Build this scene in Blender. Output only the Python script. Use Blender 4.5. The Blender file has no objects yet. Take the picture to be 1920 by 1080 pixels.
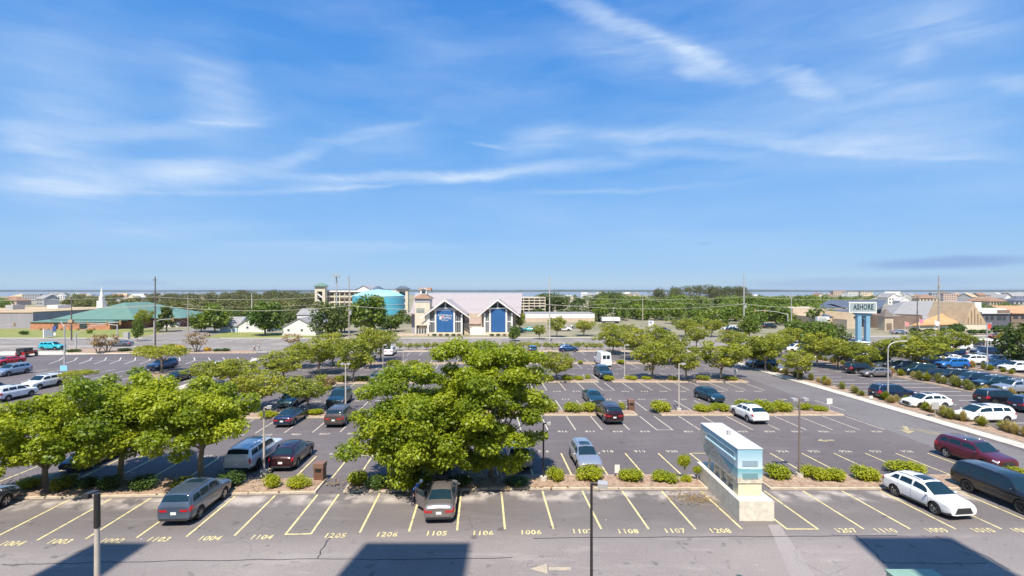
import bpy, bmesh, math, random
import numpy as np
from mathutils import Vector, Matrix
R_ = math.radians
scene = bpy.context.scene
COL = scene.collection
# ------------------------------------------------------------ camera, sky, sun
FOC, HC, HY = 950.0, 13.5, 544.0
cam = bpy.data.cameras.new('camera'); camo = bpy.data.objects.new('camera', cam); COL.objects.link(camo)
camo.location = (0, 0, HC); camo.rotation_euler = (R_(90), 0, 0)
cam.sensor_width = 36; cam.lens = FOC/1920*36; cam.shift_y = (HY-540)/1920
cam.clip_start = 0.3; cam.clip_end = 40000
scene.camera = camo
scene.view_settings.view_transform = 'Standard'
scene.view_settings.look = 'None'
scene.view_settings.exposure = 0.72
scene.view_settings.gamma = 1
SUN_EL, SDX = R_(58), 0.14
sl = bpy.data.lights.new('sun', 'SUN'); sl.energy = 4.6; sl.angle = R_(0.5); sl.color = (1.0, 0.93, 0.82)
so = bpy.data.objects.new('sun', sl); COL.objects.link(so)
hl = math.hypot(SDX, 1)
sdir = Vector((SDX/hl*math.cos(SUN_EL), 1/hl*math.cos(SUN_EL), -math.sin(SUN_EL)))
so.rotation_euler = sdir.to_track_quat('-Z', 'Y').to_euler(); so.location = (-10, -60, 80)

world = bpy.data.worlds.new('World'); scene.world = world; world.use_nodes = True
def node(nt, t, ins=None, **kw):
    n = nt.nodes.new(t)
    for k, v in kw.items(): setattr(n, k, v)
    for k, v in (ins or {}).items():
        if isinstance(v, bpy.types.NodeSocket): nt.links.new(v, n.inputs[k])
        else: n.inputs[k].default_value = v
    return n
def M1(nt, op, a, b=None, c=None, clamp=False):
    n = node(nt, 'ShaderNodeMath', operation=op); n.use_clamp = clamp
    for i, v in enumerate((a, b, c)):
        if v is None: continue
        if isinstance(v, bpy.types.NodeSocket): nt.links.new(v, n.inputs[i])
        else: n.inputs[i].default_value = v
    return n.outputs[0]
def V1(nt, op, a, b=None):
    n = node(nt, 'ShaderNodeVectorMath', operation=op)
    for i, v in enumerate((a, b)):
        if v is None: continue
        if isinstance(v, bpy.types.NodeSocket): nt.links.new(v, n.inputs[i])
        else: n.inputs[i].default_value = v
    return n.outputs['Value'] if op in ('LENGTH', 'DOT_PRODUCT') else n.outputs[0]
def mixc(nt, f, a, b, blend='MIX'):
    n = node(nt, 'ShaderNodeMix', data_type='RGBA', blend_type=blend)
    for i, v in ((0, f), (6, a), (7, b)):
        if isinstance(v, bpy.types.NodeSocket): nt.links.new(v, n.inputs[i])
        elif i and len(v) == 3: n.inputs[i].default_value = (*v, 1)
        else: n.inputs[i].default_value = v
    return n.outputs[2]
def build_world():
    nt = world.node_tree; nt.nodes.clear()
    tc = node(nt, 'ShaderNodeTexCoord').outputs['Generated']
    sky = node(nt, 'ShaderNodeTexSky', sky_type='NISHITA'); sky.sun_disc = False
    sky.sun_elevation = SUN_EL; sky.sun_rotation = math.pi + math.atan(SDX)
    sky.altitude = 0; sky.air_density = 1.15; sky.dust_density = 0.25; sky.ozone_density = 2.5
    tc = node(nt, 'ShaderNodeTexCoord').outputs['Generated']
    sp = node(nt, 'ShaderNodeSeparateXYZ', {0: tc})
    az = M1(nt, 'ARCTAN2', sp.outputs[0], sp.outputs[1]); el = M1(nt, 'ARCSINE', sp.outputs[2])
    base = node(nt, 'ShaderNodeCombineXYZ', {0: az, 1: el}).outputs[0]
    nz = node(nt, 'ShaderNodeTexNoise', {'Vector': V1(nt, 'MULTIPLY', base, (3.5, 9, 1)), 'Scale': 1.6, 'Detail': 6.0, 'Roughness': 0.62})
    d = V1(nt, 'SUBTRACT', nz.outputs['Color'], (0.5, 0.5, 0.5))
    v = V1(nt, 'ADD', base, V1(nt, 'MULTIPLY', d, (0.11, 0.035, 0)))
    def ae(px, py):
        a = math.atan((px-960)/FOC); return a, math.atan((HY-py)/FOC*math.cos(a))
    strokes = [(1020,-15,1250,75,17,.75),(1190,55,1430,152,18,.85),(1050,72,1350,118,44,.55),(1440,132,1590,180,14,.9),
      (930,283,1090,238,26,.6),(1040,250,1360,248,15,.7),(1340,252,1900,284,15,.55),(1560,285,1940,250,40,.3),(1170,280,1400,290,11,.75),
      (900,322,1260,294,13,.6),(940,358,1420,341,6,.35),(1150,220,1960,225,70,.30),(1560,100,1960,60,110,.26),(1690,100,1760,98,18,.4),
      (1840,150,1960,165,12,.6),(1250,10,1700,70,90,.2),(-20,290,220,312,60,.55),(-20,350,260,338,24,.75),(180,336,500,318,22,.85),
      (470,322,1000,322,10,.85),(480,312,620,280,11,.55),(570,272,800,222,10,.42),(340,190,490,185,58,.6),(60,268,520,215,16,.55),
      (-20,180,230,190,90,.42),(240,110,460,70,40,.18),(510,347,720,346,12,.5),(-20,432,560,424,18,.45),(340,457,930,464,9,.3),
      (620,250,830,262,30,.3),(700,60,1000,170,60,.16),(-20,395,500,385,30,.22),(150,490,700,470,20,.16),(1000,420,1900,400,60,.16),(-20,356,960,325,5,.4),(640,330,1000,318,7,.5),(200,300,420,330,14,.35),(1400,270,1920,300,6,.35),(1250,120,1350,150,10,.5),(880,268,960,286,4,.6),(0,250,120,262,20,.4),(1700,20,1900,60,26,.3),(1560,150,1800,165,12,.25)]
    tot = None
    for x1, y1, x2, y2, w, amp in strokes:
        a1, e1 = ae(x1, y1); a2, e2 = ae(x2, y2)
        L = math.hypot(a2-a1, e2-e1)
        mp = node(nt, 'ShaderNodeMapping', {'Vector': v}, vector_type='TEXTURE')
        mp.inputs['Location'].default_value = ((a1+a2)/2, (e1+e2)/2, 0)
        mp.inputs['Rotation'].default_value = (0, 0, math.atan2(e2-e1, a2-a1))
        mp.inputs['Scale'].default_value = (L*0.72, w/FOC*1.5, 1)
        ln = V1(nt, 'LENGTH', mp.outputs[0])
        mr = node(nt, 'ShaderNodeMapRange', {0: ln, 1: 1.0, 2: 0.0, 3: 0.0, 4: amp*.72}, interpolation_type='SMOOTHSTEP')
        tot = mr.outputs[0] if tot is None else M1(nt, 'ADD', tot, mr.outputs[0])
    fib = node(nt, 'ShaderNodeTexNoise', {'Vector': V1(nt, 'MULTIPLY', v, (4, 26, 1)), 'Scale': 1.2, 'Detail': 9.0, 'Roughness': 0.6, 'Distortion': 0.6})
    fm = node(nt, 'ShaderNodeMapRange', {0: fib.outputs[0], 1: 0.36, 2: 0.64, 3: 0.45, 4: 1.12}).outputs[0]
    big = node(nt, 'ShaderNodeTexNoise', {'Vector': V1(nt, 'MULTIPLY', v, (1.6, 7, 1)), 'Scale': 1.5, 'Detail': 7.0, 'Roughness': 0.55})
    veil = node(nt, 'ShaderNodeMapRange', {0: big.outputs[0], 1: 0.42, 2: 0.75, 3: 0.0, 4: 0.24}).outputs[0]
    veil = M1(nt, 'MULTIPLY', veil, node(nt, 'ShaderNodeMapRange', {0: el, 1: 0.02, 2: 0.14}).outputs[0])
    cl = M1(nt, 'ADD', M1(nt, 'MULTIPLY', tot, fm), veil)
    cl = M1(nt, 'MINIMUM', cl, 0.9)
    hs = node(nt, 'ShaderNodeHueSaturation', {'Hue': 0.508, 'Saturation': 1.18, 'Value': 1.0, 'Color': sky.outputs[0]})
    # pull the horizon towards the same clear blue
    rp = node(nt, 'ShaderNodeValToRGB', {0: M1(nt, 'DIVIDE', el, 1.57)}); rp.color_ramp.interpolation = 'EASE'
    K = 10/2**scene.view_settings.exposure
    lin = lambda v: ((v/255+.055)/1.055)**2.4 if v > 10 else v/255/12.92
    stops = [(0.0, (168, 203, 234)), (0.03, (146, 192, 240)), (0.083, (130, 184, 243)), (0.167, (108, 172, 240)), (0.25, (86, 157, 235)), (0.33, (72, 146, 230)), (0.6, (84, 156, 240)), (1.0, (92, 165, 246))]
    els = rp.color_ramp.elements
    while len(els) < len(stops): els.new(.5)
    for e_, (p_, c_) in zip(els, stops): e_.position = p_; e_.color = tuple(lin(v)*K/8 for v in c_)+(1,)
    sc8 = node(nt, 'ShaderNodeVectorMath', operation='SCALE'); nt.links.new(rp.outputs[0], sc8.inputs[0]); sc8.inputs['Scale'].default_value = 8
    c0 = mixc(nt, 0.88, hs.outputs[0], sc8.outputs[0])
    c1 = mixc(nt, cl, c0, CLOUD)
    # low dark cloud bank at the right
    dk = None
    for x1, y1, x2, y2, w, amp in [(1610,493,1980,491,8,.75),(1330,530,1960,527,8,.35),(150,531,330,530,4,.3),(1300,455,1340,455,2,.3)]:
        a1, e1 = ae(x1, y1); a2, e2 = ae(x2, y2); L = math.hypot(a2-a1, e2-e1)
        mp = node(nt, 'ShaderNodeMapping', {'Vector': V1(nt, 'ADD', base, V1(nt, 'MULTIPLY', d, (0.12, 0.012, 0)))}, vector_type='TEXTURE')
        mp.inputs['Location'].default_value = ((a1+a2)/2, (e1+e2)/2, 0); mp.inputs['Scale'].default_value = (L*0.6, w/FOC*1.5, 1)
        mr = node(nt, 'ShaderNodeMapRange', {0: V1(nt, 'LENGTH', mp.outputs[0]), 1: 1.0, 2: 0.3, 3: 0.0, 4: amp}, interpolation_type='SMOOTHSTEP')
        dk = mr.outputs[0] if dk is None else M1(nt, 'ADD', dk, mr.outputs[0])
    c2 = mixc(nt, dk, c1, DARKCLOUD)
    bg = node(nt, 'ShaderNodeBackground', {'Color': c2, 'Strength': 0.1})
    nt.links.new(bg.outputs[0], node(nt, 'ShaderNodeOutputWorld').inputs[0])
SKY_TOP = (1.7, 2.35, 1.8); SKY_HOR = (1.2, 1.6, 1.4); HORIZ = (2.0, 3.4, 5.3); CLOUD = (3.9, 4.8, 6.1); DARKCLOUD = (1.6, 2.5, 4.4)
build_world()

# ------------------------------------------------------------ helpers
def tag(o, label=None, cat=None, group=None, kind=None):
    if label: o['label'] = label
    if cat: o['category'] = cat
    if group: o['group'] = group
    if kind: o['kind'] = kind
    return o
def empty(name, loc=(0, 0, 0), rz=0):
    o = bpy.data.objects.new(name, None); o.location = loc; o.rotation_euler = (0, 0, rz); o.empty_display_size = 0.2
    COL.objects.link(o); return o
def link_mesh(name, me, parent=None, loc=None, rz=0, sc=None):
    o = bpy.data.objects.new(name, me); COL.objects.link(o)
    if loc is not None: o.location = loc
    if rz: o.rotation_euler = (0, 0, rz)
    if sc is not None: o.scale = sc
    if parent is not None: o.parent = parent
    return o
class MB:
    def __init__(s): s.v = []; s.f = []; s.m = []; s.sm = []
    def add(s, vs, fs, mi=0, smooth=False):
        b = len(s.v); s.v += [tuple(v) for v in vs]
        for f in fs: s.f.append([b+i for i in f]); s.m.append(mi); s.sm.append(smooth)
    def box(s, x0, x1, y0, y1, z0, z1, mi=0, rz=0, c=(0, 0)):
        vs = [(x, y, z) for z in (z0, z1) for x, y in ((x0, y0), (x1, y0), (x1, y1), (x0, y1))]
        if rz:
            cc, ss = math.cos(rz), math.sin(rz)
            vs = [(c[0]+(x-c[0])*cc-(y-c[1])*ss, c[1]+(x-c[0])*ss+(y-c[1])*cc, z) for x, y, z in vs]
        s.add(vs, [(0, 3, 2, 1), (4, 5, 6, 7), (0, 1, 5, 4), (1, 2, 6, 5), (2, 3, 7, 6), (3, 0, 4, 7)], mi)
    def cyl(s, p, q, r0, r1=None, n=8, mi=0, caps=True):
        if r1 is None: r1 = r0
        p, q = Vector(p), Vector(q); d = (q-p).normalized()
        u = d.orthogonal().normalized(); w = d.cross(u)
        vs = []
        for c, r in ((p, r0), (q, r1)):
            for i in range(n):
                a = 2*math.pi*i/n; vs.append(c+u*math.cos(a)*r+w*math.sin(a)*r)
        fs = [(i, (i+1) % n, n+(i+1) % n, n+i) for i in range(n)]
        s.add(vs, fs, mi, True)
        if caps: s.add(vs, [tuple(reversed(range(n))), tuple(range(n, 2*n))], mi)
    def tube(s, pts, r, n=6, mi=0):
        for a, b in zip(pts[:-1], pts[1:]): s.cyl(a, b, r, r, n, mi)
    def prism(s, poly, z0, z1, mi=0, mtop=None):
        n = len(poly); vs = [(x, y, z0) for x, y in poly]+[(x, y, z1) for x, y in poly]
        s.add(vs, [(i, (i+1) % n, n+(i+1) % n, n+i) for i in range(n)]+[tuple(reversed(range(n)))], mi)
        s.add(vs[n:], [tuple(range(n))], mi if mtop is None else mtop)
    def poly3(s, pts, mi=0): s.add(pts, [tuple(range(len(pts)))], mi)
    def lathe(s, prof, n=16, mi=0, axis='Z', c=(0, 0, 0)):
        vs = []
        for r, h in prof:
            for i in range(n):
                a = 2*math.pi*i/n
                if axis == 'Z': vs.append((c[0]+r*math.cos(a), c[1]+r*math.sin(a), c[2]+h))
                else: vs.append((c[0]+r*math.cos(a), c[1]+h, c[2]+r*math.sin(a)))
        fs = []
        for k in range(len(prof)-1):
            for i in range(n): fs.append((k*n+i, k*n+(i+1) % n, (k+1)*n+(i+1) % n, (k+1)*n+i))
        s.add(vs, fs, mi, True)
    def gable(s, x0, x1, y0, y1, z0, z1, mi=0, axis='X', over=0.0, th=0.12, gm=None):
        # solid gable roof, ridge along axis
        if axis == 'X':
            ym = (y0+y1)/2; a, b = x0-over, x1+over; k = (z1-z0)/((y1-y0)/2); ya, yb, zl = y0-over, y1+over, z0-over*k
            vs = [(a, ya, zl), (a, ym, z1), (a, yb, zl), (b, ya, zl), (b, ym, z1), (b, yb, zl)]
        else:
            xm = (x0+x1)/2; a, b = y0-over, y1+over; k = (z1-z0)/((x1-x0)/2); xa, xb, zl = x0-over, x1+over, z0-over*k
            vs = [(xa, a, zl), (xm, a, z1), (xb, a, zl), (xa, b, zl), (xm, b, z1), (xb, b, zl)]
        vs2 = [(x, y, z+th) for x, y, z in vs]
        V = vs+vs2
        s.add(V, [(6, 9, 10, 7), (7, 10, 11, 8), (0, 1, 4, 3), (1, 2, 5, 4), (0, 6, 7, 1), (1, 7, 8, 2), (3, 4, 10, 9), (4, 5, 11, 10), (0, 3, 9, 6), (2, 8, 11, 5)], mi)
        if gm is not None:
            if axis == 'X':
                for xx in (x0, x1): s.add([(xx, y0, z0), (xx, y1, z0), (xx, (y0+y1)/2, z1)], [(0, 1, 2)], gm)
            else:
                for yy in (y0, y1): s.add([(x0, yy, z0), (x1, yy, z0), ((x0+x1)/2, yy, z1)], [(0, 1, 2)], gm)
    def hip(s, x0, x1, y0, y1, z0, z1, mi=0, over=0.4, th=0.15):
        x0 -= over; x1 += over; y0 -= over; y1 += over
        d = min(x1-x0, y1-y0)/2
        if x1-x0 >= y1-y0: r = [(x0+d, (y0+y1)/2, z1), (x1-d, (y0+y1)/2, z1)]
        else: r = [((x0+x1)/2, y0+d, z1), ((x0+x1)/2, y1-d, z1)]
        c = [(x0, y0, z0), (x1, y0, z0), (x1, y1, z0), (x0, y1, z0)]; cb = [(x, y, z-th) for x, y, z in c]
        V = c+r+cb
        if x1-x0 >= y1-y0: fs = [(0, 1, 5, 4), (1, 2, 5), (2, 3, 4, 5), (3, 0, 4)]
        else: fs = [(0, 1, 4), (1, 2, 5, 4), (2, 3, 5), (3, 0, 4, 5)]
        fs += [(6, 7, 1, 0), (7, 8, 2, 1), (8, 9, 3, 2), (9, 6, 0, 3), (9, 8, 7, 6)]
        s.add(V, fs, mi)
    def mesh(s, name, mats):
        me = bpy.data.meshes.new(name); me.from_pydata(s.v, [], s.f)
        for m in mats: me.materials.append(m)
        me.polygons.foreach_set('material_index', s.m); me.polygons.foreach_set('use_smooth', s.sm)
        me.update(); return me
    def build(s, name, mats, parent=None, loc=None, rz=0, fix=False):
        if not isinstance(mats, (list, tuple)): mats = [mats]
        me = s.mesh(name, mats)
        if fix:
            bm = bmesh.new(); bm.from_mesh(me); bmesh.ops.recalc_face_normals(bm, faces=bm.faces); bm.to_mesh(me); bm.free()
        return link_mesh(name, me, parent, loc, rz)
def part(name, mats, parent, fn, label=None):
    mb = MB(); fn(mb); o = mb.build(name, mats, parent)
    if label: o['label'] = label
    return o

def G(px, py, h=0.0):
    Z = FOC*(HC-h)/(py-HY); return Vector(((px-960)*Z/FOC, Z, h))
def XZ(px, py, Y): return (px-960)*Y/FOC, HC-(py-HY)*Y/FOC
def warp(u): return 0.05*max(-60, min(u, 0))
def Lr(u, v): return (u-0.058*(v-28.5), v+warp(u))
def Uof(px, py):
    Z = FOC*HC/(py-HY); return (px-960)*Z/FOC+0.058*(Z-28.5)

# ------------------------------------------------------------ materials
MATS = {}
def mat(name, col, rough=0.8, metal=0.0, noise=0.0, nscale=3.0, col2=None, bump=0.0, coat=0.0, spec=None, stretch=None, emis=None, coords='Object'):
    if name in MATS: return MATS[name]
    m = bpy.data.materials.new(name); m.use_nodes = True; nt = m.node_tree; b = nt.nodes['Principled BSDF']
    b.inputs['Roughness'].default_value = rough; b.inputs['Metallic'].default_value = metal
    if coat: b.inputs['Coat Weight'].default_value = coat; b.inputs['Coat Roughness'].default_value = 0.05
    if spec is not None: b.inputs['Specular IOR Level'].default_value = spec
    if noise or col2:
        tc = node(nt, 'ShaderNodeTexCoord').outputs[coords]
        if stretch: tc = V1(nt, 'MULTIPLY', tc, stretch)
        nz = node(nt, 'ShaderNodeTexNoise', {'Vector': tc, 'Scale': nscale, 'Detail': 6.0, 'Roughness': 0.6})
        f = node(nt, 'ShaderNodeMapRange', {0: nz.outputs[0], 1: 0.32, 2: 0.68}).outputs[0]
        c2 = col2 if col2 else tuple(min(1, c*(1+noise)) for c in col)
        c1 = col if col2 else tuple(c*(1-noise) for c in col)
        c = mixc(nt, f, c1, c2); nt.links.new(c, b.inputs['Base Color'])
        if bump:
            bp = node(nt, 'ShaderNodeBump', {'Height': nz.outputs[0], 'Strength': bump}); nt.links.new(bp.outputs[0], b.inputs['Normal'])
    else: b.inputs['Base Color'].default_value = (*col, 1)
    MATS[name] = m; return m
def mat_asphalt(name, c, c2, patch, crack=0.5, stain=0.5, band=None, lane=None):
    m = bpy.data.materials.new(name); m.use_nodes = True; nt = m.node_tree; b = nt.nodes['Principled BSDF']
    tc = node(nt, 'ShaderNodeTexCoord').outputs['Object']
    n1 = node(nt, 'ShaderNodeTexNoise', {'Vector': tc, 'Scale': 0.09, 'Detail': 5.0, 'Roughness': 0.55}).outputs[0]
    n2 = node(nt, 'ShaderNodeTexNoise', {'Vector': V1(nt, 'MULTIPLY', tc, (0.35, 1.6, 1)), 'Scale': 0.6, 'Detail': 8.0, 'Roughness': 0.7}).outputs[0]
    n3 = node(nt, 'ShaderNodeTexNoise', {'Vector': tc, 'Scale': 9.0, 'Detail': 6.0, 'Roughness': 0.8}).outputs[0]
    col = mixc(nt, node(nt, 'ShaderNodeMapRange', {0: n1, 1: 0.35, 2: 0.65}).outputs[0], c, c2)
    col = mixc(nt, M1(nt, 'MULTIPLY', node(nt, 'ShaderNodeMapRange', {0: n2, 1: 0.52, 2: 0.75}).outputs[0], stain), col, patch)
    g = node(nt, 'ShaderNodeMapRange', {0: n3, 1: 0.3, 2: 0.7, 3: 0.82, 4: 1.18}).outputs[0]
    col = mixc(nt, 1.0, col, node(nt, 'ShaderNodeCombineColor', {0: g, 1: g, 2: g}).outputs[0], 'MULTIPLY')
    dn = node(nt, 'ShaderNodeTexNoise', {'Vector': tc, 'Scale': 0.5, 'Detail': 4.0}).outputs['Color']
    dv = V1(nt, 'ADD', tc, V1(nt, 'MULTIPLY', V1(nt, 'SUBTRACT', dn, (.5, .5, .5)), (3, 3, 0)))
    vo = node(nt, 'ShaderNodeTexVoronoi', {'Vector': dv, 'Scale': 0.13}, feature='DISTANCE_TO_EDGE').outputs['Distance']
    ck = node(nt, 'ShaderNodeMapRange', {0: vo, 1: 0.0024, 2: 0.0008, 3: 0.0, 4: crack}).outputs[0]
    ms = node(nt, 'ShaderNodeTexNoise', {'Vector': tc, 'Scale': 0.12, 'Detail': 1.0}).outputs[0]
    ck = M1(nt, 'MULTIPLY', ck, node(nt, 'ShaderNodeMapRange', {0: ms, 1: 0.45, 2: 0.55}).outputs[0])
    col = mixc(nt, ck, col, (0.03, 0.03, 0.032))
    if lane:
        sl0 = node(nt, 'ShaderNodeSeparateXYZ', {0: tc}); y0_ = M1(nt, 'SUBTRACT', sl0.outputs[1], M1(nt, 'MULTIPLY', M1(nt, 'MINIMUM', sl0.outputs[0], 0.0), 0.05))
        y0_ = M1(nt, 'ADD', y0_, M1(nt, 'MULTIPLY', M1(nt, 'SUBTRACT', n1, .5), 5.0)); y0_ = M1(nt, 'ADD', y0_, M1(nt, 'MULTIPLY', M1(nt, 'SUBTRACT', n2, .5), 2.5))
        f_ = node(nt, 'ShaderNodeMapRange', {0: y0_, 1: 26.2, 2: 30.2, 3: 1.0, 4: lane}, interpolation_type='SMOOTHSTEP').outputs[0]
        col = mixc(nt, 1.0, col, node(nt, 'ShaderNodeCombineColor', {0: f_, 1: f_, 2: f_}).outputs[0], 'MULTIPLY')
    if band:
        sp_ = node(nt, 'ShaderNodeSeparateXYZ', {0: tc}); yy = M1(nt, 'SUBTRACT', sp_.outputs[1], M1(nt, 'MULTIPLY', M1(nt, 'MINIMUM', sp_.outputs[0], 0.0), 0.05))
        bm_ = node(nt, 'ShaderNodeMapRange', {0: M1(nt, 'ABSOLUTE', M1(nt, 'SUBTRACT', yy, band)), 1: 1.3, 2: 0.2}, interpolation_type='SMOOTHSTEP').outputs[0]
        bn = node(nt, 'ShaderNodeTexNoise', {'Vector': V1(nt, 'MULTIPLY', tc, (1, .8, 1)), 'Scale': 0.75, 'Detail': 5.0}).outputs[0]
        col = mixc(nt, M1(nt, 'MULTIPLY', bm_, node(nt, 'ShaderNodeMapRange', {0: bn, 1: 0.44, 2: 0.62, 4: 0.85}).outputs[0]), col, (.46, .40, .35))
    # oil spots
    sp = node(nt, 'ShaderNodeTexNoise', {'Vector': tc, 'Scale': 1.1, 'Detail': 2.0}).outputs[0]
    col = mixc(nt, M1(nt, 'MULTIPLY', node(nt, 'ShaderNodeMapRange', {0: sp, 1: 0.64, 2: 0.74}).outputs[0], 0.5), col, (0.04, 0.038, 0.04))
    vs_ = node(nt, 'ShaderNodeTexVoronoi', {'Vector': tc, 'Scale': 0.9, 'Randomness': 1.0}); vr = node(nt, 'ShaderNodeSeparateColor', {0: vs_.outputs['Color']}).outputs[0]
    sk = M1(nt, 'MULTIPLY', M1(nt, 'LESS_THAN', vs_.outputs['Distance'], 0.05), M1(nt, 'GREATER_THAN', vr, 0.72))
    col = mixc(nt, M1(nt, 'MULTIPLY', sk, .6), col, (.5, .47, .42))
    nt.links.new(col, b.inputs['Base Color']); b.inputs['Roughness'].default_value = 0.82; b.inputs['Specular IOR Level'].default_value = 0.3
    bp = node(nt, 'ShaderNodeBump', {'Height': n3, 'Strength': 0.25, 'Distance': 0.02}); nt.links.new(bp.outputs[0], b.inputs['Normal'])
    return m
def mat_paint_mark(name, col, under, wear=0.5):
    m = bpy.data.materials.new(name); m.use_nodes = True; nt = m.node_tree; b = nt.nodes['Principled BSDF']
    tc = node(nt, 'ShaderNodeTexCoord').outputs['Object']
    n = node(nt, 'ShaderNodeTexNoise', {'Vector': tc, 'Scale': 2.2, 'Detail': 9.0, 'Roughness': 0.75}).outputs[0]
    f = M1(nt, 'MULTIPLY', node(nt, 'ShaderNodeMapRange', {0: n, 1: 0.47, 2: 0.68}).outputs[0], wear)
    nt.links.new(mixc(nt, f, col, under), b.inputs['Base Color']); b.inputs['Roughness'].default_value = 0.7
    return m
def mat_leaf(name, c1, c2, trans=0.35, rnd=0.35, tcol=None):
    m = bpy.data.materials.new(name); m.use_nodes = True; nt = m.node_tree; b = nt.nodes['Principled BSDF']
    at = node(nt, 'ShaderNodeAttribute', attribute_name='tint').outputs['Fac']
    oi = node(nt, 'ShaderNodeObjectInfo').outputs['Random']
    f = M1(nt, 'ADD', M1(nt, 'MULTIPLY', at, 1-rnd), M1(nt, 'MULTIPLY', oi, rnd), clamp=True)
    col = mixc(nt, f, c1, c2); nt.links.new(col, b.inputs['Base Color']); b.inputs['Roughness'].default_value = 0.45
    b.inputs['Specular IOR Level'].default_value = 0.35
    tr = node(nt, 'ShaderNodeBsdfTranslucent'); tm = mixc(nt, 1.0, col, tcol or (1.6, 1.5, 0.6), 'MULTIPLY'); nt.links.new(tm, tr.inputs[0])
    mx = node(nt, 'ShaderNodeMixShader', {0: trans, 1: b.outputs[0], 2: tr.outputs[0]})
    nt.links.new(mx.outputs[0], nt.nodes['Material Output'].inputs[0]); MATS[name] = m; return m
m_lot = mat_asphalt('lot_asphalt', (0.112, 0.096, 0.096), (0.140, 0.121, 0.119), (0.21, 0.185, 0.172), 0.4, 0.45)
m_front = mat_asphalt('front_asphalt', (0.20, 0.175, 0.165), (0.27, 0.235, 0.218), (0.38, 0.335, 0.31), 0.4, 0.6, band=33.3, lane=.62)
m_bays = m_front
m_hwy = mat_asphalt('road_asphalt', (0.20, 0.175, 0.155), (0.24, 0.215, 0.19), (0.27, 0.25, 0.23), 0.3, 0.3)
m_conc = mat('concrete', (0.50, 0.45, 0.38), 0.85, noise=0.16, nscale=1.4, bump=0.1)
m_kerb = mat('kerb_concrete', (0.50, 0.42, 0.31), 0.85, noise=0.22, nscale=2.5, bump=0.1)
m_mulch = mat('mulch', (0.22, 0.135, 0.09), 0.95, nscale=3.5, col2=(0.42, 0.31, 0.22), bump=0.6)
m_sand = mat('sandy_ground', (0.30, 0.25, 0.18), 0.95, nscale=0.08, col2=(0.15, 0.15, 0.07), bump=0.2)
m_land = mat('land', (0.18, 0.17, 0.08), 0.95, nscale=0.02, col2=(0.32, 0.27, 0.18))
m_grass = mat('lawn', (0.16, 0.19, 0.035), 0.95, nscale=0.35, col2=(0.25, 0.24, 0.07), bump=0.2)
m_yel = mat_paint_mark('yellow_paint', (0.68, 0.57, 0.27), (0.18, 0.16, 0.14), 0.8)
m_cream = mat_paint_mark('cream_paint', (0.58, 0.51, 0.39), (0.12, 0.11, 0.11), 0.8)
m_whitep = mat_paint_mark('white_paint', (0.78, 0.75, 0.7), (0.2, 0.19, 0.18), 0.5)
m_white = mat('white_wall', (0.68, 0.66, 0.62), 0.7, noise=0.05, nscale=0.8)
m_cream_w = mat('cream_wall', (0.60, 0.53, 0.40), 0.75, noise=0.07, nscale=0.8)
m_tan = mat('tan_wall', (0.50, 0.40, 0.29), 0.8, noise=0.1, nscale=0.8)
m_brown = mat('brown_wall', (0.20, 0.145, 0.11), 0.8, noise=0.12, nscale=0.8)
m_brick = mat('brick', (0.46, 0.20, 0.11), 0.85, noise=0.2, nscale=1.5)
m_dkglass = mat('window_glass', (0.03, 0.04, 0.05), 0.08, spec=0.8)
m_greenroof = mat('green_metal_roof', (0.12, 0.21, 0.16), 0.5, noise=0.12, nscale=0.3, stretch=(6, 1, 1))
m_whiteroof = mat('white_metal_roof', (0.35, 0.305, 0.295), 0.5, noise=0.06, nscale=0.5, stretch=(8, 1, 1))
m_greyroof = mat('grey_shingle', (0.26, 0.25, 0.245), 0.9, noise=0.12, nscale=0.6)
m_dkroof = mat('slate_roof', (0.085, 0.10, 0.135), 0.7, noise=0.15, nscale=0.5)
m_brownroof = mat('brown_shingle', (0.26, 0.15, 0.095), 0.9, noise=0.15, nscale=0.8)
m_tanroof = mat('tan_roof', (0.45, 0.33, 0.20), 0.9, noise=0.12, nscale=0.4)
m_blue = mat('blue_panel', (0.020, 0.10, 0.27), 0.55, noise=0.08, nscale=0.4)
m_tank = mat('turquoise_paint', (0.10, 0.42, 0.52), 0.45, noise=0.05, nscale=0.2)
m_sky_post = mat('pale_blue_paint', (0.19, 0.36, 0.47), 0.45, noise=0.08, nscale=1)
m_steel = mat('galvanised_steel', (0.48, 0.46, 0.43), 0.5, 0.3, noise=0.1, nscale=2)
m_pole = mat('brown_metal', (0.20, 0.155, 0.13), 0.5, noise=0.1, nscale=2)
m_poledark = mat('black_metal', (0.03, 0.028, 0.026), 0.45)
m_poletan = mat('tan_metal', (0.50, 0.44, 0.38), 0.5, noise=0.08, nscale=2)
m_wood = mat('weathered_wood', (0.34, 0.29, 0.24), 0.9, noise=0.25, nscale=2.5, stretch=(4, 4, 0.5))
m_wooddk = mat('dark_wood', (0.12, 0.10, 0.085), 0.9, noise=0.25, nscale=2.5, stretch=(4, 4, 0.5))
m_wire = mat('wire', (0.42, 0.39, 0.30), 0.6)
m_bark = mat('bark', (0.20, 0.15, 0.10), 0.95, nscale=5, col2=(0.34, 0.27, 0.20), stretch=(1, 1, 0.3), bump=0.5)
m_black = mat('black', (0.012, 0.012, 0.013), 0.6)
m_rubber = mat('rubber', (0.022, 0.021, 0.021), 0.8)
m_trim = mat('dark_trim', (0.03, 0.03, 0.032), 0.5)
m_rim = mat('rim_metal', (0.55, 0.55, 0.56), 0.3, 0.8)
m_rimdk = mat('dark_rim_metal', (0.06, 0.06, 0.065), 0.35, 0.7)
m_hl = mat('headlamp_glass', (0.75, 0.77, 0.8), 0.1, 0.2, coat=1.0)
m_tl = mat('tail_lamp_red', (0.45, 0.012, 0.015), 0.15, coat=1.0)
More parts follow.
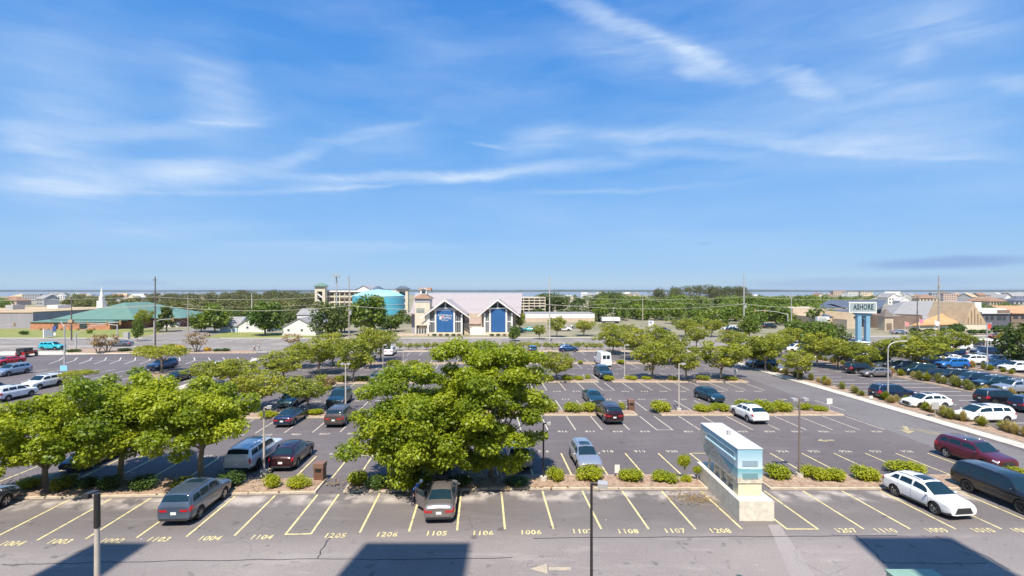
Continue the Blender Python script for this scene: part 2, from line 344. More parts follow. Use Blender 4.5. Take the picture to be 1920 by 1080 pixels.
m_plate = mat('licence_plate_white', (0.75, 0.75, 0.72), 0.5)
m_chrome = mat('chrome', (0.75, 0.75, 0.76), 0.15, 0.95)
m_cgl = mat('car_glass', (0.010, 0.028, 0.040), 0.05, spec=.45)
m_binbrown = mat('bin_brown', (0.14, 0.07, 0.045), 0.6, noise=0.1)
m_red = mat('red_paint', (0.5, 0.03, 0.02), 0.5)
m_yellow = mat('signal_yellow', (0.55, 0.36, 0.13), 0.5)
m_ltgreen = mat('pale_green_paint', (0.28, 0.42, 0.33), 0.6, noise=0.08)
LEAF = {
 'lime': mat_leaf('leaf_lime', (0.11, 0.18, 0.010), (0.44, 0.48, 0.03), 0.42),
 'limegreen': mat_leaf('leaf_lime_green', (0.08, 0.145, 0.008), (0.38, 0.43, 0.025), 0.42),
 'olive': mat_leaf('leaf_olive', (0.14, 0.18, 0.018), (0.37, 0.37, 0.04), 0.38),
 'green': mat_leaf('leaf_green', (0.055, 0.115, 0.012), (0.17, 0.22, 0.022), 0.28),
 'dark': mat_leaf('leaf_dark', (0.045, 0.085, 0.014), (0.13, 0.15, 0.025), 0.25),
 'pine': mat_leaf('leaf_pine', (0.07, 0.08, 0.025), (0.14, 0.14, 0.04), 0.2),
 'bush': mat_leaf('leaf_bush', (0.20, 0.26, 0.01), (0.42, 0.42, 0.02), 0.35),
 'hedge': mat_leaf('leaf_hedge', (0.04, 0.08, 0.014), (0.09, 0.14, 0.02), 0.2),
 'gold': mat_leaf('leaf_gold', (0.55, 0.38, 0.02), (0.7, 0.5, 0.05), 0.3),
 'far': mat_leaf('leaf_far', (0.07, 0.085, 0.02), (0.17, 0.17, 0.04), 0.2),
 'dry': mat_leaf('leaf_dry', (0.22, 0.15, 0.07), (0.33, 0.22, 0.10), 0.2),
 'straw': mat_leaf('leaf_straw', (0.42, 0.36, 0.14), (0.6, 0.48, 0.2), 0.3, tcol=(1.3, 1.2, 0.8)),
 'tuft': mat_leaf('leaf_tuft', (0.20, 0.24, 0.06), (0.42, 0.38, 0.12), 0.3, tcol=(1.3, 1.3, 0.7)),
}
def paint(name, col, metal=0.35, rough=0.28): return mat('paint_'+name, col, rough, metal, coat=1.0)
# ------------------------------------------------------------ car generator
def chaikin(P, S):
    Q = [P[0]]; T = [S[0]]
    for i in range(len(P)-1):
        Q += [P[i]*.75+P[i+1]*.25, P[i]*.25+P[i+1]*.75]; T += [S[i]*.75+S[i+1]*.25, S[i]*.25+S[i+1]*.75]
    Q.append(P[-1]); T.append(S[-1]); return Q, T
class CarShape:
    # stations: (x, belt z, top z, half width factor, top half width factor)
    def __init__(s, W, zb, st, smooth=0.07):
        s.W = W/2; s.zb = zb; st = np.array(st, float); s.x0, s.x1 = st[0, 0], st[-1, 0]
        s.xs = np.linspace(s.x0, s.x1, 161); A = np.stack([np.interp(s.xs, st[:, 0], st[:, i]) for i in range(1, 5)], 1)
        k = max(1, int(smooth/(s.xs[1]-s.xs[0]))); ker = np.hanning(2*k+3)[1:-1]; ker /= ker.sum()
        P = np.concatenate([np.repeat(A[:1], k, 0), A, np.repeat(A[-1:], k, 0)])
        B = np.stack([np.convolve(P[:, i], ker, 'valid') for i in range(4)], 1)
        s.A = B
    def ring(s, x):
        zbelt, zt, wf, wtf = [np.interp(x, s.xs, s.A[:, i]) for i in range(4)]
        w = s.W*wf; wt = s.W*wtf; e = min(x-s.x0, s.x1-x); zb = s.zb+max(0, 0.10*(1-e/0.35)) if e < 0.35 else s.zb
        zt = max(zt, zbelt+0.05)
        c = min(.07, (zt-zbelt)*.35)
        P = [(0, zb), (w*.90, zb), (w*.975, zb+.16), (w, zb+.5*(zbelt-zb)), (w*.985, zbelt-.07), (w*.945, zbelt+.01), (wt, zt-c), (wt*.82, zt-c*.15), (0, zt+.02)]
        P = [np.array(p) for p in P]; S = list(range(9))
        Q, T = chaikin(P, S); Q, T = chaikin(Q, T)
        return np.array(Q), np.array(T)
    def at(s, x, t, side=1):
        Q, T = s.ring(x); y = np.interp(t, T, Q[:, 0]); z = np.interp(t, T, Q[:, 1]); return np.array((x, side*y, z))
    def body(s, mb, nx=64):
        xs = np.concatenate([[s.x0, s.x0+.03, s.x0+.08], np.linspace(s.x0+.16, s.x1-.16, nx), [s.x1-.08, s.x1-.03, s.x1]])
        rings = []
        for x in xs:
            Q, T = s.ring(x); n = len(Q)
            rings.append([(x, q[0], q[1]) for q in Q]+[(x, -q[0], q[1]) for q in Q[-2:0:-1]])
        m = len(rings[0]); V = [v for r in rings for v in r]
        F = [(i*m+j, i*m+(j+1) % m, (i+1)*m+(j+1) % m, (i+1)*m+j) for i in range(len(xs)-1) for j in range(m)]
        mb.add(V, F, 0, True); mb.add(rings[0], [tuple(range(m))], 0); mb.add(rings[-1], [tuple(reversed(range(m)))], 0)
    def patch(s, mb, xa, xb, ta, tb, side=1, eps=0.006, nx=8, nt=8, mi=0, slant=(0, 0)):
        # slant: shift of xa and xb at tb
        xa2, xb2 = xa+slant[0], xb+slant[1]; g = []
        for i in range(nx+1):
            for j in range(nt+1):
                t = ta+(tb-ta)*j/nt; a = xa+(xa2-xa)*j/nt; b = xb+(xb2-xb)*j/nt; x = a+(b-a)*i/nx
                p = s.at(x, t, side); dx = (s.at(min(x+.02, s.x1), t, side)-s.at(max(x-.02, s.x0), t, side)); dt = (s.at(x, min(t+.05, 8), side)-s.at(x, t-.05, side))
                nrm = -np.cross(dx, dt)*side; L = np.linalg.norm(nrm); nrm = nrm/L if L > 1e-9 else np.array((0, 0, 1.))
                g.append(p+nrm*eps)
        m = nt+1; F = [(i*m+j, i*m+j+1, (i+1)*m+j+1, (i+1)*m+j) for i in range(nx) for j in range(nt)]
        if side < 0: F = [tuple(reversed(f)) for f in F]
        mb.add(g, F, mi, True)
CARS = {
 'sedan': dict(L=4.86, W=1.86, zb=.19, wr=.335, wb=(-1.38, 1.42), st=[(-2.43,.78,.84,.84,.70),(-2.36,.90,1.0,.93,.78),(-2.2,.94,1.10,.96,.80),(-1.75,.95,1.13,.99,.80),(-.75,.95,1.42,1,.63),(-.1,.95,1.45,1,.65),(.5,.94,1.41,1,.65),(1.3,.93,1.04,1,.80),(2.0,.82,.90,.98,.80),(2.32,.72,.82,.93,.78),(2.43,.62,.72,.87,.70)],
   ws=(.56, 1.26), rw=(-1.68, -.84), sides=[(-1.35, -.92, .3), (-.86, .02, 0), (.1, .98, 0)]),
 'suv': dict(L=4.86, W=1.95, zb=.25, wr=.375, wb=(-1.40, 1.43), st=[(-2.43,.96,1.06,.88,.78),(-2.38,1.10,1.24,.95,.82),(-2.30,1.13,1.42,.98,.80),(-2.06,1.13,1.74,.99,.75),(-1.2,1.12,1.80,1,.76),(.2,1.10,1.80,1,.76),(.55,1.09,1.73,1,.76),(1.25,1.08,1.22,1,.84),(2.05,.99,1.09,.98,.84),(2.33,.92,1.02,.95,.82),(2.43,.82,.92,.90,.78)],
   ws=(.55, 1.22), rw=(-2.29, -2.09), sides=[(-1.98, -1.28, .1), (-1.22, -.3, 0), (-.22, .92, 0)]),
 'crossover': dict(L=4.80, W=1.90, zb=.22, wr=.365, wb=(-1.36, 1.40), st=[(-2.4,.84,.96,.85,.72),(-2.32,1.0,1.12,.94,.78),(-2.15,1.05,1.20,.97,.78),(-1.55,1.06,1.57,1,.66),(-.7,1.04,1.66,1,.68),(.1,1.02,1.65,1,.68),(.5,1.0,1.58,1,.68),(1.3,.99,1.11,1,.84),(2.0,.92,1.01,.99,.82),(2.28,.82,.91,.94,.78),(2.4,.72,.82,.88,.72)],
   ws=(.50, 1.26), rw=(-2.10, -1.62), sides=[(-1.75, -1.12, .25), (-1.05, -.18, 0), (-.1, .98, 0)]),
 'big': dict(L=5.7, W=2.06, zb=.36, wr=.41, wb=(-1.62, 1.70), st=[(-2.85,1.0,1.12,.90,.80),(-2.80,1.18,1.36,.96,.82),(-2.72,1.2,1.55,.98,.80),(-2.5,1.2,1.86,1,.76),(-1.5,1.2,1.93,1,.78),(.4,1.18,1.92,1,.78),(.85,1.18,1.84,1,.78),(1.5,1.17,1.30,1,.86),(2.4,1.12,1.23,.99,.88),(2.74,1.05,1.16,.97,.88),(2.85,.95,1.06,.94,.84)],
   ws=(.85, 1.47), rw=(-2.70, -2.53), sides=[(-2.42, -1.45, .05), (-1.36, -.45, 0), (-.36, 1.10, 0)]),
 'minivan': dict(L=5.15, W=1.99, zb=.20, wr=.355, wb=(-1.50, 1.52), st=[(-2.58,.92,1.04,.88,.76),(-2.5,1.06,1.30,.96,.78),(-2.36,1.06,1.5,.98,.72),(-2.1,1.06,1.69,1,.70),(-1.0,1.04,1.75,1,.72),(.4,1.0,1.72,1,.72),(.9,.99,1.60,1,.72),(1.75,.96,1.08,.99,.82),(2.3,.84,.93,.94,.78),(2.5,.68,.78,.88,.70),(2.58,.56,.66,.80,.62)],
   ws=(.85, 1.70), rw=(-2.38, -2.13), sides=[(-2.05, -1.28, .1), (-1.2, -.2, 0), (-.1, 1.25, 0)]),
 'wagon': dict(L=4.7, W=1.82, zb=.22, wr=.345, wb=(-1.32, 1.36), st=[(-2.35,.82,.94,.86,.72),(-2.28,.98,1.12,.94,.76),(-2.18,1.0,1.24,.97,.74),(-1.85,1.0,1.50,.99,.66),(-1.0,.99,1.57,1,.67),(.1,.97,1.55,1,.67),(.45,.96,1.49,1,.67),(1.2,.95,1.07,1,.80),(1.95,.86,.94,.98,.80),(2.23,.76,.85,.93,.78),(2.35,.66,.76,.87,.70)],
   ws=(.46, 1.16), rw=(-2.16, -1.90), sides=[(-1.8, -1.2, .1), (-1.12, -.25, 0), (-.17, .88, 0)]),
 'van': dict(L=5.9, W=2.05, zb=.26, wr=.36, wb=(-1.85, 1.85), st=[(-2.95,1.15,2.30,.94,.80),(-2.90,1.2,2.5,.98,.84),(-2.6,1.2,2.56,1,.84),(.8,1.2,2.56,1,.84),(1.3,1.2,2.38,1,.80),(2.1,1.15,1.32,.99,.84),(2.7,1.0,1.12,.95,.82),(2.87,.82,.95,.90,.78),(2.95,.7,.8,.84,.7)],
   ws=(1.32, 2.05), rw=None, sides=[(.72, 1.75, 0)]),
 'pickup': dict(L=5.8, W=2.02, zb=.38, wr=.40, wb=(-1.80, 1.85), st=[(-2.9,1.08,1.18,.92,.84),(-2.84,1.16,1.24,.97,.90),(-1.1,1.16,1.24,1,.90),(-1.0,1.17,1.36,1,.84),(-.85,1.17,1.82,1,.78),(-.4,1.17,1.90,1,.78),(.5,1.16,1.88,1,.78),(.85,1.16,1.80,1,.78),(1.5,1.15,1.28,1,.86),(2.45,1.06,1.17,.99,.86),(2.8,.92,1.04,.95,.84),(2.9,.80,.92,.90,.76)],
   ws=(.86, 1.47), rw=(-.97, -.87), sides=[(-.72, .08, 0), (.16, 1.12, 0)]),
 'hatch': dict(L=4.35, W=1.80, zb=.20, wr=.33, wb=(-1.28, 1.30), st=[(-2.17,.82,.92,.86,.72),(-2.1,.96,1.10,.94,.76),(-2.0,.98,1.2,.97,.74),(-1.55,.98,1.46,1,.64),(-.8,.97,1.54,1,.66),(.05,.95,1.53,1,.66),(.4,.94,1.46,1,.66),(1.15,.93,1.04,1,.80),(1.8,.84,.92,.97,.78),(2.08,.68,.78,.91,.72),(2.17,.58,.66,.82,.62)],
   ws=(.4, 1.1), rw=(-1.97, -1.60), sides=[(-1.5, -1.0, .2), (-.93, -.1, 0), (-.02, .85, 0)]),
}
def wheel_meshes(r, dark=False):
    mb = MB(); w = .22
    mb.lathe([(r*.60, -w/2), (r*.92, -w/2), (r, -w/2+.03), (r, w/2-.03), (r*.92, w/2), (r*.66, w/2), (r*.62, w/2-.05), (0.001, w/2-.07)], 20, 0, 'Y')
    ty = mb.mesh('tyre', [m_rubber])
    mb = MB(); y = w/2-.02
    mb.lathe([(r*.60, y-.03), (r*.67, y+.012), (r*.70, y)], 20, 0, 'Y')
    for k in range(5):
        a = 2*math.pi*k/5
        for da in (-.17, .17):
            c, s_ = math.cos(a+da), math.sin(a+da); px, pz = -math.sin(a)*.022, math.cos(a)*.022
            c0, s0 = math.cos(a)*.05, math.sin(a)*.05
            vs = [(c0-px, y-.01, s0-pz), (c0+px, y-.01, s0+pz), (c*r*.64+px, y-.02, s_*r*.64+pz), (c*r*.64-px, y-.02, s_*r*.64-pz)]
            vs2 = [(a_, b_+.02, c_) for a_, b_, c_ in vs]
            mb.add(vs+vs2, [(4, 5, 6, 7), (7, 6, 5, 4), (0, 1, 5, 4), (2, 3, 7, 6), (1, 2, 6, 5), (3, 0, 4, 7)], 0)
    mb.lathe([(0.001, y+.015), (.05, y+.01), (.06, y-.02)], 10, 0, 'Y')
    rm = mb.mesh('rim', [m_rimdk if dark else m_rim])
    return ty, rm
TEMPL = {}
def clad_seams(cs, s, m, kind):
    r = s['wr']; x0, x1 = cs.x0, cs.x1
    for (sa, sb, _) in s['sides'][-2:]:
        for sd in (1, -1): cs.patch(m, sa-.045, sa-.033, 1.7, 5.1, sd, .004, 1, 10)
    sb = s['sides'][-1][1]
    for sd in (1, -1): cs.patch(m, sb+.02, sb+.032, 1.7, 4.9, sd, .004, 1, 10); cs.patch(m, s['ws'][1]+.06, s['ws'][1]+.075, 5.6, 8, sd, .004, 1, 8)
    if kind == 'sedan': return
    lo = (s['wb'][0]+r+.12, s['wb'][1]-r-.12)
    for sd in (1, -1):
        cs.patch(m, lo[0], lo[1], 1.0, 2.0, sd, .006, 6, 3, 1); cs.patch(m, x0+.03, s['wb'][0]-r-.1, 1.2, 2.1, sd, .006, 6, 3, 1); cs.patch(m, s['wb'][1]+r+.1, x1-.03, 1.2, 2.0, sd, .006, 6, 3, 1)
def car_template(kind):
    if kind in TEMPL: return TEMPL[kind]
    s = CARS[kind]; cs = CarShape(s['W'], s['zb'], s['st']); W2 = s['W']/2; x0, x1 = cs.x0, cs.x1; r = s['wr']; P = []
    mb = MB(); cs.body(mb); me = mb.mesh('body', [m_trim]*1)
    ob = bpy.data.objects.new('tmpbody', me); COL.objects.link(ob); cut = []
    for xw in s['wb']:
        for sd in (1, -1):
            c = MB(); c.cyl((xw, sd*(W2-.34), r), (xw, sd*(W2+.2), r), r+.075, n=28); cm = c.mesh('cut', [m_trim])
            bm = bmesh.new(); bm.from_mesh(cm); bmesh.ops.remove_doubles(bm, verts=bm.verts, dist=1e-5); bmesh.ops.recalc_face_normals(bm, faces=bm.faces); bm.to_mesh(cm); bm.free()
            co = bpy.data.objects.new('tmpcut', cm); COL.objects.link(co); cut.append(co)
            md = ob.modifiers.new('b', 'BOOLEAN'); md.operation = 'DIFFERENCE'; md.object = co; md.solver = 'EXACT'
    bm = bmesh.new(); bm.from_mesh(me); bmesh.ops.remove_doubles(bm, verts=bm.verts, dist=1e-5); bmesh.ops.recalc_face_normals(bm, faces=bm.faces); bm.to_mesh(me); bm.free()
    bpy.context.view_layer.update(); dg = bpy.context.evaluated_depsgraph_get()
    nm = bpy.data.meshes.new_from_object(ob.evaluated_get(dg)); nm.name = 'body'
    for c in cut: bpy.data.objects.remove(c)
    bpy.data.objects.remove(ob)
    nm.materials.clear(); nm.materials.append(m_trim); nm.materials.append(m_black)
    for p in nm.polygons:
        c = p.center; mi = 0
        for xw in s['wb']:
            d = math.hypot(c.x-xw, c.z-r)
            if d < r+.07 and abs(c.y) < W2*1.01 and abs(c.y) > W2-.4: mi = 1
            n = p.normal
            if abs(d-(r+.075)) < .02 and abs(c.y) > W2-.36 and n.x*(c.x-xw)+n.z*(c.z-r) < -.3*d: mi = 1
        if c.z < cs.zb+.02 and p.normal.z < -.5: mi = 1
        p.material_index = mi
    pre = MB(); clad_seams(cs, s, pre, kind); bm = bmesh.new(); bm.from_mesh(nm)
    for f, mi_ in zip(pre.f, pre.m):
        fc = bm.faces.new([bm.verts.new(pre.v[i]) for i in f]); fc.material_index = 1+mi_
    bm.to_mesh(nm); bm.free(); nm.materials.append(m_trim)
    P.append(('body', nm, (0, 0, 0), 0, 'paint', None))
    def pt(name, mats, fn, key=None, par=None):
        mb = MB(); fn(mb); me_ = mb.mesh(name, mats if isinstance(mats, list) else [mats])
        bm = bmesh.new(); bm.from_mesh(me_); bmesh.ops.remove_doubles(bm, verts=bm.verts, dist=2e-3 if 'wind' in name or name == 'sunroof' else 1e-5); bm.to_mesh(me_); bm.free()
        P.append((name, me_, (0, 0, 0), 0, key, par))
    a, b = s['ws']
    pt('windshield', m_cgl, lambda m: [cs.patch(m, a, b, 6.28, 8, sd, .008, 8, 6, slant=(-.03, .05)) for sd in (1, -1)])
    if s['rw']:
        a2, b2 = s['rw']; pt('rear_window', m_cgl, lambda m: [cs.patch(m, a2, b2, 6.3, 8, sd, .008, 6, 6, slant=(-.03, 0)) for sd in (1, -1)])
    else:
        def rd(m):
            for sd in (1, -1): m.box(x0-.008, x0+.01, min(sd*.06, sd*.62), max(sd*.06, sd*.62), 1.45, 2.1)
        pt('rear_window', m_cgl, rd)
    for (sa, sb, sl_) in s['sides']:
        for sd in (1, -1): pt('side_window', m_cgl, lambda m: cs.patch(m, sa, sb, 5.22, 5.86, sd, .008, 8, 4, slant=(sl_+.04, -.04 if sb < .5 else -.42*(sb-s['ws'][0]+.1))))
    bt0_ = float(np.interp(x0, cs.xs, cs.A[:, 0]))-.12
    for sd in (1, -1):
        pt('headlight', m_hl, lambda m: cs.patch(m, x1-.42, x1-.015, 3.75, 4.55, sd, .008, 8, 4, slant=(.05, -.01)))
        if kind in ('suv', 'sedan'): pt('taillight', m_tl, lambda m: (cs.patch(m, x0+.01, x0+.42, 3.5, 4.9, sd, .008, 8, 4, slant=(0, -.16)), m.box(x0-.012, x0+.02, min(sd*.36, sd*.78), max(sd*.36, sd*.78), bt0_-.02, bt0_+.10)))
        elif kind in ('van', 'big', 'pickup'): pt('taillight', m_tl, lambda m: cs.patch(m, x0+.005, x0+.11, 3.2, 5.6, sd, .008, 4, 6))
        else: pt('taillight', m_tl, lambda m: cs.patch(m, x0+.01, x0+.30, 3.7, 5.1, sd, .008, 8, 4, slant=(0, -.1)))
    zf0 = float(cs.ring(x1)[0][0, 1]); bt = float(np.interp(x1, cs.xs, cs.A[:, 0])); wN = cs.W*float(np.interp(x1, cs.xs, cs.A[:, 2]))
    def grille(m):
        w1, w2 = wN*.50, wN*.72; z0, z1 = zf0+.08, bt+.02; xx = x1+.004
        m.add([(xx, -w2, z0), (xx, w2, z0), (xx+.008, w1, z1), (xx+.008, -w1, z1), (xx-.06, -w2, z0), (xx-.06, w2, z0), (xx-.06, w1, z1), (xx-.06, -w1, z1)], [(0, 1, 2, 3), (5, 4, 7, 6), (1, 0, 4, 5), (3, 2, 6, 7), (0, 3, 7, 4), (2, 1, 5, 6)])
    pt('grille', m_trim, grille)
    bt0 = float(np.interp(x0, cs.xs, cs.A[:, 0])); zr0 = float(cs.ring(x0)[0][0, 1])
    pt('licence_plate', m_plate, lambda m: m.box(x0-.015, x0+.02, -.155, .155, (bt0+zr0)/2+.02, (bt0+zr0)/2+.17))
    pt('rear_bumper', m_trim, lambda m: m.box(x0-.03, x0+.06, -wN*.88, wN*.88, zr0+.005, zr0+.13))
    if kind in ('suv', 'crossover', 'big', 'minivan', 'wagon'):
        for sd in (1, -1): pt('roof_rail', m_chrome if kind in ('suv', 'wagon') else m_trim, lambda m: m.tube([cs.at(x, 6.55, sd)+np.array((0, 0, .035)) for x in np.linspace(s['rw'][1]+.25, s['ws'][0]-.25, 7)], .016, 5))
        pt('sunroof', m_cgl, lambda m: [cs.patch(m, s['ws'][0]-1.0, s['ws'][0]-.22, 7.15, 8, sd, .007, 3, 3) for sd in (1, -1)])
    for sd in (1, -1):
        def mir(m):
            p = cs.at(s['ws'][1]-.28, 5.1, sd); c = p+np.array((0, sd*.13, .06)); n = 10; vs = []; 
            for k in range(5):
                ph = math.pi*(k/4)-math.pi/2
                for i in range(n):
                    aa = 2*math.pi*i/n; vs.append((c[0]+.075*math.cos(ph)*math.cos(aa), c[1]+.115*math.sin(ph), c[2]+.075*math.cos(ph)*math.sin(aa)))
            m.add(vs, [(k*n+i, k*n+(i+1) % n, (k+1)*n+(i+1) % n, (k+1)*n+i) for k in range(4) for i in range(n)], 0, True)
        pt('wing_mirror', m_trim, mir, 'paint')
    ty, rm = wheel_meshes(r, kind == 'big')
    for xw in s['wb']:
        for sd in (1, -1):
            P.append(('wheel', ty, (xw, sd*(W2-.125), r), 0 if sd > 0 else math.pi, None, None)); P.append(('rim', rm, (0, 0, 0), 0, None, 'wheel'))
    TEMPL[kind] = P; return P
def car(kind, name, pnt, loc, heading, label, cat='car', group=None, detail=2, roofmat=None):
    P = car_template(kind); root = empty(name, (loc[0], loc[1], 0.014), R_(heading)); tag(root, label, cat, group); last = None
    for nm, me, l, rz, key, par in P:
        if detail < 2 and nm in ('door_seam', 'rear_bumper', 'sunroof', 'lower_cladding'): continue
        if detail < 1 and nm in ('licence_plate', 'wing_mirror', 'rim', 'roof_rail', 'grille'): continue
        o = bpy.data.objects.new(nm, me); COL.objects.link(o); o.location = l; o.rotation_euler = (0, 0, rz)
        o.parent = last if par else root
        if nm == 'wheel': last = o
        if key == 'paint':
            o.material_slots[0].link = 'OBJECT'; o.material_slots[0].material = pnt
    return root
# ------------------------------------------------------------ vegetation
def np_mesh(name, V, F, mats, mi=None, tint=None, smooth=False):
    me = bpy.data.meshes.new(name); nv, nf = len(V), len(F); k = F.shape[1]
    me.vertices.add(nv); me.vertices.foreach_set('co', V.astype(np.float32).ravel())
    me.loops.add(nf*k); me.loops.foreach_set('vertex_index', F.astype(np.int32).ravel())
    me.polygons.add(nf); me.polygons.foreach_set('loop_start', np.arange(0, nf*k, k, dtype=np.int32))
    for m in mats: me.materials.append(m)
    me.update(calc_edges=True)
    if tint is not None:
        a = me.attributes.new('tint', 'FLOAT', 'POINT'); a.data.foreach_set('value', tint.astype(np.float32))
    return me
def leaves(rng, C, Rc, n, size, tints, flat=0.75, up=0.6, shell=0.55):
    """n leaf quads spread through ellipsoid clusters centred at C with radii Rc"""
    k = len(C); w = (Rc**2); w = w/w.sum(); idx = rng.choice(k, n, p=w)
    d = rng.normal(size=(n, 3)); d /= np.linalg.norm(d, axis=1)[:, None]
    rad = Rc[idx]*(shell+(1-shell)*rng.random(n)**.6)*(1+.18*rng.normal(size=n).clip(-1, 1.6))
    p = C[idx]+d*rad[:, None]*np.array((1, 1, flat))
    nrm = d*.6+rng.normal(size=(n, 3))*.55+np.array((0, 0, up)); nrm /= np.linalg.norm(nrm, axis=1)[:, None]
    t = np.cross(nrm, rng.normal(size=(n, 3))); t /= np.linalg.norm(t, axis=1)[:, None]; b = np.cross(nrm, t)
    s = size*(.6+.8*rng.random(n))[:, None]
    V = np.stack([p-t*s*.55, p-b*s*.36+nrm*s*.08, p+t*s*.55, p+b*s*.36+nrm*s*.08], 1).reshape(-1, 3)
    F = np.arange(4*n).reshape(n, 4); ti = (tints[idx]+rng.normal(size=n)*.24).clip(0, 1)
    return V, F, np.repeat(ti, 4)
def tree_parts(seed, H, R, base, n, size, leaf='lime', ncl=26, clr=.34, flatc=.75, trunk_r=None, lean=0.0, shape='round', stems=1, up=.6, ragged=0.0, ly=0.0):
    rng = np.random.default_rng(seed); hc = (H+base)/2; hz = (H-base)/2; C = []; Rr = []
    for i in range(ncl):
        a = 2.399*i+rng.random()*.6; f = (i+.5)/ncl; zz = 1-2*f; rr = math.sqrt(max(0, 1-zz*zz))
        if shape == 'umbrella': zz = zz*.5+.25; rr = (.35+.65*math.sqrt(f if f < 1 else 1))*(.8+.3*rng.random())
        elif shape == 'cone': zz = 1-2*f; rr = .15+.85*f
        elif shape == 'vase': rr = rr*(.75+.35*(zz+1)/2)
        k = .62+.30*rng.random()
        if ragged: k = .34+.60*rng.random()**.75+ragged*max(0, rng.normal()-.3)*.10
        C.append((math.cos(a)*rr*R*k+lean*.5, math.sin(a)*rr*R*k, hc+zz*hz*k*1.02)); Rr.append(R*clr*(.65+.7*rng.random()))
    C = np.array(C)+np.array((0, ly, 0)); Rr = np.array(Rr)
    V, F, T = leaves(rng, C, Rr, n, size, rng.random(ncl)*.8+.1, flatc, up)
    V[:, 2] = np.maximum(V[:, 2], .15)
    crown = np_mesh('crown', V, F, [LEAF[leaf]], tint=T)
    mb = MB(); tr = trunk_r or max(.06, H*.022); top = base+(H-base)*.35
    for st_ in range(stems):
        aa = 2*math.pi*st_/stems; off = 0 if stems == 1 else .12*H
        pts = [Vector((math.cos(aa)*off*.25, math.sin(aa)*off*.25, -.05)), Vector((math.cos(aa)*off*.8+rng.normal()*.03*H*.4, math.sin(aa)*off*.8+rng.normal()*.03*H*.4, base*.55)), Vector((math.cos(aa)*off*1.4+lean*.3, math.sin(aa)*off*1.4, base+.02*H)), Vector((math.cos(aa)*off*1.8+lean*.5, math.sin(aa)*off*1.8, top))]
        rs = [tr*1.25, tr, tr*.82, tr*.45]
        for a_, b_, r0, r1 in zip(pts[:-1], pts[1:], rs[:-1], rs[1:]): mb.cyl(a_, b_, r0, r1, 8)
    for i in range(0, ncl, max(1, ncl//14)):
        c = Vector(C[i]); s0 = Vector((lean*.35, 0, base*.85+(top-base)*rng.random()*.7)); mid = s0.lerp(c, .5)+Vector((0, 0, -.05*R))
        mb.cyl(s0, mid, tr*.42, tr*.28, 5, caps=False); mb.cyl(mid, c, tr*.28, tr*.08, 5, caps=False)
    return mb.mesh('trunk', [m_bark]), crown
TP = {}
def tree_proto(key, *a, **k):
    if key not in TP: TP[key] = tree_parts(*a, **k)
    return TP[key]
def place_tree(name, parts, loc, sc, rz, label, cat='tree', group=None, kind=None):
    if not isinstance(sc, (tuple, list)): sc = (sc, sc, sc)
    r = empty(name, loc, rz); r.scale = sc; tag(r, label, cat, group, kind)
    link_mesh('trunk', parts[0], r); link_mesh('crown', parts[1], r); return r
def bush_mesh(seed, n, size, leaf, asp=(1, 1, 1), ncl=12, dome=True, up=.7):
    rng = np.random.default_rng(seed); C = []; Rr = []
    for i in range(ncl):
        a = rng.random()*6.283; r = math.sqrt(rng.random())*.62; C.append((math.cos(a)*r, math.sin(a)*r, .42+.28*rng.random()*(1-r))); Rr.append(.36+.1*rng.random())
    V, F, T = leaves(rng, np.array(C), np.array(Rr), n, size, rng.random(ncl)*.7+.1, .85, up, .5)
    V[:, 2] = np.abs(V[:, 2])
    return np_mesh('bush', V, F, [LEAF[leaf]], tint=T)
def tuft_mesh(seed, n, leaf, spread=.8):
    rng = np.random.default_rng(seed); a = rng.random(n)*6.283; r0 = rng.random(n)*.16; d = rng.random(n)**.8*spread; h = (1.15-.75*(d/spread)**1.6)*(.7+.45*rng.random(n))
    c, s = np.cos(a), np.sin(a); w = .012+.016*rng.random(n)
    b = np.stack([c*r0, s*r0, np.zeros(n)], 1); m = np.stack([c*(r0+d*.28), s*(r0+d*.28), h*.7], 1); t = np.stack([c*(r0+d*.85), s*(r0+d*.85), h*.95], 1)
    p = np.stack([-s*w, c*w, np.zeros(n)], 1)
    V = np.stack([b-p, b+p, m+p, m-p, t+p*.6, t-p*.6], 1).reshape(-1, 3); i0 = np.arange(n)*6
    F = np.concatenate([np.stack([i0, i0+1, i0+2, i0+3], 1), np.stack([i0+3, i0+2, i0+4, i0+5], 1)])
    return np_mesh('tuft', V, F, [LEAF[leaf]], tint=np.repeat(rng.random(n), 6))
# ------------------------------------------------------------ ground, lots, roads
def sheet(name, polys, z, m, label=None):
    mb = MB()
    for p in polys: mb.poly3([(x, y, z) for x, y in p])
    o = mb.build(name, m); o['kind'] = 'structure'
    return o
def rect(x0, x1, y0, y1): return [(x0, y0), (x1, y0), (x1, y1), (x0, y1)]
mb = MB(); E = 16000
mb.add([(-E, -E, 0), (E, -E, 0), (E, E, 0), (-E, E, 0)], [(0, 1, 2, 3)]); mb.build('ground', m_land)['kind'] = 'structure'
sheet('parking_lot', [rect(-112, 150, -30, 111.6)], .004, m_lot)
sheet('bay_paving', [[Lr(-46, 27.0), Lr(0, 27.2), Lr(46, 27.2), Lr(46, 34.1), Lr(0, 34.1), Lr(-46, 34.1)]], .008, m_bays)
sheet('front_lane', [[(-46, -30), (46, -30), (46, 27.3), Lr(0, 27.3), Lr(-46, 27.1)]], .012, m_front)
sheet('driveway', [rect(36.2, 42.6, 34.5, 112)], .0065, mat_asphalt('drive_asphalt', (0.14, 0.126, 0.125), (0.17, 0.155, 0.15), (0.25, 0.23, 0.21), 0.4, 0.4))
sheet('highway', [[(-420, 111.6), (420, 111.6), (420, 160), (150, 150), (-20, 142), (-420, 142)]], .004, m_hwy)
sheet('sandy_verge', [[(-420, 142.2), (-20, 142.2), (150, 150.2), (420, 160.2), (420, 260), (-420, 260)]], .004, m_sand)
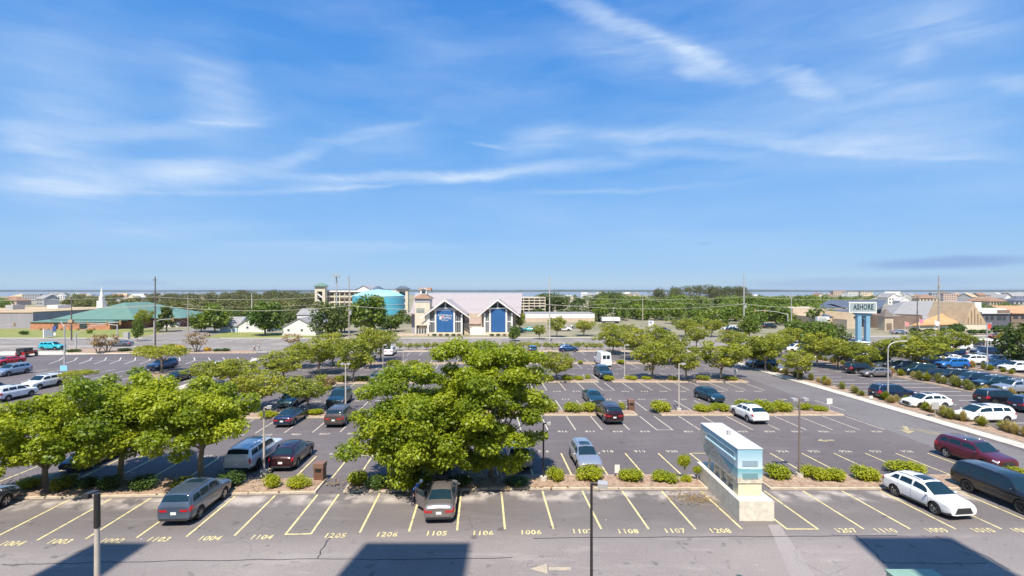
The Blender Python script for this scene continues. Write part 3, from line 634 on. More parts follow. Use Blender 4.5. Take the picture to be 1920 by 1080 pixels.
sheet('pavement', [[(-420, 141.6), (-20, 141.6), (150, 149.6), (420, 159.6), (420, 161), (150, 151.4), (-20, 143.4), (-420, 143.4)]], .010, m_conc)
# light median and turning lane paving of the highway
sheet('median_strip', [rect(-420, -86, 121.5, 122.6), rect(-60, 300, 126.4, 127.2)], .010, m_conc)
mb = MB()
for yy in (116.6, 119.5, 131, 134.5, 138):
    for k in range(-70, 70):
        x = k*5.5
        if abs(yy-126) > 2: mb.box(x, x+2.6, yy, yy+.15, .005, .012)
mb.build('lane_markings', m_whitep)['kind'] = 'structure'
# side street between the lawns
sheet('side_street', [[(-104, 142), (-82, 142), (-92, 172), (-124, 236), (-134, 236), (-112, 178)]], .014, m_hwy)
sheet('lawn', [[(-190, 143.5), (-107, 143.5), (-113, 165), (-124, 176), (-190, 176)], [(-88, 143.5), (-54, 143.5), (-52, 153), (-92, 165)]], .020, m_grass)
sheet('concrete_apron', [[(-112, 104), (-92, 106), (-70, 109), (-66, 111.8), (-112, 111.8)]], .014, m_conc)
def strip(name, pts, w, h, m, z0=0):
    mb = MB()
    for (x0, y0), (x1, y1) in zip(pts[:-1], pts[1:]):
        d = Vector((x1-x0, y1-y0)).normalized(); n = Vector((-d.y, d.x))*w/2
        mb.prism([(x0-n.x, y0-n.y), (x0+n.x, y0+n.y), (x1+n.x, y1+n.y), (x1-n.x, y1-n.y)][::-1], z0, h)
    o = mb.build(name, m, fix=True); o['kind'] = 'structure'; return o
strip('sidewalk', [(44.1, 20), (43.9, 44), (43.0, 62), (42.0, 80), (40.8, 112)], 1.5, .13, m_conc)
strip('sidewalk', [(-41, 36), (-42.5, 45), (-44.5, 60), (-47, 84), (-50, 100)], 1.5, .12, m_conc)
strip('kerb', [(-65, 109.3), (-45, 110.3), (-25, 110.9), (45, 111.2), (150, 111.2)], .5, .15, m_conc)
# planting strips of the right-hand car park
def bed(name, poly, h=.13):
    mb = MB(); n = len(poly); c = Vector((sum(p[0] for p in poly)/n, sum(p[1] for p in poly)/n))
    mb.prism(poly, 0, h, 0)
    inn = []
    for i in range(n):
        p = Vector(poly[i]); a = (Vector(poly[i-1])-p).normalized(); b = (Vector(poly[(i+1) % n])-p).normalized()
        bis = (a+b)
        bis = bis.normalized() if bis.length > 1e-3 else Vector((-a.y, a.x))
        if bis.dot(c-p) < 0: bis = -bis
        s = max(.3, abs(a.x*bis.y-a.y*bis.x)); inn.append(tuple(p+bis*(.17/s)))
    mb.prism(inn, h-.04, h+.05, 1)
    o = mb.build(name, [m_kerb, m_mulch], fix=True); o['kind'] = 'structure'; return o
def island(name, u0, u1, v0, v1):
    us = [u0]+([0] if u0 < 0 < u1 else [])+[u1]
    bed(name, [Lr(u, v0) for u in us]+[Lr(u, v1) for u in us[::-1]])
for a, b in ((-36.5, -12.7), (-10.9, 13.6), (17.8, 44)): island('planting_island', a, b, 34.25, 36.75)
for a, b in ((-33, -15.2), (-12.8, 15.0), (17.6, 37.2)): island('planting_island', a, b, 54.4, 56.5)
for a, b in ((-31, 15.3), (17.4, 37.2)): island('planting_island', a, b, 74.0, 75.9)
island('planting_island', -29, 34.5, 92.6, 94.3)
bed('planting_island', [tuple(G(262, 711)[:2]), tuple(G(350, 703)[:2]), tuple(G(352, 697)[:2]), tuple(G(290, 697)[:2])])
bed('planting_strip', [(44.95, 40), (48.0, 40), (45.9, 62), (44.2, 84), (42.8, 104), (41.6, 104), (42.9, 80), (43.9, 62), (44.75, 46)])
bed('planting_strip', [(60.9, 57), (63.3, 57), (61.2, 80), (59.5, 103), (57.2, 103), (59.2, 80), (60.5, 65)])
bed('planting_strip', [(79, 76), (81.6, 76), (79.5, 103), (76.9, 103)])
bed('planting_bed', [tuple(G(125, 663)[:2]), tuple(G(480, 662.5)[:2]), tuple(G(478, 659)[:2]), tuple(G(250, 656)[:2]), tuple(G(130, 654)[:2])], .15)
bed('planting_bed', [(-24, 111.5), (60, 111.8), (60, 114.2), (-24, 113.9)], .14)
# painted bay lines: rows along the lot, each line from the aisle end to the kerb
ROWS = [
 (28.6, 34.05, 1, 'A', [(-20,1015),(71,1014),(163,1011),(258,1009),(352,1006),(440,1006),(536,1003),(583,1003),(675,1000),(767,998),(857,997),(947,995),(1038,992),(1127,992),(1216,992),(1304,992),(1391,992),(1475,992),(1533,992),(1619,992),(1706,992),(1791,992),(1877,992),(1963,992)]),
 (41.9, 36.95, 1, 'B', [(x,857) for x in (118,177,236,296,355,415,474,534,593,655)]+[(700,854),(757,853),(814,853),(871,851),(930,850)]+[(x,850) for x in (988,1052,1112,1172,1234,1293,1335,1389,1444,1503,1563,1622,1679,1739)]),
 (48.9, 54.25, 0, 'C', [(x,812) for x in (280,330,381,432,481,534,586,637,688,739,790)]+[(x,808) for x in (843,895,946,977)]+[(x,806) for x in (1027,1079,1129,1180,1231,1261,1312,1361,1411,1461,1511,1561,1611,1658)]),
 (62.0, 56.7, 0, 'D', [(x,755) for x in (416,455,494,533,572,611,650,689,728,767,806)]+[(x,751) for x in (845,884,923,962,1003,1042,1081,1121,1160.6,1187,1225,1264,1301,1339,1377,1415,1453,1491,1528)]),
 (68.2, 74.0, 0, 'E', [(x,735) for x in (425,461,498,537,574,609,645,681,716,752,788,824)]+[(x,732) for x in (860,895,930,965,1000,1025,1060.6,1097,1130.6,1152,1187.5,1223,1258,1293,1329,1364,1399,1434)]),
 (81.0, 76.0, 0, 'F', [(x,705) for x in range(515,950,30)]+[(x,702.5) for x in (965,995,1025,1055,1092,1110,1140,1170,1200,1230,1260,1290,1320,1350)]),
 (87.2, 92.5, 0, 'G', [(x,694) for x in (560,588,617,645,674,703,731,760,788,816,844)]+[(x,691) for x in (962,990,1018,1046,1075,1092,1118,1145,1172,1199,1227,1255,1282,1310,1337)]),
 (99.8, 94.5, 0, 'H', [(x,673) for x in range(620,950,24)]+[(x,672) for x in range(974,1300,24)]),
 (105.2, 110.6, 0, 'I', [(x,667) for x in range(625,950,23)]+[(x,665.6) for x in range(960,1290,23)]),
]
def quad_line(mb, p, q, w, z=.016, mi=0):
    d = (Vector(q)-Vector(p)).normalized(); n = Vector((-d.y, d.x))*w/2; p, q = Vector(p), Vector(q)
    mb.add([(p.x-n.x, p.y-n.y, z), (q.x-n.x, q.y-n.y, z), (q.x+n.x, q.y+n.y, z), (p.x+n.x, p.y+n.y, z)], [(0, 1, 2, 3)], mi)
yl, crl, whl = MB(), MB(), MB(); ROWU = {}
for va, vk, yel, nm, pl in ROWS:
    us = [Uof(*p) for p in pl]; ROWU[nm] = us; m_ = yl if yel else crl; w = .115 if yel else .11
    for u in us: quad_line(m_, Lr(u, va), Lr(u, vk), w)
    for i, (a, b) in enumerate(zip(us[:-1], us[1:])):
        if b-a < 2.05 and nm != 'A' or nm == 'A' and i in (6, 17): quad_line(m_, Lr(a-.05, va), Lr(b+.05, va), w, .0165)
# herringbone bays of the left car park
for k in range(-1, 14):
    p = G(139+28.4*k, 676); q = G(139+28.4*k-19, 682.5); quad_line(whl, p[:2], q[:2], .12)
    d = Vector((-.7, 1)).normalized()*5.2; quad_line(whl, p[:2], (p.x+d.x, p.y+d.y), .12)
quad_line(whl, G(160, 676.3)[:2], G(470, 676)[:2], .06)
for row, (y0, y1) in enumerate(((702, 692), (716, 706))):
    for k in range(12):
        a = G(30+34*k+row*8, y0); d = Vector((.1, 1)).normalized()*5; quad_line(whl, a[:2], (a.x+d.x, a.y+d.y), .12)
for k in range(6):
    a = G(20+40*k, 770); quad_line(whl, a[:2], (a.x-.3, a.y+5), .12)
# bays of the right car park run across
for X0, X1, y0, y1 in ((46.9, 52.3, 46, 100), (54.8, 60.2, 62, 100), (63.4, 68.6, 63, 100), (72.5, 77.6, 82, 104), (82, 87.2, 78, 106), (89, 94, 84, 108), (101, 106, 100, 109)):
    y = y0
    while y < y1: quad_line(whl, (X0-(y-60)*.06, y), (X1-(y-60)*.06, y), .11); y += 2.72
yl.build('bay_lines_yellow', m_yel)['kind'] = 'structure'; crl.build('bay_lines_cream', m_cream)['kind'] = 'structure'; whl.build('bay_lines_white', m_whitep)['kind'] = 'structure'
# stencilled bay numbers
def text_mesh(mb, txt, h, x, y, z, ang=0, mi=0, sx=1.0, bold=.03, vert=False, depth=0):
    cu = bpy.data.curves.new('t', 'FONT'); cu.body = txt; cu.size = h*1.38; cu.align_x = 'CENTER'; cu.align_y = 'CENTER'; cu.offset = bold*h; cu.space_character = 1.06; cu.resolution_u = 2; cu.extrude = depth
    o = bpy.data.objects.new('t', cu); COL.objects.link(o); bpy.context.view_layer.update()
    me = bpy.data.meshes.new_from_object(o.evaluated_get(bpy.context.evaluated_depsgraph_get()))
    ca, sa = math.cos(ang), math.sin(ang); V = []
    for v in me.vertices:
        a, b, c = v.co.x*sx, v.co.y, v.co.z
        V.append((x+a*ca, y+a*sa-c, z+b) if vert else (x+a*ca-b*sa, y+a*sa+b*ca, z+c))
    mb.add(V, [tuple(p.vertices) for p in me.polygons], mi)
    bpy.data.objects.remove(o); bpy.data.meshes.remove(me); bpy.data.curves.remove(cu)
nb = MB(); nb2 = MB()
for px, py, t in [(22,1020,'1004'),(112,1016,'1003'),(209,1015,'1002'),(297,1012,'1103'),(393,1010,'1004'),(490,1008,'1104'),(628,1005,'1205'),(725,1003,'1206'),(818,1001,'1105'),(905,1000.5,'1106'),(995,999,'1006'),(1092,997,'1107'),(1177,997,'1108'),(1265,996,'1107'),(1350,996,'1208'),(1586,995.5,'1207'),(1660,995.5,'1110'),(1756,995,'1009'),(1843,995,'1010'),(1918,995,'1011')]:
    p = G(px, py); text_mesh(nb, t, .52, p.x, p.y, .018, sx=.82, bold=.02)
for nm, base_, v, h in (('B', 901, 42.35, .5), ('C', 801, 48.3, .5), ('D', 701, 62.5, .55), ('E', 601, 67.5, .55), ('F', 501, 81.5, .55), ('G', 401, 86.6, .55)):
    us = ROWU[nm]
    for i, (a, b) in enumerate(zip(us[:-1], us[1:])):
        if 2.05 < b-a < 3.6: x, y = Lr((a+b)/2, v); text_mesh(nb2, str(base_+i), h, x, y, .018, sx=.9, bold=.02)
nb.build('bay_numbers', m_yel)['kind'] = 'structure'; nb2.build('bay_numbers', m_cream)['kind'] = 'structure'
# direction arrows
ar = MB()
def arrow(px, py, L, W, ang):
    p = G(px, py); c, s = math.cos(ang), math.sin(ang)
    def T(a, b): return (p.x+a*c-b*s, p.y+a*s+b*c, .0175)
    ar.add([T(-L/2, 0), T(-L/2+L*.42, -W/2), T(-L/2+L*.42, W/2)], [(0, 1, 2)]); ar.add([T(-L/2+L*.46, -W*.16), T(L/2, -W*.16), T(L/2, W*.16), T(-L/2+L*.46, W*.16)], [(0, 1, 2, 3)])
arrow(1032, 1067, 2.0, .9, 0); ar.build('pavement_arrow', mat_paint_mark('pale_arrow_paint', (0.42, 0.35, 0.25), (0.26, 0.235, 0.22), 0.95))['kind'] = 'structure'
ar = MB(); arrow(1548, 826, 1.6, .9, .1); arrow(1700, 806, 3, 1.2, 1.0)
for k in range(3): quad_line(ar, G(1688+16*k, 801+1.5*k)[:2], G(1765+17*k, 817+1.5*k)[:2], .12)
ar.build('pavement_arrow', mat_paint_mark('worn_yellow', (.42, .34, .17), (.16, .14, .13), .95))['kind'] = 'structure'
sl_ = MB(); rr_ = random.Random(2)
for pl in ([(0,1060),(150,1056),(330,1052),(560,1049),(760,1050),(1000,1046)],[(1604,1004),(1622,1020),(1640,1036),(1657,1056),(1760,1057),(1870,1056)],[(1755,1006),(1800,1024),(1850,1044),(1905,1075)],[(620,1006),(604,1030),(596,1050)],[(1000,1010),(1250,1007),(1500,1006),(1720,1004)]):
    P = [G(*p) for p in pl]; Q = []
    for a, b in zip(P[:-1], P[1:]):
        for k in range(6): t = k/6; Q.append((a.x+(b.x-a.x)*t+rr_.uniform(-.05, .05), a.y+(b.y-a.y)*t+rr_.uniform(-.05, .05)))
    for a, b in zip(Q[:-1], Q[1:]): quad_line(sl_, a, b, .06, .0165)
sl_.build('crack_sealant', mat('bitumen', (.035, .035, .038), .6))['kind'] = 'structure'
sheet('asphalt_patch', [[tuple(G(*p)[:2]) for p in ((1440,984),(1462,984),(1530,1085),(1485,1085))]], .0145, mat_asphalt('patch_asphalt', (.25, .22, .205), (.29, .255, .24), (.33, .29, .27), .2, .3))
# bay water, far shore, low hills
m_water = mat('bay_water', (0.17, 0.21, 0.25), 0.55, nscale=0.01, col2=(0.22, 0.25, 0.28), spec=.25)
sheet('water', [[(-2600, 1000), (-900, 1150), (-120, 1500), (-100, 900), (180, 900), (220, 1400), (450, 1250), (520, 1050), (900, 1300), (2600, 1700), (9000, 2500), (9000, 7600), (-9000, 7600), (-9000, 1200)]], .03, m_water)
rng = np.random.default_rng(5); mb = MB(); X = np.linspace(-7500, 7500, 400)
hh = 12.5+4.5*np.sin(X/700.)*np.sin(X/1900.)+3.2*rng.random(400)+2*np.sin(X/233.); V = []
for x, h in zip(X, hh): V += [(x, 3800, 0), (x, 3812, h*.75), (x, 3950, h), (x, 5200, h*.9), (x, 5300, 0)]
mb.add(V, [(5*i+j, 5*i+5+j, 5*i+6+j, 5*i+1+j) for i in range(399) for j in range(4)], 0)
mb.build('far_shore', mat('far_woods', (0.04, 0.06, 0.05), 1, nscale=.004, col2=(0.08, 0.095, 0.07)))['kind'] = 'structure'

# ------------------------------------------------------------ the hotel the photograph is taken from (behind the camera)
ht = empty('hotel_building', (0, 0, 0)); tag(ht, 'pale unseen hotel, body kept low, whose towers cast the blue shadows on the front lane', 'hotel')
part('wall', m_cream_w, ht, lambda m: m.box(-48, 48, -22, -1.2, 0, 18))  # unseen body kept low so more skylight reaches the tower shadows
for x0, x1, h in ((-26.3, -23.4, 47.0), (-11.9, -6.25, 47.0), (14.4, 19.8, 48.0)):
    part('stair_tower', m_cream_w, ht, lambda m: m.box(x0, x1, -7, -2, 18.002, h))
# ------------------------------------------------------------ buildings
def bld(name, label, cat='building', loc=(0, 0, 0), group=None): return tag(empty(name, loc), label, cat, group)
def windows(par, rects, y, th=.06, glass=None, fr=None, frame=.08):
    # rects (x0,x1,z0,z1) on a wall facing -Y at y
    for x0, x1, z0, z1 in rects:
        w = part('window', fr or m_white, par, lambda m: (m.box(x0-frame, x1+frame, y-th, y-.002, z0-frame, z0), m.box(x0-frame, x1+frame, y-th, y-.002, z1, z1+frame), m.box(x0-frame, x0, y-th, y-.002, z0, z1), m.box(x1, x1+frame, y-th, y-.002, z0, z1)))
        g = MB(); g.box(x0, x1, y-th*.6, y+.02, z0, z1); g.build('pane', glass or m_dkglass, w)

# --- white steel-roofed venue with two glazed blue gables
Yv = 152.0
def X(px, Y=Yv): return (px-960)*Y/FOC
def Zp(py, Y=Yv): return HC-(py-HY)*Y/FOC
v = bld('gabled_venue', 'long white metal roofed building with two tall gables of blue panels and a corner tower')
part('wall', m_tan, v, lambda m: m.box(X(812), X(968), Yv+4.5, Yv+26, 0, Zp(590)))
rz0, rz1 = Zp(589), Zp(559)
def vroof(m):
    m.add([(X(766), Yv+3.4, rz0), (X(977), Yv+3.4, rz0), (X(975)+1, Yv+16, rz1+1.4), (X(766)-1, Yv+16, rz1+1.4), (X(977), Yv+29, rz0), (X(766), Yv+29, rz0), (X(766), Yv+3.4, rz0-.35), (X(977), Yv+3.4, rz0-.35), (X(977), Yv+29, rz0-.35), (X(766), Yv+29, rz0-.35)],
      [(0, 1, 2, 3), (3, 2, 4, 5), (6, 7, 1, 0), (8, 9, 5, 4), (0, 3, 5), (1, 4, 2), (0, 5, 9, 6), (4, 1, 7, 8), (9, 8, 7, 6)])
part('roof', m_whiteroof, v, vroof)
def gable_front(xl, xr, xa, ytop, yeave, posts, bl, br, bt, sign):
    g = part('gable_roof', m_whiteroof, v, lambda m: m.gable(X(xl), X(xr), Yv-1.2, Yv+15, Zp(yeave), Zp(ytop)-.3, axis='Y', th=.3))
    part('gable_wall', m_brown, v, lambda m: m.add([(X(posts[0]), Yv+.3, 0), (X(posts[-1]), Yv+.3, 0), (X(posts[-1]), Yv+.3, Zp(yeave)+.4), (X(xa), Yv+.3, Zp(ytop)-.6), (X(posts[0]), Yv+.3, Zp(yeave)+.4), (X(posts[0]), Yv+6, 0), (X(posts[-1]), Yv+6, 0), (X(posts[-1]), Yv+6, Zp(yeave)+.4), (X(posts[0]), Yv+6, Zp(yeave)+.4)], [(0, 1, 2, 3, 4), (1, 6, 7, 2), (5, 0, 4, 8)]))
    # glazing behind posts
    for a, b in ((posts[0], posts[1]), (posts[2], posts[3])):
        gl = part('window', m_dkglass, v, lambda m: m.box(X(a)+.15, X(b)-.15, Yv+.12, Yv+.26, 1.0, Zp(yeave)-(0 if True else 0)))
        def mull(m):
            for k in range(1, 4): xx = X(a)+(X(b)-X(a))*k/4; m.box(xx-.04, xx+.04, Yv+.07, Yv+.12, 1.0, Zp(yeave))
            m.box(X(a), X(b), Yv+.04, Yv+.118, Zp(602.5)-.22, Zp(602.5)+.1)
        mm = MB(); mull(mm); mm.build('mullion', m_white, gl)
    part('transom_window', m_dkglass, v, lambda m: m.add([(X(posts[1]), Yv+.26, Zp(578)), (X(posts[2]), Yv+.26, Zp(578)), (X(posts[2]), Yv+.26, Zp(577)), (X(xa), Yv+.26, Zp(ytop)-.9), (X(posts[1]), Yv+.26, Zp(577))], [(0, 1, 2, 3, 4)]))
    for p in posts: part('post', m_white, v, lambda m: m.box(X(p)-.28, X(p)+.22, Yv-.25, Yv+.2, 0, Zp(yeave)+(1.2 if p in posts[1:3] else .2)))
    part('post', m_white, v, lambda m: m.box(X(xa)-.15, X(xa)+.15, Yv+.02, Yv+.22, Zp(577), Zp(ytop)-.8))
    part('beam', m_white, v, lambda m: m.box(X(posts[1])-.2, X(posts[2])+.2, Yv-.2, Yv+.19, Zp(578.5), Zp(577)))
    bp = part('blue_panel', m_blue, v, lambda m: (m.box(X(bl), X(br), Yv-.05, Yv+.255, Zp(622), Zp(578.6))))
    part('plinth', m_cream_w, v, lambda m: m.box(X(posts[0]), X(posts[-1]), Yv-.5, Yv+.31, 0, Zp(623)))
    for e_ in (xl, xr):
        def barge(m):
            x0_, z0_, x1_, z1_ = X(e_)+(-.9 if e_ < xa else .9), Zp(yeave)-.75, X(xa), Zp(ytop)+.1; y_ = Yv-1.3
            m.add([(x0_, y_, z0_), (x1_, y_, z1_-.0), (x1_, y_, z1_-.62), (x0_, y_, z0_-.42), (x0_, y_+.06, z0_), (x1_, y_+.06, z1_), (x1_, y_+.06, z1_-.62), (x0_, y_+.06, z0_-.42)], [(0, 1, 2, 3), (7, 6, 5, 4), (0, 4, 5, 1), (3, 2, 6, 7)])
        part('bargeboard', m_white, v, barge)
    xa_ = X(xa)
    mb = MB(); mb.add([(X(bl)+.1, Yv-.08, Zp(585)), (xa_, Yv-.08, Zp(579)), (X(br)-.1, Yv-.08, Zp(585)), (X(br)-.1, Yv-.08, Zp(587)), (xa_, Yv-.08, Zp(580.5)), (X(bl)+.1, Yv-.08, Zp(587))], [(0, 5, 4, 1), (1, 4, 3, 2)]); 
    if sign:
        sg = MB(); rg = random.Random(4)
        for row, (yy, hh_, n, x0s, x1s) in enumerate(((591.5, 1.6, 9, 821, 848), (596.5, 2.0, 8, 829, 847), (600.5, 1.0, 9, 828, 841))):
            for k in range(n):
                xx = X(x0s)+(X(x1s)-X(x0s))*(k+.5)/n; w = (X(x1s)-X(x0s))/n*.34
                z = Zp(yy); h = hh_*.16; q = rg.random()
                sg.box(xx-w, xx-w*.4, Yv-.09, Yv-.052, z-h, z+h); sg.box(xx-w*.4, xx+w, Yv-.09, Yv-.052, z+h*(.4 if q < .6 else -.3), z+h*(1 if q < .6 else .3))
                if q > .4: sg.box(xx+w*.3, xx+w, Yv-.09, Yv-.052, z-h, z+h*.25)
        sg.box(X(824), X(828), Yv-.09, Yv-.052, Zp(599), Zp(593.5))
        sg.lathe([(.001, -.02), (.32, -.02), (.32, .02), (.001, .02)], 12, 1, 'Y', (X(830.5), Yv-.08, Zp(594.5)))
        sg.build('sign_lettering', [m_white, mat('sign_pink', (.7, .25, .25), .6)], bp)
gable_front(796, 877, 835, 561.5, 590, (803, 817, 852, 866), 819, 851, 578, True)
gable_front(901, 970, 933, 561, 587.5, (909, 919, 949.5, 960), 921.5, 947.5, 576, False)
part('wall', m_tan, v, lambda m: (m.box(X(868), X(909), Yv+2, Yv+5, 0, Zp(606)), m.box(X(869), X(908), Yv+3, Yv+5.01, Zp(606), Zp(588.5))))
part('sign_panel', mat('pinkish_panel', (.52, .38, .32), .7), v, lambda m: m.box(X(879), X(901), Yv+1.6, Yv+1.98, Zp(608), Zp(599)))
part('low_wall', m_white, v, lambda m: m.box(X(881), X(908), Yv+.6, Yv+1.6, 0, Zp(614)))
# corner tower
tw = part('tower', m_cream_w, v, lambda m: (m.box(X(778), X(806), Yv-.2, Yv+4.4, Zp(610), Zp(558)), m.box(X(778), X(781), Yv-.2, Yv+.4, 0, Zp(610)), m.box(X(803), X(806), Yv+3.8, Yv+4.4, 0, Zp(610)), m.box(X(783), X(806), Yv+1.5, Yv+4.2, 0, Zp(610.1))))
part('tower_roof', m_brownroof, v, lambda m: m.hip(X(777.5), X(806.5), Yv-.3, Yv+4.5, Zp(559), Zp(548.5), over=.35))
part('tower_frieze', mat('grey_band', (.36, .35, .36), .7), v, lambda m: m.box(X(778)-.04, X(806)+.04, Yv-.26, Yv+4.46, Zp(567), Zp(560)))
part('louvre', mat('louvre_grey', (.22, .25, .22), .7), v, lambda m: m.box(X(781), X(796), Yv-.27, Yv-.18, Zp(586), Zp(578)))
part('cupola', m_white, v, lambda m: m.box(X(787), X(799.5), Yv+.8, Yv+3, Zp(552), Zp(543)))
part('cupola_window', m_dkglass, v, lambda m: m.box(X(790), X(797), Yv+.72, Yv+.84, Zp(550), Zp(544)))
part('cupola_roof', m_white, v, lambda m: m.gable(X(787), X(799.5), Yv+.8, Yv+3, Zp(543.4), Zp(540.5), axis='Y', over=.25, th=.12, gm=0))
part('dormer_roof', m_brownroof, v, lambda m: m.gable(X(784), X(806), Yv+1.5, Yv+4, Zp(545), Zp(540), axis='X', over=.1))
# side canopy
part('side_roof', m_whiteroof, v, lambda m: m.add([(X(764), Yv+2, Zp(588)), (X(778)-.02, Yv+2, Zp(588)), (X(778)-.02, Yv+15, Zp(560)), (X(766), Yv+15, Zp(560)), (X(764), Yv+2, Zp(590)), (X(778)-.02, Yv+2, Zp(590))], [(0, 1, 2, 3), (4, 5, 1, 0), (4, 0, 3)]))
part('side_wall', mat('mauve_wall', (.34, .30, .33), .8), v, lambda m: m.box(X(766), X(777), Yv+4.6, Yv+14, 0, Zp(590)))
part('terrace', m_tan, v, lambda m: m.box(X(750), X(805), Yv-3, Yv-.8, 0, .5))
for k in range(5): part('terrace_post', m_white, v, lambda m: m.box(X(783+5*k)-.08, X(783+5*k)+.08, Yv-2.9, Yv-2.7, .5, 2.2))

# --- library-like hall with green standing seam roof
g = bld('green_roofed_hall', 'low brick hall under a broad green metal hip roof behind the left lawn')
Yg = 173
part('wall', m_brick, g, lambda m: (m.box(X(57, Yg), X(206, Yg), Yg, Yg+22, 0, 2.55), m.box(X(206, Yg), X(232, Yg), Yg+6, Yg+22, 0, 2.6)))
part('wall', mat('brick_shade', (.30, .12, .07), .85, noise=.2, nscale=1.5), g, lambda m: m.box(X(225, Yg+12), X(352, Yg+18), Yg+14, Yg+34, 0, 3.2))
part('lower_roof', m_greenroof, g, lambda m: m.hip(X(57, Yg), X(212, Yg), Yg, Yg+22, 2.65, 4.6, over=.35))
part('main_roof', m_greenroof, g, lambda m: m.hip(X(88, Yg), X(300, Yg+16), Yg+3, Yg+42, 3.4, 8.9, over=.8))
part('east_roof', m_greenroof, g, lambda m: m.hip(X(250, Yg+15), X(357, Yg+18), Yg+12.5, Yg+36, 3.3, 6.2, over=.8))
for a, b in ((101, 109), (149, 164), (205, 208), (238, 243), (252, 262)):
    yy = Yg if b < 207 else Yg+14
    part('window', m_dkglass, g, lambda m: m.box(X(a, yy), X(b, yy), yy-.06, yy+.02, .3, 2.4))
part('door', m_dkglass, g, lambda m: m.box(X(270, Yg+14), X(279, Yg+14), Yg+13.9, Yg+14.02, 0, 2.4))
part('fascia', mat('fascia_dark', (.04, .09, .075), .6), g, lambda m: m.box(X(88, Yg)-.75, X(232, Yg), Yg+2.0, Yg+2.2, 3.0, 3.3))

# --- steeple church
s = bld('church_steeple', 'slim white church steeple rising behind the green roof', 'steeple')
Ys = 218
part('tower', m_white, s, lambda m: m.box(X(181, Ys), X(192, Ys), Ys, Ys+2.5, 0, Zp(564, Ys)))
part('belfry', m_white, s, lambda m: m.box(X(183.5, Ys), X(189.5, Ys), Ys+.5, Ys+2, Zp(564, Ys)+.002, Zp(556, Ys)))
part('spire', m_white, s, lambda m: m.cyl((X(186.5, Ys), Ys+1.25, Zp(556, Ys)), (X(186.5, Ys), Ys+1.25, Zp(537, Ys)), .75, .03, 8))
part('nave_roof', m_greyroof, s, lambda m: m.gable(X(180, Ys), X(196, Ys), Ys+2.6, Ys+18, 3, 6, axis='Y', gm=0))

# --- flat grey hall at the far left
b = bld('flat_roofed_hall', 'long grey rendered hall with a flat sandy roof at the left edge')
part('wall', mat('mauve_grey_wall', (.30, .28, .29), .85, noise=.12, nscale=.2, stretch=(3, 1, .3)), b, lambda m: m.box(-220, X(62, 180), 180, 232, 0, Zp(586.5, 180)))
part('flat_roof', m_tanroof, b, lambda m: m.box(-220.2, X(62, 180)+.2, 179.8, 232.2, Zp(586.5, 180), Zp(586, 180)+.25))
part('roof_unit', m_white, b, lambda m: m.box(X(92, 215), X(112, 215), 214, 220, Zp(580, 215), Zp(572, 215)))
part('roof_unit', m_steel, b, lambda m: m.box(X(10, 200), X(24, 200), 200, 205, 5.5, Zp(572, 200)))

# --- cottages
def cottage(label, pxl, pxr, pyb, ridge, eave, axis, depth, wallm, roofm, wins=(), door=None, name='cottage'):
    Y = FOC*HC/(pyb-HY); c = bld(name, label, 'house'); x0, x1 = X(pxl, Y), X(pxr, Y); ze, zr = Zp(eave, Y), Zp(ridge, Y)
    part('wall', wallm, c, lambda m: (m.box(x0, x1, Y, Y+depth, 0, ze)))
    part('roof', [roofm, wallm], c, lambda m: m.gable(x0, x1, Y, Y+depth, ze, zr, 0, axis, .3, .15, gm=1))
    windows(c, [(X(a, Y), X(b2, Y), Zp(d, Y), Zp(t, Y)) for a, b2, t, d in wins], Y)
    if door: part('door', m_trim, c, lambda m: m.box(X(door[0], Y), X(door[1], Y), Y-.05, Y+.01, 0, 2.1))
    return c, Y
cottage('white gabled cottage with two small windows beside the highway', 529, 592, 629, 597, 614, 'Y', 16, m_white, m_greyroof, [(539, 543, 617, 621), (564, 568, 617, 621)])
cottage('white cottage with grey roof, half behind a round tree on the lawn', 445, 500, 623, 594, 611, 'Y', 12, m_white, m_greyroof, [(462, 466, 612, 616)])
cottage('low pale blue shed wing with grey roof next to the white cottage', 412, 446, 623, 596, 611, 'X', 9, mat('paleblue_wall', (.45, .55, .62), .8), m_greyroof, [(432, 436, 611, 616)], name='shed')
cottage('small white shed on the grass right of the green roofed hall', 308, 334, 613, 602, 606, 'X', 4, m_white, m_white, name='shed')
cottage('grey roofed house behind the white gabled cottage', 557, 592, 612, 580, 590, 'X', 10, m_white, m_greyroof, name='house')

# --- turquoise tank
Yt = 255; t = bld('water_tank', 'large round turquoise water tank with a shallow domed roof', 'tank')
cx, rad = X(697, Yt), (X(746, Yt)-X(646, Yt))/2
part('tank_wall', m_tank, t, lambda m: m.lathe([(rad, 0), (rad, Zp(555, Yt))], 64, 0, 'Z', (cx, Yt+rad, 0)))
part('tank_dome', mat('pale_turquoise', (.30, .62, .72), .45), t, lambda m: m.lathe([(rad+.15, Zp(556, Yt)), (rad+.15, Zp(555, Yt)), (rad*.75, Zp(552.5, Yt)+.8), (rad*.4, Zp(551, Yt)+1.8), (.01, Zp(551, Yt)+2.3)], 64, 0, 'Z', (cx, Yt+rad, 0)))
part('tank_ring', m_white, t, lambda m: m.lathe([(rad+.02, 0), (rad+.1, .05), (rad+.02, .15)], 64, 0, 'Z', (cx, Yt+rad, 6.0)))

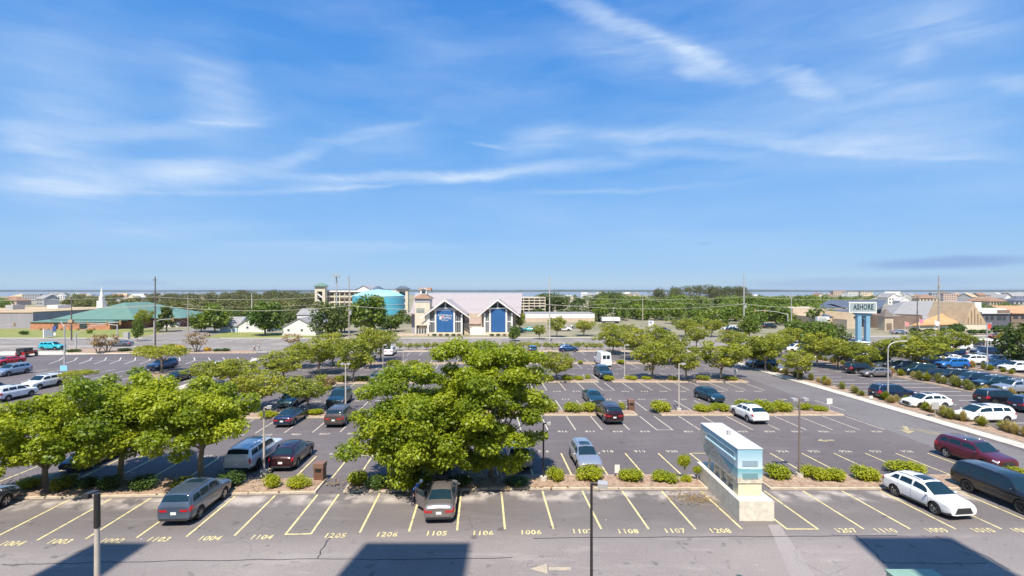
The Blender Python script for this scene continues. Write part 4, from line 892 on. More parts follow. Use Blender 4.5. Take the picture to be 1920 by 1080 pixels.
# --- long motel block with stair towers
Yc = 310; c = bld('parking_block', 'long cream multi-storey block with open stair towers behind the turquoise tank')
x0, x1 = X(608, Yc), X(752, Yc)
for z in (0.2, 3.6, 7.0, 10.2):
    part('floor_slab', m_cream_w, c, lambda m: m.box(x0, x1, Yc, Yc+16, z+2.1, z+3.1))
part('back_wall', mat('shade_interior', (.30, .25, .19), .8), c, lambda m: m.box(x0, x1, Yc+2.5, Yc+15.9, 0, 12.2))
part('parapet', m_white, c, lambda m: m.box(X(600, Yc), X(768, Yc), Yc-.6, Yc-.1, Zp(547.5, Yc), Zp(544.5, Yc)))
for k in range(16): part('column', m_cream_w, c, lambda m: m.box(x0+k*(x1-x0)/15-.25, x0+k*(x1-x0)/15+.25, Yc-.05, Yc+.35, 0, 12))
for a, b2, rm_ in ((596, 615, m_greenroof), (747, 768, m_dkroof)):
    st = part('stair_tower', m_cream_w, c, lambda m: (m.box(X(a, Yc), X(a+4.5, Yc), Yc-5, Yc-1, 0, Zp(546, Yc)), m.box(X(b2-5, Yc), X(b2, Yc), Yc-5, Yc-1, 0, Zp(546, Yc)), m.box(X(a, Yc), X(b2, Yc), Yc-4.9, Yc-1.1, Zp(546.5, Yc), Zp(536.5 if a < 600 else 541.5, Yc))))
    def stairs(m):
        for k in range(3):
            z0 = 1+3.6*k; xa, xb = X(a+4, Yc), X(b2-4.5, Yc)
            m.add([(xa, Yc-4.6, z0+2.6), (xb, Yc-4.6, z0), (xb, Yc-4.6, z0+1.1), (xa, Yc-4.6, z0+3.7), (xa, Yc-4.2, z0+2.6), (xb, Yc-4.2, z0), (xb, Yc-4.2, z0+1.1), (xa, Yc-4.2, z0+3.7)], [(0, 1, 2, 3), (3, 2, 6, 7), (7, 6, 5, 4)])
    part('stair_flights', m_white, c, stairs)
    part('stair_core', m_dkglass, c, lambda m: m.box(X(a+4.5, Yc)+.01, X(b2-5, Yc)-.01, Yc-2, Yc-1.2, 0, Zp(547, Yc)))
    part('tower_roof', rm_, c, lambda m: m.hip(X(a, Yc), X(b2, Yc), Yc-5, Yc-1, Zp(536.5 if a < 600 else 541.5, Yc), Zp(531 if a < 600 else 536.5, Yc), over=.9))
c2 = bld('gabled_hotel_roof', 'pale hotel with a white gable and dark roof above the turquoise tank', 'hotel'); Yh = 340
part('wall', m_white, c2, lambda m: m.box(X(662, Yh), X(712, Yh), Yh, Yh+14, 0, Zp(545, Yh)))
part('gable_roof', [m_whiteroof, m_white], c2, lambda m: m.gable(X(664, Yh), X(701, Yh), Yh-1, Yh+15, Zp(545, Yh), Zp(535.5, Yh), axis='Y', gm=1, over=.4))
part('dark_roof', m_dkroof, c2, lambda m: m.hip(X(694, Yh), X(712, Yh), Yh+2, Yh+14, Zp(543, Yh), Zp(536.5, Yh)))

# --- dark striped parking structure and long low wall behind the gabled venue
Yp = 262; p = bld('parking_garage', 'dark open parking garage with pale horizontal slabs behind the white roof')
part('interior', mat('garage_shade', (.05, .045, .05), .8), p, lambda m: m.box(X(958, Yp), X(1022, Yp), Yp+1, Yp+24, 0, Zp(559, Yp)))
for i, yy in enumerate((557.5, 562.5, 568, 573, 579)): part('floor_slab', m_cream_w, p, lambda m: m.box(X(955, Yp), X(1023, Yp), Yp, Yp+24.5, Zp(yy+1.7, Yp), Zp(yy, Yp)))
for k in range(7): part('column', m_tan, p, lambda m: m.box(X(962+k*10, Yp)-.2, X(962+k*10, Yp)+.2, Yp+.05, Yp+.5, 0, Zp(559, Yp)))
Yw = 212
w = bld('low_store', 'long low white walled store across the road right of the gabled building', 'store')
part('wall', m_white, w, lambda m: m.box(X(985, Yw), X(1115, Yw), Yw, Yw+18, 0, Zp(589, Yw)))
part('flat_roof', m_greyroof, w, lambda m: m.box(X(984, Yw), X(1116, Yw), Yw+.4, Yw+18.2, Zp(589, Yw)+.002, Zp(588.4, Yw)+.1))
part('band', m_tan, w, lambda m: m.box(X(985, Yw), X(1115, Yw), Yw-.05, Yw, .1, Zp(596, Yw)))
tr = bld('truck_trailer', 'white box trailer parked across the street in front of the woods', 'trailer'); Yr = 205
part('box', m_white, tr, lambda m: m.box(X(1129, Yr), X(1163, Yr), Yr, Yr+2.6, 1.0, Zp(595, Yr)))
part('chassis', m_trim, tr, lambda m: m.box(X(1131, Yr), X(1161, Yr), Yr+.1, Yr+2.5, .6, .98))
for px in (1155, 1158, 1133): part('wheel', m_rubber, tr, lambda m: m.cyl((X(px, Yr), Yr-.02, .5), (X(px, Yr), Yr+.3, .5), .5, n=12))
sg = bld('white_box_sign', 'white blank box sign with dark figures on the far kerb', 'sign'); Yk = 190
part('cabinet', m_white, sg, lambda m: m.box(X(1216, Yk), X(1226, Yk), Yk, Yk+1, Zp(614.5, Yk), Zp(601.5, Yk)))
part('sign_face', mat('sign_blue', (.15, .2, .35), .6), sg, lambda m: (m.box(X(1218, Yk), X(1222, Yk), Yk-.05, Yk+.002, Zp(606, Yk), Zp(603, Yk))))

# --- right side: pylon sign
Ya = 131; a = bld('pylon_sign', 'tall pale blue two-legged pylon sign reading ASHORE', 'pylon sign')
part('sign_cabinet', m_white, a, lambda m: m.add([(X(1592, Ya), Ya, Zp(586, Ya)), (X(1644, Ya), Ya, Zp(588, Ya)), (X(1644, Ya), Ya, Zp(566.5, Ya)), (X(1592, Ya), Ya, Zp(566.5, Ya)), (X(1592, Ya)+1, Ya+2.2, Zp(586, Ya)), (X(1644, Ya)+.9, Ya+2.0, Zp(588, Ya)), (X(1644, Ya)+.9, Ya+2.0, Zp(566.5, Ya)), (X(1592, Ya)+1, Ya+2.2, Zp(566.5, Ya))], [(0, 1, 2, 3), (1, 5, 6, 2), (5, 4, 7, 6), (4, 0, 3, 7), (3, 2, 6, 7), (1, 0, 4, 5)]))
part('sign_face', mat('sign_face_grey', (.34, .39, .38), .5, noise=.06, nscale=.4), a, lambda m: m.box(X(1594, Ya), X(1642, Ya), Ya-.06, Ya-.002, Zp(586, Ya)+.35, Zp(568, Ya)))
mb = MB(); text_mesh(mb, 'ASHORE', 1.45, X(1618.5, Ya), Ya-.09, Zp(576, Ya), sx=.66, bold=.03, vert=True, depth=.02); mb.build('lettering', mat('sign_teal_black', (.015, .05, .06), .5), a)
part('crossbeam', m_sky_post, a, lambda m: m.add([(X(1603, Ya), Ya+.4, Zp(587, Ya)), (X(1642, Ya), Ya+.4, Zp(588, Ya)), (X(1634, Ya), Ya+.4, Zp(592, Ya)), (X(1611, Ya), Ya+.4, Zp(592, Ya)), (X(1603, Ya), Ya+1.5, Zp(587, Ya)), (X(1642, Ya), Ya+1.5, Zp(588, Ya)), (X(1634, Ya), Ya+1.5, Zp(592, Ya)), (X(1611, Ya), Ya+1.5, Zp(592, Ya))], [(3, 2, 1, 0), (4, 5, 6, 7), (2, 3, 7, 6), (0, 4, 7, 3), (1, 2, 6, 5)]))
for pa, pb in ((1610.5, 1618), (1626.5, 1634)): part('leg', m_sky_post, a, lambda m: m.box(X(pa, Ya), X(pb, Ya), Ya+.45, Ya+1.45, 0, Zp(590, Ya)))
part('brace', m_sky_post, a, lambda m: m.cyl((X(1617, Ya), Ya+.9, Zp(594, Ya)), (X(1628, Ya), Ya+.9, Zp(600, Ya)), .1, n=6))

# --- big shopping complex at the right
Yq = 178
q = bld('shopping_complex', 'sprawling grey shingled complex with an orange porch roof at the right')
part('main_roof', m_greyroof, q, lambda m: m.add([(X(1672, Yq), Yq+3, Zp(604, Yq)), (X(1822, Yq), Yq+3, Zp(604, Yq)), (X(1822, Yq+34), Yq+34, Zp(564.5, Yq+34)), (X(1697, Yq+34), Yq+34, Zp(564.5, Yq+34)), (X(1822, Yq+34), Yq+60, 3), (X(1697, Yq+34), Yq+60, 3)], [(0, 1, 2, 3), (3, 2, 4, 5), (0, 3, 5), (1, 4, 2)]))
part('wall', m_tan, q, lambda m: m.box(X(1674, Yq), X(1820, Yq), Yq+3.3, Yq+30, 0, Zp(605, Yq)))
part('porch_roof', mat('orange_roof', (.48, .27, .12), .85, noise=.15, nscale=.5), q, lambda m: m.add([(X(1710, Yq-6), Yq-6, Zp(609, Yq-6)), (X(1797, Yq-6), Yq-6, Zp(607.5, Yq-6)), (X(1793, Yq+3), Yq+4, Zp(590, Yq+3)), (X(1770, Yq+3), Yq+4, Zp(588, Yq+3)), (X(1710, Yq-6), Yq-6, Zp(611, Yq-6)), (X(1797, Yq-6), Yq-6, Zp(609, Yq-6))], [(0, 1, 2, 3), (4, 5, 1, 0), (1, 5, 2), (0, 3, 4)]))
part('porch_wall', m_cream_w, q, lambda m: m.box(X(1714, Yq-6), X(1795, Yq-6), Yq-5.4, Yq+3, 0, Zp(611, Yq-6)))
part('curved_wall', m_brown, q, lambda m: m.lathe([(9, 0), (9, 4.6)], 24, 0, 'Z', (X(1694, Yq), Yq+6, 0)))
q2 = bld('dark_roofed_store', 'store with slate blue roofs behind the pylon sign', 'store'); Y2 = 186
part('upper_roof', m_dkroof, q2, lambda m: m.add([(X(1530, Y2+20), Y2+20, Zp(577, Y2+20)), (X(1655, Y2+20), Y2+20, Zp(577, Y2+20)), (X(1660, Y2+42), Y2+42, Zp(563, Y2+42)), (X(1552, Y2+42), Y2+42, Zp(563, Y2+42))], [(0, 1, 2, 3)]))
part('lower_roof', m_dkroof, q2, lambda m: m.add([(X(1538, Y2), Y2, Zp(594, Y2)), (X(1600, Y2), Y2, Zp(594, Y2)), (X(1625, Y2+18), Y2+18, Zp(579, Y2+18)), (X(1553, Y2+18), Y2+18, Zp(579, Y2+18))], [(0, 1, 2, 3)]))
part('wall', m_tan, q2, lambda m: (m.box(X(1540, Y2), X(1600, Y2), Y2+.3, Y2+19, 0, Zp(595, Y2)), m.box(X(1540, Y2), X(1655, Y2), Y2+19.01, Y2+42, 0, Zp(578, Y2+20))))
part('gable_roof', [m_tanroof, m_tan], q2, lambda m: m.gable(X(1588, Y2-8), X(1612, Y2-8), Y2-8, Y2+14, Zp(600, Y2-8), Zp(586.5, Y2-8), axis='Y', gm=1))
part('gable_wall', m_tan, q2, lambda m: m.box(X(1588, Y2-8), X(1612, Y2-8), Y2-8, Y2+14, 0, Zp(600, Y2-8)))
part('round_vent', m_black, q2, lambda m: m.cyl((X(1603, Y2-8), Y2-8.1, Zp(595, Y2-8)), (X(1603, Y2-8), Y2-7.9, Zp(595, Y2-8)), .42, n=14))
part('annex', m_tan, q2, lambda m: m.box(X(1640, Y2-4), X(1672, Y2-4), Y2-4, Y2+18, 0, Zp(600, Y2-4)))
part('annex_roof', m_cream_w, q2, lambda m: m.add([(X(1636, Y2), Y2-2, Zp(598, Y2)), (X(1674, Y2), Y2-2, Zp(598, Y2)), (X(1674, Y2), Y2+30, Zp(575, Y2+30)), (X(1645, Y2), Y2+30, Zp(566, Y2+30)), (X(1636, Y2), Y2-2, Zp(600, Y2)), (X(1674, Y2), Y2-2, Zp(600, Y2))], [(0, 1, 2, 3), (4, 5, 1, 0)]))
q3 = bld('turret', 'brown stone turret with a pointed grey roof beside the pylon sign', 'turret'); Y3 = 168
part('wall', m_tan, q3, lambda m: m.box(X(1659, Y3), X(1675, Y3), Y3, Y3+3, 0, Zp(594, Y3)))
part('pointed_roof', mat('turret_roof', (.16, .13, .115), .9), q3, lambda m: m.hip(X(1659, Y3), X(1675, Y3), Y3, Y3+3, Zp(594, Y3), Zp(579, Y3), over=.3))
part('doorway', m_brown, q3, lambda m: m.box(X(1662, Y3), X(1672, Y3), Y3-.05, Y3+.02, .2, Zp(606, Y3)))
q4 = bld('chapel_like_restaurant', 'tan A-frame facade with dark vertical slots above a cream base', 'restaurant'); Y4 = 172
xa0, xa1, xm = X(1806, Y4), X(1850, Y4), X(1824.5, Y4)
part('wall', m_cream_w, q4, lambda m: m.box(X(1806, Y4), X(1850, Y4), Y4, Y4+16, 0, Zp(608, Y4)))
part('gable_wall', m_tanroof, q4, lambda m: m.prism([(0, 0)]*3, 0, 0) if False else m.add([(xa0, Y4-.1, Zp(608, Y4)), (xa1, Y4-.1, Zp(608, Y4)), (xm, Y4-.1, Zp(567, Y4)), (xa0, Y4+16, Zp(608, Y4)), (xa1, Y4+16, Zp(608, Y4)), (xm, Y4+16, Zp(567, Y4))], [(0, 1, 2), (1, 4, 5, 2), (3, 0, 2, 5), (4, 3, 5)]))
for k, px in enumerate((1809.5, 1815, 1821, 1827, 1833, 1838.5)):
    f = abs(px-1824.5)/ (18.5 if px < 1824.5 else 25.5); zt = Zp(608, Y4)+(Zp(567, Y4)-Zp(608, Y4))*(1-f)-1.4
    if zt > Zp(603, Y4): part('slot_window', m_brown, q4, lambda m: m.box(X(px-.9, Y4), X(px+.9, Y4), Y4-.16, Y4-.09, Zp(607, Y4), zt))
q5 = bld('modern_store', 'white and charcoal modern shopfront right of the A-frame facade', 'store'); Y5 = 176
part('wall', mat('charcoal_wall', (.10, .10, .12), .7), q5, lambda m: m.box(X(1840, Y5), X(1893, Y5), Y5, Y5+18, 0, Zp(588, Y5)))
part('cornice', m_white, q5, lambda m: (m.box(X(1839, Y5), X(1892, Y5), Y5-.5, Y5+1, Zp(588, Y5), Zp(584, Y5))))
part('cornice', m_white, q5, lambda m: m.box(X(1838, Y5), X(1892, Y5), Y5+1.01, Y5+6, Zp(583.9, Y5), Zp(578.5, Y5)))
part('upper_block', m_white, q5, lambda m: m.box(X(1828, Y5+6), X(1840, Y5+6), Y5+6, Y5+10, 0, Zp(567, Y5+6)))
part('side_screen', m_brown, q5, lambda m: m.box(X(1867, Y5), X(1891, Y5), Y5-.55, Y5-.45, Zp(587, Y5), Zp(581, Y5)))
for a_, b_ in ((1848, 1853), (1857, 1863), (1869, 1878), (1880, 1886)): part('window', m_dkglass, q5, lambda m: m.box(X(a_, Y5), X(b_, Y5), Y5-.08, Y5+.01, Zp(600, Y5), Zp(591, Y5)))
q6 = bld('orange_roofed_store', 'low store with an orange tiled roof at the right edge', 'store'); Y6 = 186
part('wall', m_brown, q6, lambda m: m.box(X(1896, Y6), X(1990, Y6), Y6, Y6+14, 0, Zp(587, Y6)))
part('roof', mat('orange_tile', (.50, .25, .13), .85, noise=.12, nscale=.5), q6, lambda m: m.add([(X(1895, Y6), Y6-.6, Zp(587, Y6)), (X(1992, Y6), Y6-.6, Zp(587, Y6)), (X(1992, Y6), Y6+8, Zp(573, Y6+8)), (X(1897, Y6), Y6+8, Zp(573, Y6+8)), (X(1895, Y6), Y6-.6, Zp(588, Y6)), (X(1992, Y6), Y6-.6, Zp(588, Y6))], [(0, 1, 2, 3), (4, 5, 1, 0)]))
for k in range(4): part('window', m_dkglass, q6, lambda m: m.box(X(1900+14*k, Y6), X(1909+14*k, Y6), Y6-.06, Y6+.01, Zp(598, Y6), Zp(591, Y6)))
q7 = bld('low_white_sign', 'white boxed shop sign on two legs left of the pylon', 'sign'); Y7 = 150
part('cabinet', m_white, q7, lambda m: m.box(X(1533, Y7), X(1555, Y7), Y7, Y7+1.2, Zp(604, Y7), Zp(594, Y7)))
part('sign_face', mat('dull_face', (.40, .42, .40), .6), q7, lambda m: m.box(X(1534.5, Y7), X(1549, Y7), Y7-.05, Y7+.001, Zp(603, Y7), Zp(595, Y7)))
for px in (1538, 1545): part('leg', m_steel, q7, lambda m: m.box(X(px, Y7)-.12, X(px, Y7)+.12, Y7+.4, Y7+.64, 0, Zp(604, Y7)))
# glazed pavilion / cart shelter
q8 = bld('bus_shelter', 'small white roofed shelter on dark posts in the right car park', 'shelter'); Y8 = 118
sx0, sx1 = X(1841, Y8), X(1869, Y8)
part('roof', m_white, q8, lambda m: m.hip(sx0, sx1, Y8, Y8+3, Zp(637.5, Y8), Zp(634.5, Y8), over=.3))
for i, px in enumerate((1841.5, 1847, 1852, 1857, 1862, 1868)): part('post', m_pole, q8, lambda m: m.box(X(px, Y8)-.09, X(px, Y8)+.09, Y8+.1, Y8+.28, 0, Zp(638, Y8)-.03))
part('back_panel', mat('shelter_panel', (.30, .32, .36), .4), q8, lambda m: m.box(sx0+.1, sx1-.1, Y8+2.8, Y8+2.9, .3, 2.3))

# --- distant houses
WALLS = [('white', m_white), ('cream', m_cream_w), ('tan', m_tan), ('pale blue', mat('paleblue_wall', (.45, .55, .62), .8)), ('grey', mat('grey_wall', (.35, .35, .36), .8)), ('pinkish', mat('pink_wall', (.55, .40, .34), .8))]
ROOFS = [('grey', m_greyroof), ('brown', m_brownroof), ('dark', m_dkroof), ('sand coloured', m_tanroof), ('pale', mat('pale_roof', (.55, .52, .50), .8))]
HOUSE_M = {}
def house_meshes(kind, wi, ri):
    key = (kind, wi, ri)
    if key in HOUSE_M: return HOUSE_M[key]
    w = MB(); r = MB(); n = MB(); mw, mr = WALLS[wi][1], ROOFS[ri][1]
    if kind == 0: w.box(-6, 6, 0, 10, 0, 5.5); r.gable(-6, 6, 0, 10, 5.5, 8.6, 0, 'X', .4, .2, gm=1); zs = (1, 3.6)
    elif kind == 1: w.box(-5, 5, 0, 13, 0, 6); r.gable(-5, 5, 0, 13, 6, 9.5, 0, 'Y', .4, .2, gm=1); zs = (1, 3.8)
    elif kind == 2: w.box(-7, 7, 0, 11, 0, 3.2); r.hip(-7, 7, 0, 11, 3.2, 6, over=.5); zs = (1,)
    else: w.box(-9, 9, 0, 12, 0, 8.5); r.box(-9.2, 9.2, -.2, 12.2, 8.5, 8.9); zs = (1, 3.6, 6.2)
    L = {0: 6, 1: 5, 2: 7, 3: 9}[kind]
    for z in zs:
        k = -L+1.2
        while k < L-1.2: n.box(k, k+1.1, -.08, .02, z, z+1.4); k += 2.4
    HOUSE_M[key] = (w.mesh('wall', [mw]), r.mesh('roof', [mr, mw]), n.mesh('windows', [m_dkglass])); return HOUSE_M[key]
def far_house(px, py, kind, wi, ri, sc, rz, label):
    p = G(px, py); h = empty('house', p, R_(rz)); h.scale = (sc, sc, sc); tag(h, label, 'house', 'houses of the far neighbourhood')
    a, b_, c_ = house_meshes(kind, wi, ri); link_mesh('wall', a, h); link_mesh('roof', b_, h); link_mesh('window_row', c_, h)
HL = [ # px, py, kind, wall, roof, scale
 (12,572,2,5,1,1.3),(30,562,2,2,3,1.4),(58,566,3,4,0,1.0),(75,573,0,4,0,1.1),(95,560,1,0,0,1.0),(112,563,1,0,4,1.0),(135,556,2,0,4,1.3),(150,557,2,2,1,1.2),(163,560,1,1,4,.9),(210,564,1,0,1,.9),(228,561,0,5,3,1.0),(246,568,1,1,4,1.0),(262,560,0,2,0,1.0),(300,561,0,1,4,.9),(342,565,2,2,3,1.1),(365,568,2,1,3,1.3),(372,560,0,0,4,.9),(392,559,2,0,3,1.2),(415,563,1,2,0,.8),(590,566,0,4,1,1.1),(583,572,2,2,3,1.0),
 (1048,572,1,0,4,.9),(1072,570,1,1,4,.9),(1095,557,0,0,4,1.0),(1110,560,0,0,0,1.0),(1128,556,1,1,4,1.0),(1165,556,0,0,0,1.0),(1182,557,1,2,4,1.0),(1196,555,0,1,0,1.0),
 (1415,568,0,4,4,1.0),(1530,566,1,5,4,1.0),(1540,571,1,0,1,1.1),(1548,562,0,4,0,1.0),(1575,556,3,2,3,1.4),(1600,558,3,0,3,1.2),(1625,557,3,1,1,1.2),(1640,560,2,2,3,1.2),(1662,561,0,0,0,1.0),(1676,571,1,0,0,1.1),(1688,565,1,0,4,1.2),(1700,560,3,0,4,.9),(1712,562,0,0,0,1.0),(1698,575,1,0,4,.8),(1727,560,2,5,1,1.2),(1742,566,2,2,1,1.4),(1765,563,3,4,2,1.1),(1786,564,3,5,3,1.0),(1802,562,0,0,3,1.1),(1815,560,1,0,4,1.0),(1828,569,0,4,3,1.2),(1843,562,0,2,1,1.1),(1852,572,2,2,1,1.2),(1862,560,1,0,0,1.0),(1872,574,2,2,1,1.3),(1880,563,0,0,4,1.1),(1890,570,1,0,0,1.0),(1901,560,3,2,3,1.0),(1912,566,0,4,0,1.2),(1924,573,2,4,2,1.3),(1935,562,0,0,1,1.1),
 (1560,563,0,0,1,.9),(1590,566,0,2,0,.9),(1650,567,2,4,0,1.0),(1755,558,0,0,4,1.0),(1775,557,1,1,1,1.0),(1835,557,2,0,4,1.2),(1870,557,0,5,3,1.0),(1895,557,1,0,0,1.0),(1915,557,0,1,4,1.0)]
hr = random.Random(7); seen = {}
def zone(px): return 'left shoreline' if px < 180 else 'skyline right of steeple' if px < 620 else 'above white trailer' if px < 1250 else 'left of the pylon' if px < 1560 else 'above the pylon' if px < 1690 else 'above grey complex' if px < 1800 else 'above the A-frame' if px < 1870 else 'right edge skyline'
for px, py, k, wi, ri, sc in sorted(HL):
    desc = '%s %s, %s roof' % (WALLS[wi][0], ('house', 'gabled house', 'bungalow', 'flat block')[k], ROOFS[ri][0]); z = zone(px); n_ = seen.setdefault(z, []); n_.append(px)
    far_house(px, py, k, wi, ri, sc, hr.choice((-25, -10, 0, 12, 30)), '%s, %s from left, %s' % (desc, ['first', 'second', 'third', 'fourth', 'fifth', 'sixth', 'seventh', 'eighth', 'ninth', 'tenth', 'eleventh', 'twelfth', 'thirteenth', 'fourteenth', 'fifteenth', 'sixteenth', 'seventeenth', 'eighteenth', 'nineteenth', 'twentieth'][len(n_)-1], z))

# --- mural-painted mechanical cabinet on its plinth
def mat_mural():
    m = bpy.data.materials.new('beach_mural'); m.use_nodes = True; nt = m.node_tree; b = nt.nodes['Principled BSDF']
    tc = node(nt, 'ShaderNodeTexCoord').outputs['Object']; sp = node(nt, 'ShaderNodeSeparateXYZ', {0: tc})
    n = node(nt, 'ShaderNodeTexNoise', {'Vector': tc, 'Scale': 1.2, 'Detail': 6.0}).outputs[0]
    n2 = node(nt, 'ShaderNodeTexNoise', {'Vector': V1(nt, 'MULTIPLY', tc, (1, 1, 2.2)), 'Scale': 3.5, 'Detail': 7.0, 'Roughness': .75}).outputs[0]
    # horizon line falls away along the long side; y runs 30..36
    h = M1(nt, 'SUBTRACT', sp.outputs[2], M1(nt, 'MULTIPLY', M1(nt, 'SUBTRACT', sp.outputs[1], 30.2), 0.04))
    h = M1(nt, 'ADD', h, M1(nt, 'MULTIPLY', M1(nt, 'SUBTRACT', n, .5), .25))
    sky_ = mixc(nt, node(nt, 'ShaderNodeMapRange', {0: h, 1: 2.9, 2: 3.9}).outputs[0], (.56, .66, .71), (.26, .48, .57))
    sea = mixc(nt, node(nt, 'ShaderNodeMapRange', {0: h, 1: 2.35, 2: 2.75}).outputs[0], (.36, .52, .54), (.15, .38, .43))
    sand = mixc(nt, node(nt, 'ShaderNodeMapRange', {0: n2, 1: .42, 2: .62}).outputs[0], (.72, .64, .50), (.36, .33, .30))
    c = mixc(nt, M1(nt, 'GREATER_THAN', h, 2.80), sea, sky_)
    c = mixc(nt, M1(nt, 'LESS_THAN', M1(nt, 'SUBTRACT', h, M1(nt, 'MULTIPLY', M1(nt, 'MAXIMUM', M1(nt, 'SUBTRACT', sp.outputs[1], 31.2), 0.0), .26)), 2.28), c, sand)
    nt.links.new(c, b.inputs['Base Color']); b.inputs['Roughness'].default_value = .6; return m
mc = bld('mural_cabinet', 'tall equipment cabinet painted with a beach and sea mural on a concrete plinth', 'cabinet')
mm = mat_mural(); m_plin = mat('painted_plinth', (.52, .48, .40), .8, nscale=3.5, col2=(.72, .66, .53))
part('plinth', m_plin, mc, lambda m: m.add([(13.28, 29.6, 0), (15.32, 29.6, 0), (15.32, 36.4, 0), (13.28, 36.4, 0), (13.28, 29.6, 1.16), (15.32, 29.6, 1.16), (15.32, 36.4, 1.16), (13.28, 36.4, 1.16)], [(0, 3, 2, 1), (4, 5, 6, 7), (0, 1, 5, 4), (1, 2, 6, 5), (2, 3, 7, 6), (3, 0, 4, 7)]))
bx0, bx1 = 13.5, 14.98
def casing(m):
    prof = [(30.3, 1.95), (30.3, 3.98), (36.2, 3.98), (36.2, 2.75), (35.5, 2.2), (34.9, 1.95)]
    vs = [(bx0, y, z) for y, z in prof]+[(bx1, y, z) for y, z in prof]; n = len(prof)
    m.add(vs, [(i, (i+1) % n, n+(i+1) % n, n+i) for i in range(n)]+[tuple(range(n))[::-1], tuple(range(n, 2*n))])
o = part('casing', mm, mc, casing); bm = bmesh.new(); bm.from_mesh(o.data); bmesh.ops.recalc_face_normals(bm, faces=bm.faces); bm.to_mesh(o.data); bm.free()
part('roof_panel', mat('casing_top', (.52, .53, .54), .5, noise=.04), mc, lambda m: m.box(bx0-.03, bx1+.03, 30.27, 36.23, 3.982, 4.02))
part('base_cabinet', mat('painted_base', (.70, .62, .45), .75, nscale=2.5, col2=(.60, .56, .36)), mc, lambda m: m.box(bx0+.06, bx1-.02, 30.36, 31.1, 1.162, 1.948))
part('louvre', mat('louvre_blue', (.33, .45, .50), .6), mc, lambda m: [m.box(bx0+.28, bx1-.28, 30.27, 30.297, 2.98+.06*k, 3.02+.06*k) for k in range(6)])
part('louvre', mat('louvre_teal', (.20, .36, .38), .6), mc, lambda m: [m.box(bx0+.28, bx1-.28, 30.27, 30.297, 2.22+.06*k, 2.26+.06*k) for k in range(6)])
part('vent_slot', mat('slot_grey', (.28, .38, .42), .6), mc, lambda m: [m.box(bx0-.03, bx0-.002, 30.7, 35.0, 3.40+.06*k, 3.43+.06*k) for k in range(5)])
part('gutter', mat('gutter_pale', (.45, .62, .68), .6), mc, lambda m: m.box(bx0-.10, bx0-.002, 30.6, 35.2, 3.24, 3.34))
for yy in (32.0, 33.0, 34.0, 35.0): part('support_post', m_plin, mc, lambda m: (m.box(bx0+.1, bx0+.22, yy, yy+.12, 1.162, 1.952)))
for yy in (32.5, 34.5): part('support_post', m_plin, mc, lambda m: m.box(bx1-.22, bx1-.1, yy, yy+.12, 1.162, 1.952))
def mach(m):
    m.cyl((bx0+.5, 31.6, 1.45), (bx0+.5, 33.0, 1.45), .24, n=12); m.cyl((bx0+.3, 31.7, 1.75), (bx0+.3, 32.6, 1.75), .12, n=10); m.box(bx0+.3, bx0+.9, 33.4, 34.6, 1.17, 1.6)
part('pump', mat('pump_cream', (.62, .56, .42), .6), mc, mach)
part('roof_fitting', m_steel, mc, lambda m: (m.cyl((14.2, 33.2, 4.021), (14.2, 33.2, 4.12), .14, n=10), m.box(14.1, 14.3, 33.1, 33.3, 4.12, 4.3)))
# ------------------------------------------------------------ poles, lamps, wires
def lamp(px, pyb, pyt, label, m=None, r=.075, heads=1, armlen=.9, base=True, ang=0.0, Z=None, h=None, curved=False, top_dark=False):
    if Z is None: p = G(px, pyb); Z = p.y; h = HC-(pyt-HY)*Z/FOC
    p = Vector(((px-960)*Z/FOC, Z, 0)); m = m or m_poletan
    o = tag(empty('street_lamp', p, ang), label, 'street lamp', 'lamps of the car park')
    def pole(mb):
        if curved:
            mb.cyl((0, 0, .3), (0, 0, h-.9), r, r*.75, 10); pts = [(1.6*math.sin(t)*.6+0, 0, h-.9+.9*math.sin(t*1.0)) if False else (1.5*(1-math.cos(t)), 0, h-.9+.9*math.sin(t)) for t in np.linspace(0, math.pi/2, 7)]
            mb.tube(pts, r*.7, 8)
        else: mb.cyl((0, 0, .25 if base else 0), (0, 0, h-.05), r, r*.8, 10)
    part('pole', m, o, pole)
    if base: part('footing', m_conc, o, lambda b_: b_.cyl((0, 0, 0), (0, 0, .45), .28, .25, 12))
    for k in range(heads):
        a = math.pi*k; c, s = math.cos(a), math.sin(a)
        if curved: part('lamp_head', m_poletan, o, lambda b_: b_.box(1.4, 2.2, -.14, .14, h-.04, h+.1))
        else:
            part('arm', m, o, lambda b_: b_.box(0, armlen*.45, -.04, .04, h-.12, h-.04, rz=a, c=(0, 0)))
            part('lamp_head', m_poledark if top_dark else m_steel, o, lambda b_: b_.box(armlen*.4, armlen, -.2, .2, h-.16, h+.02, rz=a, c=(0, 0)))
    if top_dark: part('head_sleeve', m_poledark, o, lambda b_: b_.cyl((0, 0, h-1.25), (0, 0, h), r*1.02, r*.98, 10))
    return o
lamp(182, 0, 0, 'near brown square lamp pole with a black upper section at the lower left corner', m_poletan, .105, 1, .42, False, 2.9, Z=18.7, h=6.0, top_dark=True)
lamp(1109, 0, 0, 'near slim black lamp pole with a small grey head at the bottom centre', m_poledark, .062, 1, .62, False, -.2, Z=19.8, h=6.0)
lamp(495, 893, 762, 'tan lamp pole in front of the silver and maroon cars', m_poletan, .08, 1, .5, ang=.3)
lamp(1499, 898, 747, 'brown lamp pole with two heads beside the shrubs right of the mural cabinet', m_pole, .075, 2, .6, ang=.1)
lamp(1273, 773, 681, 'slim tan lamp pole by the round shrub in the second planting island', m_poletan, .075, 1, .7)
lamp(648, 775, 681, 'slim pale lamp pole beside the brown estate car', m_poletan, .08, 2, .5)
lamp(1019, 905, 792, 'dark lamp pole at the right edge of the big central tree', m_poledark, .07, 1, .5)
